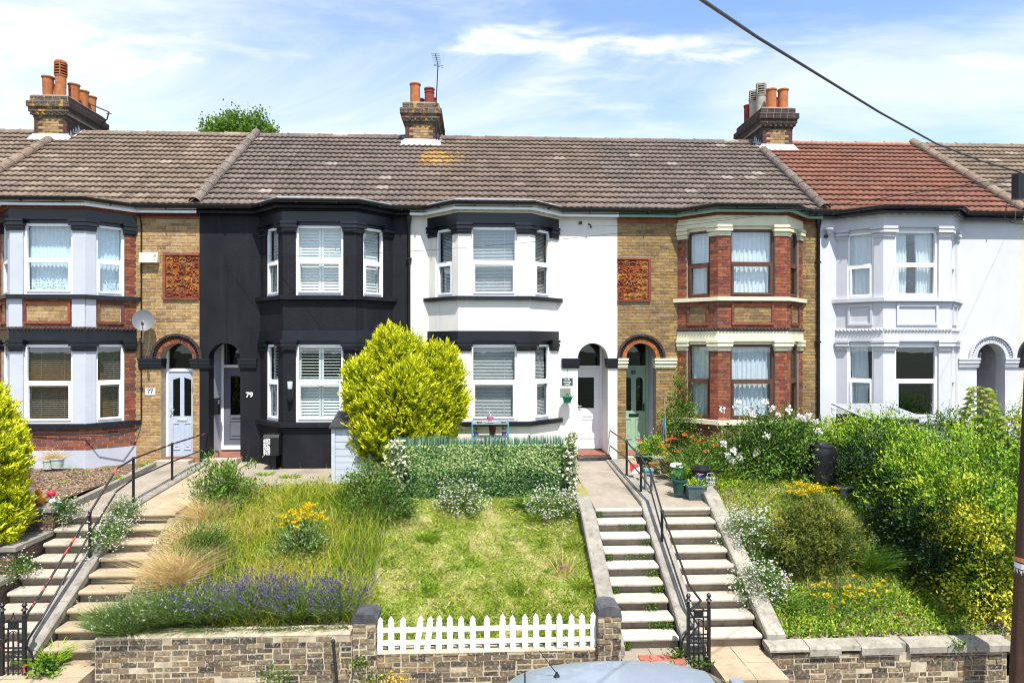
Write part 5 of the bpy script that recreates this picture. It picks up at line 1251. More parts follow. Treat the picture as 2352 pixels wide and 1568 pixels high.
# --- lavender
def lavender(label, base, R_, n, flowers, purple, group):
    root = thing('lavender_bush', base, label, 'lavender', group); a = rng.uniform(0, 6.28, n); q = np.sqrt(rng.random(n))
    B = np.array(base)+np.stack([np.cos(a)*q*R_[0]*.55, np.sin(a)*q*R_[1]*.5, 0*a], 1); D = np.stack([np.cos(a)*q*R_[0]*.8, np.sin(a)*q*R_[1]*.9-.06, R_[2]*(1-.35*q)], 1)+rng.normal(size=(n, 3))*.05
    ln = np.linalg.norm(D, axis=1); V, T, t = blades(B, D, ln*rng.uniform(.55, 1.15, n), .006, .35+.2*rng.normal(size=n), .25, .2); npmesh('stems', V, T, t, F_LAV, root)
    m_ = int(n*2.2); id_ = rng.integers(0, n, m_); f = rng.uniform(.15, .75, m_); Bl = B[id_]+D[id_]*f[:, None]; V, T, t = leafgeo(Bl, D[id_]/ln[id_][:, None]+rng.normal(size=(m_, 3))*.55, .055, .008, .35+.3*rng.normal(size=m_)); npmesh('foliage', V, T, t, F_LAV, root)
    k = flowers; id_ = rng.integers(0, n, k); tip = B[id_]+D[id_]*rng.uniform(.62, 1.18, k)[:, None]; dd = unit(D[id_]); P_ = []
    for j in range(6): P_.append(leafgeo(tip+dd*(j*.011), dd*.5+rng.normal(size=(k, 3))*.55, .026, .018, (.5 if purple else .9)+rng.normal(size=k)*.2))
    V, T, t = join(P_); npmesh('flower_spikes', V, T, t, F_PURP if purple else F_GREY, root, kind='stuff')
gname = 'lavender bushes along the old brick wall'
for i, (px, yy, rx, rz, nf, pu, lb) in enumerate(((290, -6.1, .46, .50, 70, 0, 'grey-green lavender mound spilling over the left end of the old wall'), (395, -5.95, .42, .56, 90, 0, 'grey-green lavender mound beside the purple lavender'),
     (485, -5.9, .40, .52, 170, 1, 'leftmost of the purple lavender bushes'), (590, -5.85, .44, .60, 290, 1, 'purple lavender bush in the middle of the old wall'), (690, -5.85, .42, .52, 200, 1, 'purple lavender bush right of the middle of the old wall'), (775, -5.85, .38, .52, 220, 1, 'purple lavender bush next to the gate pillar'))):
    x = PX(px, yy); lavender(lb, (x, yy, gz(x, yy)-.02), (rx, .40, rz), 1500 if pu else 2600, nf, pu, gname)
n = 1500; root = thing('lavender_fringe', (PX(320, -6.35), -6.35, -1.4), 'lavender stems hanging over the old brick wall', 'lavender'); x = rng.uniform(PX(225, -6.35), PX(800, -6.35), n); B = np.stack([x, -6.2+0*x, -1.36+0*x], 1); D = np.stack([rng.normal(size=n)*.5, -.9+0*x, .35+rng.normal(size=n)*.4], 1)
V, T, t = blades(B, D, rng.uniform(.10, .30, n), .005, .35+.2*rng.normal(size=n), .5); npmesh('stems', V, T, t, F_LAV, root)
# --- ivy screen with a green reed strip on top
sc_y = -3.0; sx0, sx1 = PX(908, sc_y), PX(1318, sc_y); zb, zt = -.32, P(1100, 1024, sc_y)[2]
root = thing('ivy_screen', ((sx0+sx1)/2, sc_y, zb), 'artificial ivy privacy screen with a green reed strip along its top', 'privacy screen')
m = MB(); m.box(sx0, sx1, sc_y, sc_y+.02, zb, zt); m.build('backing', plain('green_mesh_backing', (.015, .06, .03), .8, .2, 30, .4, 60), root)
n = 17000; B = np.stack([rng.uniform(sx0, sx1, n), sc_y-.005-rng.uniform(0, .03, n), rng.uniform(zb, zt+.02, n)], 1); hz = (B[:, 2]-zb)/(zt-zb)
seam = (np.abs(hz-.45) < .012); patch = .12*np.sin(B[:, 0]*5)*np.sin(B[:, 2]*7+1)
aa = rng.uniform(0, 6.28, n); D = np.stack([np.cos(aa), -.25+0*hz, np.sin(aa)-.2], 1)
V, T, t = leafgeo(B, D, rng.uniform(.03, .05, n), rng.uniform(.026, .042, n), nrm=np.tile([0, -.75, .65], (n, 1)), tint=np.clip(.24+.40*np.clip((hz-.35)/.3, 0, 1)+patch-seam*.3+rng.normal(size=n)*.15, 0, 1)); npmesh('foliage', V, T, t, F_IVY, root)
REED = foliage('green_plastic_reed', [(.02, .14, .09), (.07, .27, .17), (.28, .40, .26), (.48, .50, .36)], .15, var=.9)
n = 1500; x = rng.uniform(sx0, sx1, n); B = np.stack([x, sc_y+.03+rng.normal(size=n)*.006, zt-.12+0*x], 1); D = np.stack([rng.normal(size=n)*.05, rng.normal(size=n)*.05, 1+0*x], 1)
V, T, t = blades(B, D, .12+P(1100, 1000, sc_y)[2]-zt+.02*np.sin(x*6)+rng.normal(size=n)*.012, .011, .35+.3*rng.normal(size=n), .03); npmesh('reed_strip', V, T, t, REED, root, kind='stuff')
for i in range(5): xx = sx0+(sx1-sx0)*i/4; m = MB(); m.box(xx-.02, xx+.02, sc_y+.04, sc_y+.08, -.4, zt+.19); m.build('post', plain('green_post', (.03, .10, .07), .6), root)
for lb, px, w_ in (('variegated cream ivy at the left end of the ivy screen', 912, .20), ('variegated cream ivy at the right end of the ivy screen', 1312, .13)):
    x = PX(px, sc_y-.05); n = 420; rt = thing('variegated_ivy', (x, sc_y-.06, -.3), lb, 'ivy'); zz_ = rng.uniform(-.25, .95 if px > 1000 else .85, n); B = np.stack([x+rng.normal(size=n)*w_*.6*(.6+.4*np.sin(zz_*4)), sc_y-.08-rng.uniform(0, .14, n), zz_], 1); D = np.stack([rng.normal(size=n), -.7+0*zz_, rng.normal(size=n)*.6-.1], 1)
    V, T, t = leafgeo(B, D, rng.uniform(.05, .095, n), rng.uniform(.045, .075, n), .55+.25*rng.normal(size=n)); npmesh('foliage', V, T, t, F_VARI, rt); stems(rt, (x, sc_y-.06, -.3), .12, 1.2, 6, TWIG, .006)
# --- the rest of the left bank
def at_ground(px, py): return ground_at(px, py)
b = at_ground(520, 1175); shrub('tall_weed', 'tall dusty green weed standing beside the top of the sandstone steps', 'weed', b, (.34, .28, .46), 60, 44, .075, .026, F_MID, .08, .6, .55, jit=.35, sm=TWIG, rad=.007)
b = at_ground(470, 1150); shrub('tall_weed', 'spindly weed in front of the blue-white doors', 'weed', b, (.24, .2, .36), 30, 24, .06, .02, F_MID, .09, .6, .4, jit=.35, sm=TWIG, rad=.006)
b = at_ground(470, 1300); shrub('wild_shrub', 'dusty green weed patch between the feather grass and the meadow', 'weed', b, (.40, .3, .3), 70, 60, .05, .016, F_MID, .09, .5, .3, jit=.25, sm=TWIG, rad=.006)
b = at_ground(690, 1290); rw, C, D = shrub('ragwort', 'grey-green plant crowned with yellow flower heads in the meadow', 'flowering plant', b, (.30, .26, .34), 60, 46, .075, .022, F_LAV, .09, .5, .4, jit=.3, sm=TWIG, rad=.007)
for i in range(38):
    a = random.uniform(0, 6.28); q = math.sqrt(random.random()); c = np.array([b[0]+.04+.40*q*math.cos(a), b[1]+.28*q*math.sin(a), b[2]+.70+.16*(1-q)+random.uniform(-.13, .12)])
    k = 16; pp = c+rng.normal(size=(k, 3))*[.034, .03, .012]; V, T, t = leafgeo(np.repeat(pp, 3, 0), rng.normal(size=(k*3, 3))*[1, 1, .3]+[0, -.3, .6], .024, .024, .5+.3*rng.normal(size=k*3)); npmesh('flower_head', V, T, t, PET_Y, rw)
b = at_ground(880, 1190); shrub('low_shrub', 'dark green low bush between the meadow and the lawn', 'shrub', b, (.50, .36, .30), 80, 60, .05, .02, F_GREEN, .10, .4, .4, jit=.2)
b = at_ground(800, 1165); tuft('iris leaf clump in front of the grey shed', b, 60, .52, .028, F_LIME, .18, .4, .5, 'iris_clump', 'iris', bend=.35)
b = at_ground(845, 1160); sh_, C, D = shrub('flower_shrub', 'leafy clump with pink mallow flowers below the golden conifer', 'flowering plant', b, (.34, .26, .36), 60, 44, .06, .03, F_MID, .09, .5, .45, jit=.25)
pp = C[rng.choice(len(C), 26)]+rng.normal(size=(26, 3))*.05+[.06, -.1, .05]; daisies(sh_, pp, .036, PET_P, 'flowers', False)
b = at_ground(765, 1140); tuft('dry brown and green grass tangle under the shed', b, 420, .30, .012, F_MEAD, .30, .5, .7, 'grass_clump', 'grass', bend=.6)
for i, (px, py) in enumerate(((600, 1100), (670, 1105), (560, 1112))): b = P(px, py, -1.6); b = (b[0], -1.4-.3*i, -.12); tuft(['small weed in the paving below the letter box', 'small weed in the paving by the shed', 'small weed at the edge of the paving'][i], b, 120, .12, .014, F_LIME, .14, .9, .4, 'weed_tuft', 'weed', 'weeds in the paving', .5)
# --- erigeron daisies
def erigeron(label, base, R_, nc, nf, r=.020):
    rt, C, D = shrub('daisy_bush', label, 'daisy bush', base, R_, nc, 70, .040, .011, F_GREEN, .075, .5, .55, 'clumps of small white daisies', jit=.18, sm=TWIG, rad=.004)
    nf = int(nf*2.4); k = rng.integers(0, len(C), nf); daisies(rt, C[k]+D[k]*.11+rng.normal(size=(nf, 3))*.06, r)
erigeron('white daisy bush at the foot of the ivy screen', at_ground(1062, 1170), (.30, .22, .20), 46, 190)
erigeron('white daisy bush at the right end of the ivy screen', at_ground(1270, 1185), (.36, .26, .22), 60, 230)
erigeron('large white daisy bush at the top of the flower bank', at_ground(1722, 1270), (.36, .30, .34), 80, 420)
erigeron('white daisy bush lower on the flower bank', at_ground(1745, 1375), (.32, .26, .22), 60, 260)
erigeron('white daisies growing over the wall between the left flights', (-5.97, -4.5, -.62), (.17, .34, .16), 34, 120); erigeron('white daisies at the top of the left wall by the sandstone steps', (-5.95, -4.0, -.33), (.2, .2, .12), 26, 60); erigeron('white daisies beside the topmost left step', (-6.98, -3.95, -.36), (.16, .16, .16), 26, 70); erigeron('small white daisies on the second brick tier', (-7.02, -5.0, -.95), (.10, .18, .12), 16, 34)
b = at_ground(1205, 1165); tuft('bright green leafy clump at the foot of the ivy screen', b, 130, .24, .03, F_MID, .14, .8, .5, 'leaf_clump', 'plant')
for px, py, lb in ((975, 1235, 'left'), (1295, 1320, 'right')):
    b = at_ground(px, py)
    if lb == 'left': tuft('bright green grass tuft in the upper left of the lawn', b, 170, .16, .011, F_LIME, .10, .9, .55)
    else: tuft('tall dry grass stalks at the right of the lawn', b, 60, .55, .007, F_STRAW, .10, .25, .4)
for i, (px, py) in enumerate(((1338, 1250), (1348, 1340), (1240, 1190))): tuft(['grass tuft against the wall by the weedy steps', 'lower grass tuft against the wall by the weedy steps', 'leafy tuft between the ivy screen and the lawn'][i], at_ground(px-14, py), 260, .18, .010, F_LAWN, .16, .7, .3)
# --- right-hand flower bank
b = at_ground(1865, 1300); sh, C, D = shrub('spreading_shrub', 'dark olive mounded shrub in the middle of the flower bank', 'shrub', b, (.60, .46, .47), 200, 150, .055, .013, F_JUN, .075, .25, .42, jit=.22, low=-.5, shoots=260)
def heads(root, pts, k, r, mat, name='flower_head'):
    for c in pts: pp = np.array(c)+rng.normal(size=(k, 3))*[r, r*.8, r*.4]; V, T, t = leafgeo(np.repeat(pp, 3, 0), rng.normal(size=(k*3, 3))*[1, 1, .4]+[0, -.4, .6], r*.9, r*.9, .5+.3*rng.normal(size=k*3)); npmesh(name, V, T, t, mat, root)
b2 = at_ground(1848, 1165); yf, C, D = shrub('yellow_flower_clump', 'clump of deep yellow flowers behind the olive shrub', 'flowering plant', b2, (.42, .26, .18), 50, 36, .05, .016, F_MID, .08, .6, .4, sm=TWIG, rad=.005)
heads(yf, [(b2[0]+random.gauss(.02, .20), b2[1]+random.uniform(-.2, .2), b2[2]+.34+random.uniform(-.08, .10)) for _ in range(48)], 10, .030, PET_Y)
b3 = at_ground(1945, 1395); yl, C, D = shrub('marigold_clump', 'scattered yellow daisies low on the flower bank', 'flowering plant', b3, (.62, .34, .14), 60, 40, .05, .014, F_MID, .10, .6, .4, sm=TWIG, rad=.004)
heads(yl, [(b3[0]+random.gauss(0, .30), b3[1]+random.gauss(0, .18), gz(b3[0], b3[1])+.27+random.uniform(-.12, .12)) for _ in range(30)], 9, .028, PET_Y)
tuft('fine green grass fountain beside the olive shrub', at_ground(1995, 1300), 1000, .58, .010, F_MID, .24, .6, .45, 'grass_fountain', 'ornamental grass', bend=.9)
tuft('strappy green leaf clump between the daisy bushes', at_ground(1742, 1300), 170, .34, .018, F_MID, .13, .7, .5, 'daylily_clump', 'daylily', bend=.8)
tuft('lower strappy green leaf clump beside the red flower', at_ground(1805, 1395), 170, .34, .018, F_MID, .13, .7, .55, 'daylily_clump', 'daylily', bend=.8)
n = 26000; B = scatter(n, (4.42, 7.55, -6.15, -2.6)); den = np.clip(.35+.5*(B[:, 1] < -5.3)+.25*np.sin(B[:, 0]*3+B[:, 1]*2.3), .1, 1)*np.clip((7.7-B[:, 0])/.9, .15, 1); B = B[rng.random(n) < den]; n = len(B); B[:, 2] += rng.uniform(0, .10, n)
V, T, t = leafgeo(B, rng.normal(size=(n, 3))+[0, -.3, .9], rng.uniform(.035, .075, n), rng.uniform(.018, .038, n), .52+.28*rng.normal(size=n), nrm=np.tile([0, -.3, 1.], (n, 1))); npmesh('ground_cover', V, T, t, F_LIME, None, 'stuff', label='green ground cover leaves across the flower bank', cat='ground cover')
n = 9000; B = scatter(n, (4.42, 7.5, -6.1, -2.6)); V, T, t = blades(B, np.stack([rng.normal(size=n)*.4, rng.normal(size=n)*.4-.1, 1+0*B[:, 0]], 1), rng.uniform(.08, .22, n), .008, .55+.25*rng.normal(size=n), .6); npmesh('bank_grass', V, T, t, F_MEAD, None, 'stuff', label='sparse grass on the flower bank', cat='grass')
for px, py, lb in ((2108, 1318, 'upper red poppy by the dark hedge'), (2108, 1336, 'lower red poppy by the dark hedge'), (1805, 1338, 'red flower above the lower strappy leaves'), (1910, 1400, 'red flower among the yellow daisies'), (2062, 1416, 'dark red flower low on the flower bank')):
    b = at_ground(px, py+14); rt = thing('poppy', b, lb, 'flower', 'single red flowers on the bank'); m = MB(); m.tube([b, (b[0]+.01, b[1]-.01, b[2]+.13)], .003, 5); m.build('stem', F_GREEN, rt); heads(rt, [(b[0]+.01, b[1]-.01, b[2]+.14)], 9, .020, PET_R, 'petals')
# --- rose, orange lilies, wall climber
b = (PX(1765, -2.3), -2.3, gz(5, -2.3)); rs, C, D = shrub('rose_bush', 'tall white rose bush in front of the brown-windowed bay', 'rose bush', b, (.80, .52, .62), 170, 60, .065, .036, F_GREEN, .12, .35, .55, jit=.25, low=-.75, rad=.018, shoots=60)
for px, py in ((1662, 1018), (1690, 936), (1696, 925), (1715, 945), (1730, 950), (1757, 924), (1774, 938), (1810, 940), (1835, 958), (1848, 962), (1872, 968), (1878, 990), (1672, 1046), (1684, 1034), (1700, 1052), (1735, 1040), (1660, 940), (1786, 952), (1856, 955), (1760, 1000), (1682, 1060)):
    c = P(px, py, -2.3-random.uniform(.35, .6)); V, T, t = leafgeo(np.repeat([c], 34, 0)+rng.normal(size=(34, 3))*.022, rng.normal(size=(34, 3))+[0, -.4, .3], .055, .05, .7+.2*rng.normal(size=34)); npmesh('rose', V, T, t, PET_W, rs)
b = (PX(1585, -2.1), -2.1, gz(5, -2)); lily = tuft('clump of strappy leaves with orange lilies', b, 210, .72, .026, F_GREEN, .34, .55, .62, 'lily_clump', 'lily', bend=.6)
heads(lily, [P(px, py, -2.45+random.uniform(-.1, .1)) for px, py in ((1530, 1012), (1538, 1008), (1518, 1022), (1548, 1006), (1533, 1022), (1588, 1003), (1606, 1013), (1572, 998), (1640, 1022), (1620, 1036), (1560, 1036), (1525, 1040))], 14, .030, PET_O)
b = (PX(1655, -2.4), -2.4, gz(5, -2.3)); tuft('yellowing strappy leaves beside the black bin', b, 110, .6, .022, F_LIME, .22, .75, .6, 'lily_clump', 'lily', bend=.9)
b = (PX(1562, -.6), -.6, -.15); shrub('wall_climber', 'climbing shrub trained up the left side of the brown-windowed bay', 'climber', b, (.26, .22, .95), 90, 46, .055, .03, F_MID, .09, .3, .4, jit=.22, low=-.9, lift=.95, rad=.014)
b = (PX(1500, -1.2), -1.2, -.14); shrub('small_shrub', 'young yellow-green shrub beside the green door', 'shrub', b, (.22, .2, .38), 40, 40, .06, .026, F_LIME, .08, .5, .55, jit=.22, rad=.01)
b = (PX(1625, -1.2), -1.2, -.15); shrub('leafy_shrub', 'leafy green shrub under the brown-windowed bay', 'shrub', b, (.44, .3, .36), 70, 40, .06, .03, F_MID, .11, .4, .5, jit=.2)
# --- hedge and shrubs of the lilac house
gh = 'shrubs of the overgrown hedge'
for i, (x, y, rx, ry, rz, mt, nc, nl, lb) in enumerate((
    (8.05, -2.0, .95, .75, .72, F_LIME, 230, 80, 'bright green hedge shrub behind the bird bath'),
    (8.0, -3.0, .80, .75, .85, F_LIME, 230, 80, 'lime green hedge shrub, second from the houses'),
    (7.95, -3.9, .78, .70, .92, F_LIME, 220, 80, 'lime green hedge shrub in the middle of the hedge'),
    (7.85, -4.75, .72, .70, .98, F_LIME, 210, 80, 'lime green hedge shrub next to the golden privet'),
    (7.68, -5.62, .52, .55, .92, F_PRIVET, 190, 80, 'golden privet nearest the pavement wall'),
    (7.38, -3.2, .50, .85, .62, F_SHADE, 150, 80, 'dark leaves added as shade at the foot of the hedge, nearer the houses'),  # this and the next are added, standing in for the hedge's shaded side
    (7.18, -4.8, .40, .85, .62, F_SHADE, 150, 80, 'dark leaves added as shade at the foot of the hedge, nearer the street'),
    (8.6, -5.2, .7, .8, .95, F_LIME, 150, 70, 'green hedge shrub behind the telegraph pole'),
    (9.2, -3.6, .9, .9, .95, F_LIME, 170, 70, 'bright green shrub at the right edge below the maple'),
    (7.1, -1.15, .80, .55, .60, F_GREEN, 170, 64, 'dark green shrub in front of the black drainpipe'),
    (9.6, -1.9, 1.1, .8, .75, F_GREEN, 170, 64, 'green shrub at the foot of the lilac bay'),
    (10.9, -2.4, 1.0, .9, .85, F_MID, 170, 64, 'leafy shrub at the foot of the lilac arch'),
    (10.6, -4.4, 1.1, 1.1, 1.0, F_LIME, 120, 60, 'green shrub at the right edge of the garden'))):
    shrub('hedge_shrub', lb, 'hedge', (x, y, gz(x, y)-.05), (rx, ry, rz), int(nc*.8), nl, .060 if mt is not F_GREEN else .055, .030, mt, .105, .35, .5 if y > -4.5 else .45, gh, jit=.20, low=-.8, lift=.8, rad=.02, shoots=0 if mt is F_SHADE else 130)
def maple(label, x, y, z0, h, seed):
    rt = thing('maple_sapling', (x, y, z0), label, 'sapling', 'young maples'); random.seed(seed); m = MB(); m.tube([(x, y, z0), (x+.05, y, z0+h*.5), (x, y, z0+h)], [.022, .014, .004], 6); m.build('stem', BARK, rt)
    P_ = []; n = int(46*h)
    for i in range(n):
        f = .30+.70*i/n; a = i*2.4; l = (.50*(1.05-f)+.08); p0 = np.array([x+.03, y, z0+h*f]); d = np.array([math.cos(a), math.sin(a), .25]); c = p0+d*l
        for k in (-1.15, -.6, 0, .6, 1.15):
            dd = np.array([[math.cos(a+k), math.sin(a+k), -.35]]); P_.append(leafgeo(c[None, :], dd, (.16 if k == 0 else .13), .075, np.array([.20+.48*f+random.uniform(-.12, .12)]), .15))
    V, T, t = join(P_); npmesh('foliage', V, T, t, foliage('maple_leaf', [(.05, .12, .015), (.15, .28, .03), (.33, .40, .06), (.45, .30, .08)], .4, var=.25), rt)
maple('young maple with orange tips in front of the lilac arch', PX(2250, -2.6), -2.6, -.3, 2.05, 3); maple('smaller young maple right of the lilac arch', PX(2312, -2.9), -2.9, -.3, 1.5, 4)
# --- weeds on the steps and walls
LBW = ['weed under the '+o+' tread from the top of the weedy steps, '+w_ for w_, os_ in (('near the middle', ('second', 'fourth', 'seventh', 'eighth')), ('at its right end', ('third', 'fifth', 'sixth', 'eighth')), ('at its left end', ('first', 'fourth', 'sixth', 'last'))) for o in os_]
for i, (x, y, z, s) in enumerate([(2.62, STEP[k][0]+.03, STEP[k][1]-.10, s) for k, s in ((1, .13), (3, .15), (6, .07), (7, .08))]+[(2.80, STEP[k][0]+.02, STEP[k][1]-.12, .07) for k in (2, 4, 5, 7)]+[(2.10, STEP[k][0]+.02, STEP[k][1]-.12, .05) for k in (0, 3, 5, 8)]):
    n = 90; rt = thing('step_weed', (x, y, z), LBW[i], 'weed', 'weeds in the weedy steps'); B = np.array([x, y, z])+np.stack([rng.uniform(-s*1.6, s*1.6, n), rng.uniform(-.05, .0, n), rng.uniform(-.04, .05, n)], 1)
    V, T, t = leafgeo(B, rng.normal(size=(n, 3))+[0, -.6, .5], .035, .022, .4+.25*rng.normal(size=n)); npmesh('foliage', V, T, t, F_MID, rt)
for lb, p, n, L in (('bright green plant growing out of the gate pillar', P(822, 1520, -6.52), 90, .06), ('weed at the foot of the lavender wall', P(640, 1550, -6.5), 160, .10), ('weed at the foot of the wall behind the thin post', P(860, 1556, -6.5), 90, .08), ('small weed in the joint of the broken coping', P(2205, 1478, -6.48), 60, .06), ('yellow weed at the foot of the picket wall', P(905, 1558, -6.5), 60, .06), ('leafy weed at the foot of the black gate post', P(1595, 1528, -6.55), 130, .10), ('weed by the red tiles', P(1555, 1500, -6.4), 90, .07)):
    rt = thing('wall_weed', p, lb, 'weed', 'weeds on the street walls'); B = np.array(p)+rng.normal(size=(n, 3))*[L*1.4, .02, L*.6]; V, T, t = leafgeo(B, rng.normal(size=(n, 3))+[0, -.8, .4], .05, .026, .5+.2*rng.normal(size=n)); npmesh('foliage', V, T, t, F_MID if 'yellow' not in lb else PET_Y, rt)
tuft('yellow-green grass clump at the foot of the left wall', (-5.83, -6.2, -1.75), 220, .30, .013, F_LIME, .13, .7, .6, 'grass_clump', 'grass'); shrub('small_shrub', 'bright green weed at the foot of the left wall', 'weed', (-5.75, -6.45, -1.82), (.11, .1, .09), 14, 30, .05, .035, F_MID, .04, .5, .5, noroot=True)
b = (PX(350, -.45), -.45, -.08); tuft('small green plant beside the path to the pale blue door', (PX(340, -.6), -.6, -.08), 70, .16, .02, F_LIME, .07, .8, .5)
for i, (px, py) in enumerate(((160, 1095), (190, 1088), (270, 1083), (140, 1108), (255, 1093))): y = -.9-.5*(i % 4); x = PX(px, y); tuft(['low green weed in the middle of the bark bed', 'second low weed from the pots in the bark bed', 'low weed in the bark bed nearest the handrail', 'low weed in the bark bed behind the ornaments', 'low weed in the bark bed beside the concrete kerb'][i], (x, y, -.06), 60, .07, .016, F_LIME, .10, 1.1, .5, 'bed_weed', 'weed', 'weeds in the bark bed', .4)

n = 9000; B = np.stack([rng.uniform(-13.4, -7.4, n), rng.uniform(-6.2, -3.9, n), np.zeros(n)], 1); B[:, 2] = np.where((B[:, 1] > -5.79) & (B[:, 0] > -9.5), -.62, GZ(B[:, 0], B[:, 1])); B = B[(B[:, 1] > -5.75) | (B[:, 0] < -9.55)]; n = len(B)
V, T, t = blades(B, np.stack([rng.normal(size=n)*.4, rng.normal(size=n)*.4-.1, 1+0*B[:, 0]], 1), rng.uniform(.08, .26, n), .010, .35+.25*rng.normal(size=n), .6); npmesh('rough_grass', V, T, t, F_MEAD, None, 'stuff', label='rough grass in the bed left of the stepped brick wall', cat='grass')
n = 9000; B = scatter(n, (8.0, 13.1, -6.1, -.9)); V, T, t = leafgeo(B, rng.normal(size=(n, 3))+[0, -.3, .9], rng.uniform(.04, .08, n), rng.uniform(.02, .04, n), .42+.28*rng.normal(size=n)); npmesh('ground_cover', V, T, t, F_MID, None, 'stuff', label='leafy ground cover under the overgrown hedge', cat='ground cover')
# ------------------------------------------------------------------ small things
random.seed(77)
TEAL = plain('teal_paint', (.10, .34, .38), .45, .1, 6, .1, 40); SLATEB = plain('slate_sign', (.05, .065, .07), .7, .15, 8, .2, 50)
GRNPOT = plain('green_plastic', (.015, .16, .12), .4, .1, 6, .05, 40); DKGRN = plain('dark_green_plastic', (.02, .07, .055), .45, .15, 6, .1, 40); GREYGRN = plain('grey_green_trough', (.09, .14, .14), .5, .15, 6, .15, 40)
PURPLE = plain('violet_pot', (.22, .14, .55), .5, .08, 6, .05, 40); TPOT = plain('terracotta_pot', (.40, .15, .06), .8, .15, 8, .2, 50); BROWNPOT = plain('brown_glazed_pot', (.10, .045, .03), .25, .2, 8, .1, 40)
BLKP = plain('black_plastic', (.012, .013, .015), .4, .15, 6, .08, 40, spec=.4); WHT = plain('white_plastic', (.80, .80, .78), .4, .04, 6, .03, 40); INK = plain('navy_ink', (.03, .04, .16), .6, .05, 6, 0); DKINK = plain('dark_numerals', (.03, .04, .03), .5, .05, 6, 0)
def text(name, body, h, c, mat, parent=None, font_depth=.004, align='CENTER', sx=1.0, **tg):
    cu = bpy.data.curves.new(name, 'FONT'); cu.body = body; cu.size = h*1.40; cu.align_x = align; cu.align_y = 'CENTER'; cu.extrude = font_depth; cu.offset = h*.035; cu.space_line = .85
    tmp = bpy.data.objects.new(name, cu); col.objects.link(tmp); dg = bpy.context.evaluated_depsgraph_get(); me = bpy.data.meshes.new_from_object(tmp.evaluated_get(dg)); bpy.data.objects.remove(tmp)
    og = wloc(parent) if parent is not None else Vector((0, 0, 0))
    for v in me.vertices: x, y, z = v.co; v.co = Vector((c[0]+x*sx, c[1]-z, c[2]+y))-og
    me.materials.clear(); me.materials.append(mat); me.name = name; o = link(name, me, parent); return tag(o, tg.get('label'), tg.get('cat'))
def pot(name, label, cat, c, r0, r1, h, mat, rim=.012, group=None, fill=EARTH, sx=1, sy=1):
    rt = thing(name, c, label, cat, group); m = MB(); m.lathe([(r0, 0), (r1, h*.88), (r1+rim, h*.88), (r1+rim, h), (r1-.008, h), (r1-.012, h*.85)], c, 18, 0, False, sx, sy); m.lathe([(.004, 0), (r0, .0)], c, 18, 0, False, sx, sy); m.build('pot', mat, rt, smooth=True)
    m = MB(); m.lathe([(.004, h*.86), (r1-.008, h*.86)], c, 14, 0, False, sx, sy); m.build('soil', fill, rt); return rt
def sprig(rt, c, n, r, L, W, mat, up=.8, t=.5, name='foliage'):
    B = np.array(c)+rng.normal(size=(n, 3))*[r, r, r*.5]; V, T, tt = leafgeo(B, rng.normal(size=(n, 3))+[0, -.2, up], L*rng.uniform(.7, 1.2, n), W, t+.2*rng.normal(size=n)); npmesh(name, V, T, tt, mat, rt)
# number plates (parts of their houses)
p = P(345, 899, -.02); m = MB(); m.box(p[0]-.11, p[0]+.11, -.022, -.008, p[2]-.075, p[2]+.075); pl = m.build('number_plate', WHT, H77); text('house_number', '77', .105, (p[0], -.024, p[2]), INK, pl, .002, sx=.9)
p = P(573, 907, -.01); text('house_number', '79', .115, (p[0], -.012, p[2]), WHT, H79, .008)
p = P(1452, 842, .765); d83 = [c for c in H83.children if c.name.split('.')[0] == 'door'][0]; text('house_number', '83', .085, (G83[2]-.005, .765, 1.92), DKINK, d83, .005)
rt = thing('hanging_sign', P(1303, 848, -.12), 'small slate house sign hung from the black impost beside the white door', 'sign'); sc = P(1303, 877, -.13); hk = P(1303, 846, -.13)
m = MB(); m.box(sc[0]-.125, sc[0]+.125, -.136, -.124, sc[2]-.09, sc[2]+.09); sb = m.build('board', SLATEB, rt)
for q, s_, hh in ((.055, 'No 81', .034), (.0, 'Fernleigh', .034), (-.052, 'House', .034)): text('lettering', s_, hh, (sc[0], -.138, sc[2]+q), WHT, sb, .001)
m = MB(); m.tube([(hk[0], -.1, hk[2]+.02), (hk[0], -.13, hk[2]), (hk[0]-.01, -.13, sc[2]+.09)], .006, 6); m.build('hook', IRON, rt)
bc = P(1303, 925, -.2); rt = pot('hanging_pot', 'green hanging pot of seedlings under the slate sign', 'hanging pot', (bc[0], -.2, bc[2]), .075, .118, .15, GRNPOT); sprig(rt, (bc[0], -.2, bc[2]+.17), 40, .06, .05, .02, F_MID)
m = MB()
for dx in (-.1, .1, 0): m.tube([(bc[0]+dx, -.2+(.08 if dx == 0 else 0), bc[2]+.145), (sc[0], -.135, sc[2]-.09)], .003, 4)
m.tube([(bc[0], -.2, bc[2]), (bc[0]-.01, -.2, bc[2]-.10)], .004, 4); m.build('string', TWIG, rt)
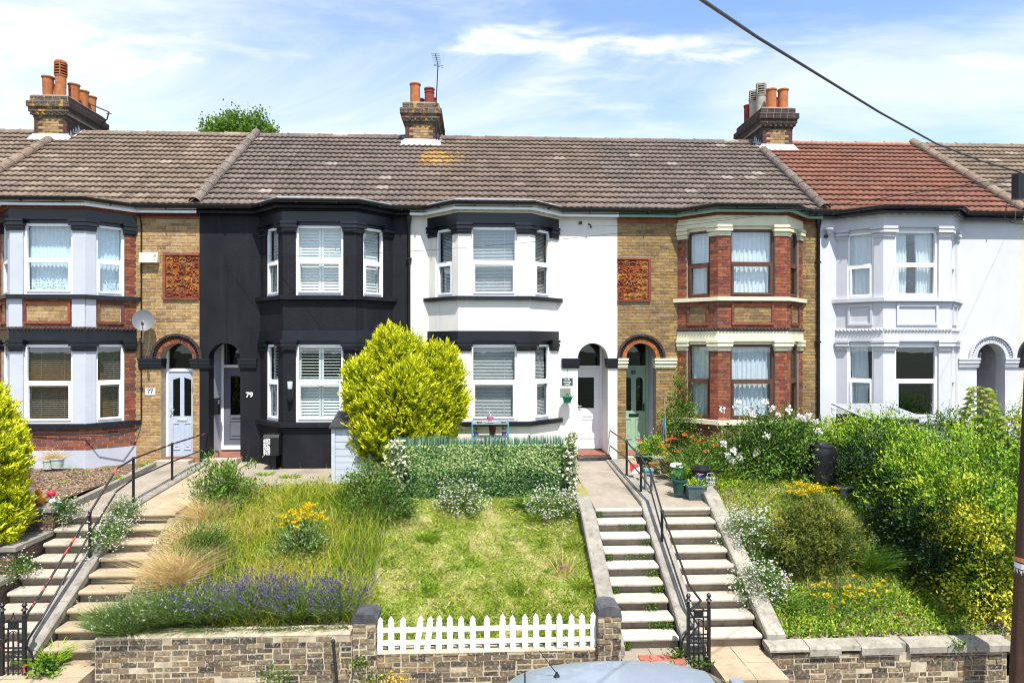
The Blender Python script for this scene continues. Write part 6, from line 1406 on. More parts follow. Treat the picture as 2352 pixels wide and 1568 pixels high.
# alarm box, dish, lamps, hooks
a, b = P(324, 580.7, -.02), P(366, 604, -.02); rt = thing('alarm_box', (a[0], 0, b[2]), 'cream alarm box on the yellow brick wall', 'alarm box'); m = MB(); m.hexa([(a[0], -.13, b[2]), (b[0], -.13, b[2]), (b[0], -.0, b[2]), (a[0], -.0, b[2]), (a[0], -.10, a[2]), (b[0], -.10, a[2]), (b[0], 0, a[2]), (a[0], 0, a[2])]); m.build('case', BUTTER, rt)
m = MB()
for i in range(5): z = b[2]+.06+i*.03; m.box(b[0]-.09, b[0]-.02, -.126+i*.003, -.10, z, z+.012)
m.build('vent', plain('grey_vent', (.45, .43, .36), .6), rt)
dc_ = P(329, 735, -.30); rt = thing('satellite_dish', P(325, 780, 0), 'grey satellite dish on the yellow brick wall', 'satellite dish'); m = MB(); aim = Vector((.42, -1, .32)).normalized(); u_ = aim.orthogonal().normalized()
up_ = Vector((0, 0, 1)); rt_v = aim.cross(up_).normalized(); up_ = rt_v.cross(aim); vs = []; nr, na_ = 6, 24; b0 = len(m.v)
for i in range(nr+1):
    r = .235*i/nr
    for j in range(na_): a_ = 6.283*j/na_; q = Vector(dc_)+(rt_v*math.cos(a_)*r*.95+up_*math.sin(a_)*r*1.05)+aim*(r*r*1.0-.06); m.v.append(tuple(q))
for i in range(nr):
    for j in range(na_): m.f.append((b0+i*na_+j, b0+i*na_+(j+1) % na_, b0+(i+1)*na_+(j+1) % na_, b0+(i+1)*na_+j)); m.m.append(0)
m.build('reflector', plain('grey_dish', (.13, .135, .15), .5, .08, 4, .05), rt, smooth='all')
ft = Vector(dc_)-up_*.29; lb = Vector(dc_)+aim*.30-up_*.17; m = MB(); m.tube([Vector(dc_)-aim*.06, Vector(dc_)-aim*.1-up_*.25, P(327, 785, -.04)], .018, 7); m.tube([ft, lb], .012, 6); m.tube([P(343, 758, -.12), P(342, 800, -.03), P(330, 830, -.02)], .006, 5); m.build('bracket', LEAD, rt); m = MB(); m.tube([lb+aim*.03, lb-aim*.09], .028, 8); m.build('receiver', BLKP, rt)
def walllamp(label, px):
    c = P(px, 898, -.80); rt = thing('wall_lamp', (c[0], -.72, c[2]), label, 'wall lamp', 'lamps on the black bay'); m = MB(); m.lathe([(.05, .05), (.056, .2), (.05, .21)], (c[0], -.80, c[2]), 12); m.build('shade', plain('frosted_lamp_glass', (.42, .50, .56), .25, .03), rt, smooth=True); m = MB(); m.lathe([(.005, -.25), (.045, -.2), (.058, -.12), (.058, .05)], (c[0], -.80, c[2]), 12); m.box(c[0]-.03, c[0]+.03, -.76, -.72, c[2]-.1, c[2]+.05); m.build('body', BLKP, rt)
walllamp('wall lamp on the black pilaster left of the ground-floor window', 666); walllamp('wall lamp half hidden by the golden conifer', 805)
c = P(1904, 533, -.12); rt = thing('flood_lamp', (c[0], 0, c[2]), 'small white flood lamp under the eaves of the lilac house', 'wall lamp'); m = MB(); m.lathe([(.035, 0), (.05, .07), (.095, .10), (.095, .13)], (c[0], -.12, c[2]-.04), 14); m.box(c[0]-.02, c[0]+.02, -.1, 0, c[2]-.05, c[2]-.02); m.build('lamp_body', LILAC, rt); m = MB(); m.box(c[0]-.06, c[0]+.02, -.05, -.0, c[2]-.12, c[2]-.06); m.build('sensor', BLKP, rt)
c = P(2249, 815, .25); rt = thing('porch_lantern', (c[0]-.1, .25, c[2]), 'black lantern inside the lilac arch', 'lantern'); m = MB(); m.lathe([(.02, -.16), (.05, -.13), (.05, -.12)], (c[0], .25, c[2]), 8); m.lathe([(.075, .08), (.06, .12), (.01, .18)], (c[0], .25, c[2]), 8)
for i in range(6): a_ = i*1.047; m.tube([(c[0]+.045*math.cos(a_), .25+.045*math.sin(a_), c[2]-.13), (c[0]+.07*math.cos(a_), .25+.07*math.sin(a_), c[2]+.08)], .006, 4)
m.tube([(c[0]-.12, .25, c[2]+.1), (c[0]-.06, .25, c[2]+.2), (c[0], .25, c[2]+.17)], .01, 5); m.build('cage', IRON, rt); m = MB(); m.lathe([(.035, -.11), (.05, .07)], (c[0], .25, c[2]), 8); m.build('lamp_glass', plain('pale_lamp_glass', (.5, .52, .5), .2), rt)
c = P(1356, 519, -.08); rt = thing('cable_hook', (c[0], 0, c[2]), 'black cable hook under the eaves of the white house', 'hook'); m = MB(); m.tube([(c[0]-.03, 0, c[2]+.06), (c[0], -.09, c[2]+.02), (c[0]+.02, -.08, c[2]-.05)], .018, 7); m.build('bracket', BLKP, rt); m = MB(); m.box(c[0]-.26, c[0]-.19, -.05, -.0, c[2]+.05, c[2]+.11); m.build('cable_box', BLKP, rt)
# letter boxes
c = (G79[2]-ARCH_R, .36, P(498, 930, .35)[2]); rt = thing('wall_box', c, 'black letter box on the pale porch wall beside the slate grey door', 'letter box'); m = MB(); m.box(c[0]+.0, c[0]+.09, .30, .46, c[2]-.22, c[2]+.16); m.build('case', BLKP, rt); m = MB(); m.box(c[0]+.09, c[0]+.11, .32, .44, c[2]+.02, c[2]+.12); m.build('flap', GREYD, rt)
t = NT('scroll_pattern'); v = t.new('ShaderNodeTexVoronoi', feature='DISTANCE_TO_EDGE'); v.inputs['Scale'].default_value = 26; t.l.new(t.pos(), v.inputs[0]); wv = t.noise(38, 2, .5, dist=2.5); k = t.math('MULTIPLY', t.math('GREATER_THAN', v.outputs[0], .06), t.math('GREATER_THAN', t.math('ABSOLUTE', t.math('SUBTRACT', wv, .5)), .025)); SCROLL = t.done(t.mix(k, (.02, .02, .02), (.78, .78, .78)), .5)
a, b = P(604, 1003, -.95), P(640, 1046, -.95); rt = thing('parcel_box', (a[0], -.95, b[2]), 'black parcel box with a black and white patterned front', 'parcel box'); m = MB(); m.prismx([(-.95, b[2]), (-.95, a[2]-.02), (-.90, a[2]+.04), (-.55, a[2]+.04), (-.55, b[2])], a[0], b[0]); m.build('case', BLKP, rt); m = MB(); m.box(a[0]+.012, a[0]+(b[0]-a[0])*.46, -.957, -.951, b[2]+.015, a[2]-.035); m.build('front_panel', SCROLL, rt); m = MB(); m.box(a[0]+.1, b[0]-.1, -.8, -.6, -.15, b[2]); m.build('leg', BLKP, rt)
# downpipes and cables
def downpipe(label, px, z0, z1, r, mat=GUTTER, hopper=True, y=-.06):
    x = PX(px, y); rt = thing('downpipe', (x, y, z0), label, 'drainpipe'); m = MB(); m.tube([(x, y-.10, z1+.1), (x, y, z1-.12), (x, y, z0)], r, 10); m.build('pipe', mat, rt, smooth=True)
    m = MB()
    for q in range(3): z = z0+(z1-z0)*(.15+.33*q); m.lathe([(r*1.25, 0), (r*1.25, .05)], (x, y, z), 10); m.box(x-r*1.9, x+r*1.9, y, y+.05, z+.005, z+.045)
    m.build('collar', mat, rt)
    if hopper: m = MB(); m.lathe([(r, 0), (r*1.9, .16), (r*1.9, .24)], (x, y, z1-.30), 8); m.build('hopper', mat, rt)
downpipe('black drainpipe between the black house and the white house', 939, .0, 5.6, .034); downpipe('black drainpipe between the brown brick house and the lilac house', 1880, -.1, 5.6, .036); downpipe('thin black pipe down the yellow brick wall beside the red bay', 324.5, .9, 5.45, .016, BLKP, False, -.03)
def cable(name, label, pts, r, sag=0, mat=BLKP, cat='cable', group=None, n=18):
    q = []
    if len(pts) == 2:
        a, b = Vector(pts[0]), Vector(pts[1])
        for i in range(n+1): t = i/n; v = a.lerp(b, t); v.z -= sag*4*t*(1-t); q.append(v)
    else: q = pts
    m = MB(); m.tube(q, r, 6); return m.build(name, mat, None, True, label=label, cat=cat, group=group)
xw = XP[0]; m_ = [P(515, 585, -.012), P(522, 620, -.012), P(518, 700, -.012), P(521, 780, -.012), P(519, 845, -.012)]; cable('wall_cable', 'thin black cable wandering down the black wall', m_, .006)
cable('wall_cable', 'loose black cable looped along the base of the red brick bay', [P(60, 996, -.76), P(130, 998, -.78), P(220, 1000, -.78), P(275, 998, -.5), P(318, 985, -.06), P(325, 960, -.05)], .012)
# aerials
a = P(1003.6, 318, 3.38); b = P(1006, 150, 3.38); rt = thing('television_aerial', a, 'tall television aerial on the middle chimney', 'aerial'); m = MB(); m.tube([a, P(1001, 250, 3.36), b], .016, 6); m.build('mast', IRON, rt); m = MB(); h = P(1000, 124, 3.3); m.tube([b, h], .012, 5)
for i in range(7): t = i/6; c = Vector(b).lerp(Vector(h), t); l = .10+.02*t; m.tube([c-Vector((l, .0, .0)), c+Vector((l, 0, 0))], .005, 4)
for dz in (-.03, .03): m.tube([(b[0]-.12, b[1], b[2]+dz*.3), (b[0]+.14, b[1]+.1, b[2]+dz)], .006, 4)
m.build('antenna', IRON, rt)
rt = thing('television_aerial', P(230, 302, 4.9), 'bent television aerial beside the left chimney', 'aerial'); m = MB(); m.tube([P(228, 300, 4.9), P(229, 288, 4.9), P(246, 274, 4.9), P(250, 258, 4.9)], .02, 6); m.tube([P(224, 292, 5.1), P(232, 292, 4.9)], .012, 5); m.build('mast', IRON, rt); m = MB(); a, b = Vector(P(205, 239, 4.7)), Vector(P(252, 259, 4.95)); m.tube([a, b], .012, 5)
for i in range(12): c = a.lerp(b, i/13); m.tube([c-Vector((0, .13, .0)), c+Vector((.03, .13, .02))], .006, 4)
m.tube([P(243, 262, 4.9), P(257, 261, 4.9)], .01, 4); m.build('antenna', IRON, rt)
# pole, terminal box and overhead wires
PY = -7.15; pb, ptp = P(2352, 1568, PY), P(2404, 420, PY); WOODP = plain('tarred_pole_wood', (.085, .048, .032), .85, .35, 9, .6, 40, dirt=.3, dirtc=(.03, .02, .016), stretch=(1, 1, .06), bdist=.01)
lean_ = (ptp[0]-pb[0])/(ptp[2]-pb[2]); def_ = lambda z: pb[0]+lean_*(z-pb[2])
rt = thing('telegraph_pole', (pb[0], PY, -2.14), 'dark wooden telegraph pole at the right edge of the picture', 'telegraph pole'); m = MB(); m.tube([(def_(-2.3), PY, -2.3), (def_(1), PY, 1), (def_(5.4), PY, 5.4)], [.165, .155, .135], 18); m.build('shaft', WOODP, rt, smooth=True)
for z0, z1, mt, nm in ((-.27, -.22, plain('orange_band', (.55, .22, .10), .6), 'band'), (-.36, -.29, WHT, 'sign_plate'), (-.46, -.375, WHT, 'sign_plate')): m = MB(); m.lathe([(.164, z0), (.164, z1)], (def_(-.3), PY, 0), 18); m.build(nm, mt, rt)
text('lettering', 'D', .05, (def_(-.3)-.10, PY-.135, -.325), IRON, rt, .001); text('lettering', '0 4 2', .055, (def_(-.3)-.03, PY-.168, -.42), IRON, rt, .001)
hb = P(2337, 428, PY); m = MB(); m.box(hb[0]-.035, hb[0]+.10, PY-.06, PY+.06, hb[2]-.17, hb[2]+.16); tb = m.build('terminal_box', BLKP, rt); m = MB(); m.box(hb[0]+.075, hb[0]+.125, PY-.085, PY-.06, hb[2]-.15, hb[2]+.2); m.build('bracket', LEAD, rt)
m = MB(); m.tube([(hb[0]+.10, PY, hb[2]+.1), (def_(hb[2]), PY, hb[2]+.1)], .02, 6); m.build('arm', IRON, rt); hd = Vector((hb[0]+.05, PY, hb[2]+.18))
gw = 'overhead wires to the houses'
cable('overhead_cable', 'thick black overhead cable crossing the sky to the pole', [P(1400, -190, -14.2), P(1500, -90, -13.5), P(1612, 0, -12.7), P(1740, 86, -11.9), P(1880, 172, -11.0), P(2020, 258, -10.0), P(2150, 330, -8.9), P(2250, 369, -8.0), tuple(hd)], .0092)
for px, py, yy, sg, lb in ((1883, 497, -.2, .05, 'overhead wire to the eaves above the drainpipe'), (1358, 520, -.09, .14, 'overhead wire to the hook on the white house'), (515, 588, -.1, .30, 'longest overhead wire, to the wall of the black house'), (2105, 476, -1.0, .02, 'overhead wire to the gutter of the lilac bay'), (2330, 500, -.2, .25, 'slack overhead wire to the eaves beside the pole')): cable('overhead_wire', lb, [tuple(hd-Vector((.06, 0, .05))), P(px, py, yy)], .0032, sg, group=gw, cat='wire')
cable('pole_cable', 'loose black cables hanging from the terminal box', [(hb[0]-.02, PY, hb[2]-.15), P(2312, 470, PY), P(2308, 500, PY), P(2325, 512, PY+.1), (hb[0]+.1, PY, hb[2]-.5)], .006)
# storage shed
sx0_, sx1_, sy0_, sy1_ = PX(761, -2.2), PX(761, -2.2)+1.15, -2.2, -1.3; zb_, zf, zk = -.14, P(761, 984, -2.2)[2], P(761, 984, -2.2)[2]+.24; rt = thing('storage_shed', (sx0_, sy0_, zb_), 'pale grey boarded garden store with a black lid', 'garden store'); GRYB = plain('pale_grey_boards', (.46, .50, .56), .6, .08, 5, .3, 30, stretch=(.3, 1, 4))
for i in range(8): h = (zf-zb_)/8; m = MB(); m.box(sx0_+.075, sx1_-.05, sy0_+.012+random.uniform(0, .004), sy0_+.04, zb_+i*h+.004, zb_+(i+1)*h-.004); m.build('board', GRYB, rt)
for i in range(8): h = (zf-zb_)/8; m = MB(); m.box(sx0_+.012, sx0_+.04, sy0_+.07, sy1_, zb_+i*h+.004, zb_+(i+1)*h-.004); m.build('board', GRYB, rt)
m = MB(); m.box(sx0_, sx0_+.07, sy0_, sy0_+.07, zb_, zf); m.build('corner_post', GRYB, rt); m = MB(); m.box(sx0_+.045, sx1_, sy0_+.045, sy1_, zb_, zf-.01); m.build('inner_wall', DARKROOM, rt)
lid = plain('charcoal_lid', (.035, .036, .04), .5, .1, 6, .2, 50)
for i in range(4): a = sx0_-.04+i*.30; m = MB(); m.hexa([(a, sy0_-.05, zf), (a+.292, sy0_-.05, zf), (a+.292, sy1_, zk), (a, sy1_, zk), (a, sy0_-.05, zf+.04), (a+.292, sy0_-.05, zf+.04), (a+.292, sy1_, zk+.04), (a, sy1_, zk+.04)]); m.build('lid_panel', lid, rt)
# bin store of the lilac house
q = [P(1932, 952, -1.15), P(2062, 936, -.95), P(2117, 958, -1.9), P(1998, 978, -2.2)]; x0_, x1_, z1_ = PX(1990, -2.1), PX(2112, -2.1), P(2112, 962, -2.1)[2]; rt = thing('bin_store', (x0_, -2.1, -.2), 'low slate-grey store with a ribbed grey roof below the lilac bay', 'bin store'); GRB = plain('slate_grey_boards', (.16, .16, .19), .6, .1, 6, .25, 30)
for i in range(8): a = x0_+(x1_-x0_)*i/8; m = MB(); m.box(a+.004, a+(x1_-x0_)/8-.004, -2.1, -2.06, -.25, z1_); m.build('board', GRB, rt)
m = MB(); m.box(x0_, x1_, -2.055, -.9, -.25, z1_+.0); m.build('case', GRB, rt)
for i in range(5): a, b = x0_-.08+(x1_-x0_+.16)*i/5, x0_-.08+(x1_-x0_+.16)*(i+1)/5-.012; m = MB(); m.hexa([(a, -2.2, z1_+.01), (b, -2.2, z1_+.01), (b, -.85, z1_+.20), (a, -.85, z1_+.20), (a, -2.2, z1_+.035), (b, -2.2, z1_+.035), (b, -.85, z1_+.225), (a, -.85, z1_+.225)]); m.build('roof_panel', plain('grey_roof_sheet', (.30, .31, .33), .45, .1, 6, .1), rt)
# potting table behind the screen
tl, tr_ = P(1083, 972, -1.35), P(1169, 972, -1.35); tz = tl[2]; rt = thing('potting_table', (tl[0], -1.35, -.2), 'narrow teal table with a glass top under the white bay window', 'table'); m = MB(); m.box(tl[0], tr_[0], -1.35, -.95, tz-.012, tz); m.build('tabletop', plain('teal_glass', (.10, .17, .19), .2, .05), rt)
for x in (tl[0]+.012, tr_[0]-.012):
    for y in (-1.34, -.96): m = MB(); m.tube([(x, y, -.2), (x, y, tz+.015)], .014, 7); m.build('leg', TEAL, rt)
m = MB(); m.tube([(tl[0], -1.345, tz-.02), (tr_[0], -1.345, tz-.02)], .011, 6); m.tube([(tl[0], -.955, tz-.02), (tr_[0], -.955, tz-.02)], .011, 6); m.build('rail', TEAL, rt)
m = MB(); m.box(tl[0]+.02, tr_[0]-.02, -1.34, -.97, P(1100, 1004, -1.35)[2]-.02, P(1100, 1004, -1.35)[2]); m.build('shelf', plain('teal_glass', (.10, .17, .19)), rt); shz = P(1100, 1004, -1.35)[2]
c = P(1126, 960, -1.2); c = (c[0], -1.2, tz); rt = thing('cup_planter', c, 'pink cup planter with saucer on the teal table', 'cup'); m = MB(); m.lathe([(.035, .02), (.045, .035), (.075, .08), (.072, .13), (.064, .13)], c, 16); m.build('cup', plain('pink_glaze', (.48, .16, .26), .3, .06, 20, .05), rt, smooth=True); m = MB(); m.lathe([(.04, .004), (.115, .022), (.115, .028)], c, 18); m.build('saucer', WHT, rt); m = MB(); m.tube([(c[0]+.02, c[1], .12+c[2]), (c[0]-.03, c[1], .24+c[2])], .006, 5); m.build('spoon', WHT, rt)
for px, lb in ((1101, 'left terracotta saucer on the teal table'), (1157, 'right terracotta saucer on the teal table')): c = (PX(px, -1.25), -1.25, tz); rt = thing('clay_saucer', c, lb, 'saucer', 'saucers on the teal table'); m = MB(); m.lathe([(.05, .0), (.058, .03), (.05, .03), (.045, .015)], c, 16); m.build('dish', TPOT, rt)
for px, lb in ((1094, 'left violet pot under the teal table'), (1158, 'right violet pot under the teal table')): c = (PX(px, -1.2), -1.2, shz); rt = pot('plant_pot', lb, 'flower pot', c, .04, .052, .09, PURPLE, .006, 'violet pots under the teal table'); sprig(rt, (c[0], c[1], c[2]+.13), 26, .022, .11, .012, F_MID, 2)
c = (PX(1131, -1.15), -1.15, shz); pot('plant_pot', 'dark brown pot under the middle of the teal table', 'flower pot', c, .06, .085, .28, BROWNPOT)
# pots and bins by the green door
def spot(px, py, y): p = P(px, py, y); return (p[0], y, p[2])
c = spot(1479, 1064, -1.35); rt = pot('plant_pot', 'black tub with teal rim and red flower near the green door', 'flower pot', c, .15, .19, .18, BLKP, .015); sprig(rt, (c[0], c[1], c[2]+.25), 90, .13, .08, .03, F_MID); 
m = MB(); m.lathe([(.185, .165), (.215, .175), (.215, .195), (.185, .19)], c, 18, 0, False); m.build('rim', TEAL, rt); heads(rt, [(c[0]-.1, c[1]-.1, c[2]+.5)], 14, .03, PET_R); sprig(rt, (c[0]-.1, c[1]-.08, c[2]+.36), 40, .05, .06, .02, F_MID, 1.2)
c = spot(1500, 1079, -1.75); pot('plant_pot', 'small terracotta pot between the teal tub and the brown pot', 'flower pot', c, .055, .085, .15, TPOT)
c = spot(1511, 1074, -1.55); pot('plant_pot', 'pale grey stone pot behind the brown glazed pot', 'flower pot', c, .08, .12, .24, POTG)
c = spot(1529, 1086, -1.9); rt = pot('plant_pot', 'brown glazed pot holding dry stalks', 'flower pot', c, .09, .13, .26, BROWNPOT); sprig(rt, (c[0], c[1], c[2]+.28), 40, .06, .09, .008, F_STRAW)
c = spot(1459, 1086, -2.0); rt = thing('carrier_bag', c, 'red and white carrier bag lying by the handrail', 'bag'); m = MB(); m.add([(c[0]-.10, c[1]-.04, c[2]), (c[0]+.13, c[1]-.06, c[2]+.01), (c[0]+.14, c[1]+.06, c[2]+.12), (c[0]-.11, c[1]+.05, c[2]+.22), (c[0]+.02, c[1]+.12, c[2]+.01), (c[0]-.02, c[1]-.05, c[2]+.11)], [(0, 1, 5), (1, 2, 5), (2, 3, 5), (3, 0, 5), (2, 4, 3), (3, 4, 0), (1, 4, 2), (0, 4, 1)]); m.m = [1, 1, 0, 0, 0, 0, 1, 1]; m.build('bag', [plain('red_plastic', (.60, .03, .03), .5), WHT], rt)
c = spot(1490, 1125, -2.95); rt = thing('plastic_stool', c, 'grey folding stool with a turquoise top beside the handrail', 'stool'); m = MB(); m.box(c[0]-.085, c[0]+.085, c[1]-.06, c[1]+.10, c[2]+.37, c[2]+.41); m.build('seat', TEAL, rt); gy = plain('grey_plastic', (.16, .17, .19), .5)
for sx_ in (-1, 1): m = MB(); m.box(c[0]+sx_*.075-.025*(sx_ > 0)-.0*(sx_ < 0), c[0]+sx_*.075+.025*(sx_ < 0), c[1]-.05, c[1]+.09, c[2], c[2]+.37); m.build('leg', gy, rt)
m = MB(); m.box(c[0]-.05, c[0]+.05, c[1]-.045, c[1]-.02, c[2]+.30, c[2]+.368); m.box(c[0]-.05, c[0]+.05, c[1]-.045, c[1]-.02, c[2]+.02, c[2]+.06); m.build('brace', gy, rt)
c = spot(1556, 1103, -2.55); rt = thing('food_caddy', c, 'green food caddy with a white lid', 'bin'); m = MB(); m.lathe([(.11, 0), (.135, .27), (.14, .28)], c, 18); m.build('bin_body', GRNPOT, rt, smooth=True); m = MB(); m.lathe([(.15, .275), (.15, .30), (.12, .335), (.01, .345)], c, 18); m.build('lid', WHT, rt, smooth=True); m = MB(); m.box(c[0]-.03, c[0]+.05, c[1]-.15, c[1]-.11, c[2]+.31, c[2]+.33); m.build('handle', BLKP, rt)
c = spot(1611, 1110, -2.75); rt = thing('black_tub', c, 'black lidded tub among the strappy leaves', 'tub'); m = MB(); m.lathe([(.15, 0), (.18, .27)], c, 18); m.build('bin_body', BLKP, rt, smooth=True); m = MB(); m.lathe([(.20, .27), (.20, .29), (.15, .31), (.14, .345), (.01, .35)], c, 18); m.build('lid', BLKP, rt, smooth=True)
c = spot(1560, 1132, -3.2); rt = pot('plant_pot', 'round dark green tub holding a leafy seedling', 'flower pot', c, .10, .135, .26, DKGRN, .014); sprig(rt, (c[0], c[1], c[2]+.34), 26, .07, .11, .06, F_MID, .6); sprig(rt, (c[0]+.06, c[1]+.02, c[2]+.46), 14, .05, .10, .06, F_MID, .6)
c = spot(1601, 1151, -3.42); rt = thing('planter_trough', c, 'grey-green trough of yellow-green bedding plants', 'planter'); m = MB(); a, b = .135, .18
m.hexa([(c[0]-a, c[1], c[2]), (c[0]+a, c[1], c[2]), (c[0]+a, c[1]+.26, c[2]), (c[0]-a, c[1]+.26, c[2]), (c[0]-b, c[1]-.04, c[2]+.27), (c[0]+b, c[1]-.04, c[2]+.27), (c[0]+b, c[1]+.32, c[2]+.27), (c[0]-b, c[1]+.32, c[2]+.27)])
for i in range(9): x = c[0]-.125+i*.031; m.hexa([(x-.006, c[1]-.012, c[2]+.03), (x+.006, c[1]-.012, c[2]+.03), (x+.006, c[1], c[2]+.03), (x-.006, c[1], c[2]+.03), (x*1.0-.006, c[1]-.042, c[2]+.22), (x+.006, c[1]-.042, c[2]+.22), (x+.006, c[1]-.03, c[2]+.22), (x-.006, c[1]-.03, c[2]+.22)])
m.build('trough', GREYGRN, rt); m = MB()
for x0_, x1_, y0_, y1_ in ((c[0]-b-.015, c[0]+b+.015, c[1]-.06, c[1]-.03), (c[0]-b-.015, c[0]+b+.015, c[1]+.31, c[1]+.34), (c[0]-b-.015, c[0]-b+.015, c[1]-.03, c[1]+.31), (c[0]+b-.015, c[0]+b+.015, c[1]-.03, c[1]+.31)): m.box(x0_, x1_, y0_, y1_, c[2]+.272, c[2]+.30)
m.build('rim', GREYGRN, rt); sprig(rt, (c[0]+.02, c[1]+.12, c[2]+.31), 190, .085, .06, .03, F_LIME, 1, .75)
c = spot(1609, 1108, -2.95); rt = pot('plant_pot', 'small blue pot of violet flowers in front of the black tub', 'flower pot', c, .05, .07, .10, plain('blue_glaze', (.02, .03, .45), .3), .008); heads(rt, [(c[0]+random.uniform(-.05, .08), c[1]-.03, c[2]+.12+random.uniform(0, .05)) for _ in range(7)], 6, .016, PET_P)
c = spot(1632, 1116, -3.0); rt = thing('wire_basket', c, 'white wire basket beside the black tub', 'basket'); m = MB()
for k in range(3): m.tube([(c[0]+(.07+.008*k)*math.cos(a_*.524), c[1]+(.07+.008*k)*math.sin(a_*.524), c[2]+.02+.07*k) for a_ in range(13)], .004, 4, caps=False)
for a_ in range(10): m.tube([(c[0]+.07*math.cos(a_*.628), c[1]+.07*math.sin(a_*.628), c[2]+.02), (c[0]+.087*math.cos(a_*.628), c[1]+.087*math.sin(a_*.628), c[2]+.16)], .003, 4)
m.tube([(c[0]-.08, c[1], c[2]+.16), (c[0]-.05, c[1], c[2]+.25), (c[0]+.05, c[1], c[2]+.25), (c[0]+.08, c[1], c[2]+.16)], .004, 4); m.build('wires', WHT, rt)
for i, (px, p0, p1) in enumerate(((1526, 1010, 915), (1502, 1000, 1060))): cable('garden_cane', ['pale cane leaning beside the bay climber', 'short cane in front of the green door'][i], [P(px+4, max(p0, p1), -.9), P(px, min(p0, p1), -.85)], .012, 0, TWIG, 'cane')
cable('blue_hose', 'piece of blue hose hung on the cane by the climber', [P(1519, 962, -.88), P(1524, 962, -.9), P(1526, 975, -.9), P(1523, 1000, -.9), P(1524, 1018, -.9)], .014, 0, plain('blue_hose_plastic', (.03, .22, .50), .4), 'hose')
c = spot(1888, 1100, -2.75); rt = thing('compost_bin', c, 'black compost bin behind the flower bank', 'compost bin'); m = MB(); m.lathe([(.30, 0), (.285, .25), (.29, .27), (.265, .48), (.27, .50), (.235, .62)], c, 24); m.build('bin_body', BLKP, rt, smooth=True); m = MB(); m.lathe([(.225, .62), (.225, .66), (.16, .69), (.15, .72), (.01, .73)], c, 22); m.build('lid', BLKP, rt, smooth=True)
c = ground_at(1938, 1142); rt = thing('bird_bath', c, 'small grey stone bird bath at the top of the flower bank', 'bird bath'); m = MB(); m.lathe([(.09, 0), (.085, .08), (.07, .10), (.075, .15)], c, 12); m.build('pedestal', CONC, rt); m = MB(); m.lathe([(.06, .15), (.15, .19), (.165, .215), (.15, .215), (.12, .19), (.01, .18)], c, 18, 0, False); m.build('bowl', STONE, rt)
# ornaments and dead pot plants of the yellow brick house
def ornament(label, px, parts):
    c = (PX(px, -3.9), -3.9, -.13); rt = thing('garden_ornament', c, label, 'ornament')
    for nm, dx, dz, r, sz, mt in parts: m = MB(); m.ball((c[0]+dx, c[1], c[2]+dz), r, 12, 8, sz=sz); m.build(nm, mt, rt, smooth='all')
AMB = plain('amber_glaze', (.55, .25, .03), .35, .08)
ornament('white rounded ornament on an amber base on the brick tier', 66, (('base', 0, .05, .13, .4, AMB), ('body', 0, .12, .12, .8, WHT), ('head', -.02, .26, .075, .9, WHT), ('paw', .12, .08, .05, .8, WHT)))
ornament('amber animal ornament on the brick tier', 92, (('body', 0, .10, .08, 1.1, AMB), ('head', -.02, .23, .055, 1, AMB), ('paw', -.06, .03, .04, .7, TPOT), ('snout', -.055, .215, .025, .9, BUTTER)))
ornament('red and sea-green ornament on the brick tier', 118, (('body', .02, .07, .06, .9, WHT), ('tail', .11, .06, .06, .5, GRNPOT), ('head', .0, .20, .062, 1, plain('red_glaze', (.55, .03, .06), .35, .08))))
for px, py, lb, w_ in ((132, 1073, 'pale glazed pot of dead stalks against the pale bay', .13), (112, 1076, 'low pale pot of dead stalks beside the glazed pot', .11)):
    c = spot(px, py, -1.05); rt = pot('plant_pot', lb, 'flower pot', c, w_*.8, w_, .20, plain('pale_green_glaze', (.50, .58, .52), .3, .15, 8), .012, 'pots of dead stalks'); n = 130; D = np.stack([rng.normal(size=n)*.8, rng.normal(size=n)*.4, .6+0*rng.normal(size=n)], 1); V, T, t = blades(np.tile([c[0], c[1], c[2]+.17], (n, 1))+rng.normal(size=(n, 3))*.04, D, rng.uniform(.12, .34, n), .006, .3+.2*rng.normal(size=n), .6); npmesh('dead_stalks', V, T, t, F_STRAW, rt)
c = (PX(55, -2.6), -2.6, -.08); tuft('dark spiky plant beside the left conifer', c, 24, .42, .03, foliage('bronze_spike_leaf', [(.05, .05, .02), (.11, .10, .04), (.18, .16, .07)]), .06, .6, .4, 'spiky_plant', 'plant', bend=.25)
c = ground_at(1290, 1305); rt = thing('litter', c, 'crumpled purple wrapper on the lawn', 'litter'); m = MB(); m.ball((c[0], c[1], c[2]+.035), .045, 7, 5, sz=.6, sx=1.4); m.build('wrapper', plain('purple_foil', (.16, .06, .14), .4), rt)
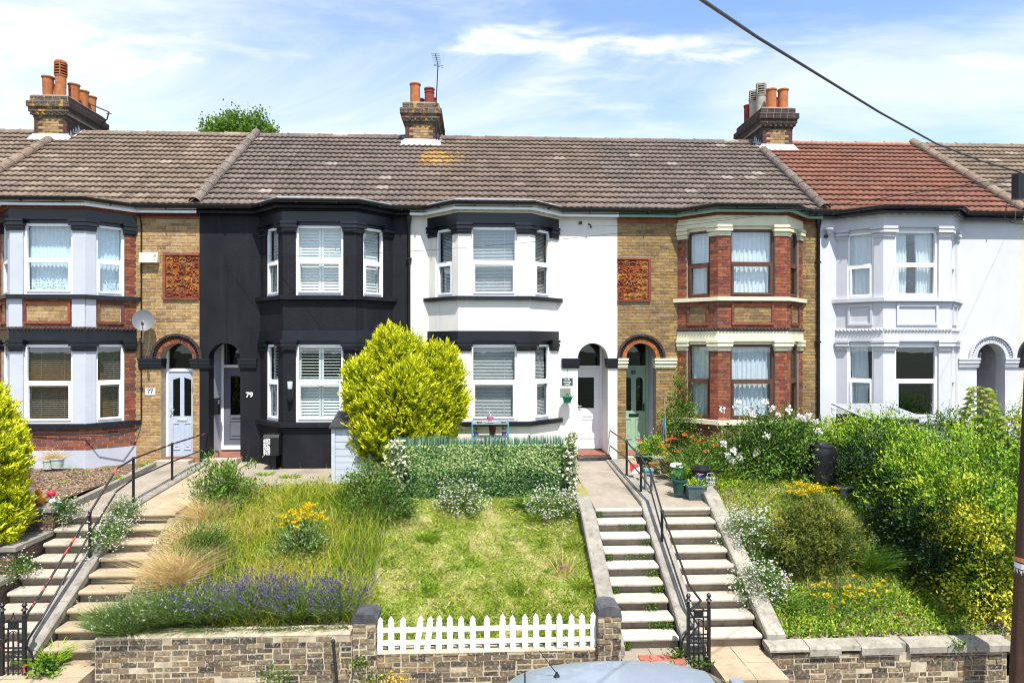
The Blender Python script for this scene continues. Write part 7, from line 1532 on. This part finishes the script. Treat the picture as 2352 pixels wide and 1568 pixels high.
# ------------------------------------------------------------------ car at the kerb
def car():
    xt, L_ = .12, 4.0; yc = -9.12; rt = thing('parked_car', (xt+L_/2, yc, -2.39), 'silver-blue hatchback parked at the kerb, only its roof in view', 'car'); zg = -2.39+.09
    # station: x, sill z, belt z, roof z, half width sill/belt, half width roof (0 = no cabin)
    st = [(0, .45, .62, .62, .62, 0), (.04, .32, .95, 1.0, .74, .58), (.16, .28, 1.0, 1.30, .80, .60), (.34, .26, 1.02, 1.43, .83, .62), (.7, .25, 1.0, 1.495, .845, .64), (1.15, .24, .99, 1.525, .85, .645), (1.6, .24, .98, 1.52, .85, .64), (2.0, .24, .97, 1.48, .85, .62), (2.3, .24, .96, 1.40, .85, .60), (2.65, .24, .95, 1.20, .845, .60), (2.98, .24, .93, .98, .84, .62), (3.3, .25, .88, .90, .82, .55), (3.7, .28, .78, .80, .76, .5), (3.95, .34, .62, .64, .62, .4), (4.0, .42, .55, .56, .5, .3)]
    m = MB(); rows = []
    for x, zs, zb, zr, w, wr in st:
        wr = wr or w*.8; pr = [(-w*.96, zs), (-w, zs+(zb-zs)*.45), (-w*.985, zb), (-wr-(w-wr)*.18, zb+(zr-zb)*.72), (-wr, zb+(zr-zb)*.90), (-wr*.82, zb+(zr-zb)*.975), (-wr*.4, zr+(.012 if zr > 1.2 else 0))]
        rows.append([(xt+x, yc+y, zg+z) for y, z in pr+[(-y, z) for y, z in pr[::-1]]])
    k = len(rows[0]); g = MB()
    for r in rows: m.v += r
    for i in range(len(rows)-1):
        for j in range(k-1):
            glass = (j in (2, k-4) and 1 <= i < 9) or (i in (8, 9) and 2 <= j <= k-4) or (i == 1 and 3 <= j <= k-5)
            q = (i*k+j, i*k+j+1, (i+1)*k+j+1, (i+1)*k+j)
            if glass: g.add([m.v[a] for a in q], [(0, 1, 2, 3)])
            else: m.f.append(q); m.m.append(0)
    m.f += [tuple(range(k)), tuple(range((len(rows)-1)*k, len(rows)*k))]; m.m += [0, 0]
    t = NT('silver_blue_car_paint'); t.b.inputs['Coat Weight'].default_value = .5; t.b.inputs['Coat Roughness'].default_value = .03; PAINT = t.done((.28, .33, .40), .38, .5, .3)
    bd = m.build('body', PAINT, rt, smooth='all'); me = bd.data
    sub = bd.modifiers.new('smooth', 'SUBSURF'); sub.levels = 2; sub.render_levels = 2
    CG = plain('dark_car_glass', (.02, .03, .025), .05, .1, 3, 0, spec=.6); g.build('window', CG, rt)
    for sy_ in (-1, 1):
        m = MB(); m.tube([(xt+.25, yc+sy_*.585, zg+1.375), (xt+.7, yc+sy_*.62, zg+1.465), (xt+1.2, yc+sy_*.63, zg+1.49), (xt+1.7, yc+sy_*.62, zg+1.475), (xt+2.2, yc+sy_*.6, zg+1.40)], .009, 6); None
        for wx in (.72, 3.22):
            m = MB(); n = 20
            for (r0, r1, y0_, y1_) in ((.31, .31, .66, .86),): 
                ring_ = [(xt+wx+r0*math.cos(6.283*i/n), zg+.31+r0*math.sin(6.283*i/n)) for i in range(n)]; m.prismy(ring_, yc+sy_*.66, yc+sy_*.865)
            wh = m.build('wheel', BLKP, rt); m = MB(); m.prismy([(xt+wx+.2*math.cos(6.283*i/n), zg+.31+.2*math.sin(6.283*i/n)) for i in range(n)], yc+sy_*.85, yc+sy_*.872); m.build('rim', LEAD, wh)
        m = MB(); m.box(xt+2.72, xt+2.85, yc+sy_*.88-.08, yc+sy_*.88+.08, zg+.95, zg+1.08); m.build('mirror', PAINT, rt)
        m = MB(); m.ball((xt+3.86, yc+sy_*.5, zg+.62), .11, 10, 6, sx=.6, sy=1.4, sz=.7); m.build('headlight', WHT, rt); m = MB(); m.box(xt-.0, xt+.06, yc+sy_*.62-.07, yc+sy_*.62+.07, zg+.75, zg+.98); m.build('tail_light', plain('red_lens', (.35, .02, .02), .2), rt)
    ab = P(1279, 1552, yc+.25); m = MB(); m.lathe([(.035, 0), (.02, .025), (.009, .05)], (ab[0], yc+.25, zg+1.49), 10); tp = P(1245, 1506, yc+.25); m.tube([(ab[0], yc+.25, zg+1.52), (ab[0]-.18, yc+.25, zg+1.76)], [.006, .003], 6); m.build('antenna', BLKP, rt)
    m = MB(); m.tube([(xt+.36, yc-.5, zg+1.435), (xt+.33, yc, zg+1.447), (xt+.36, yc+.5, zg+1.435)], .007, 6); m.build('tailgate_seam', BLKP, rt)
car()
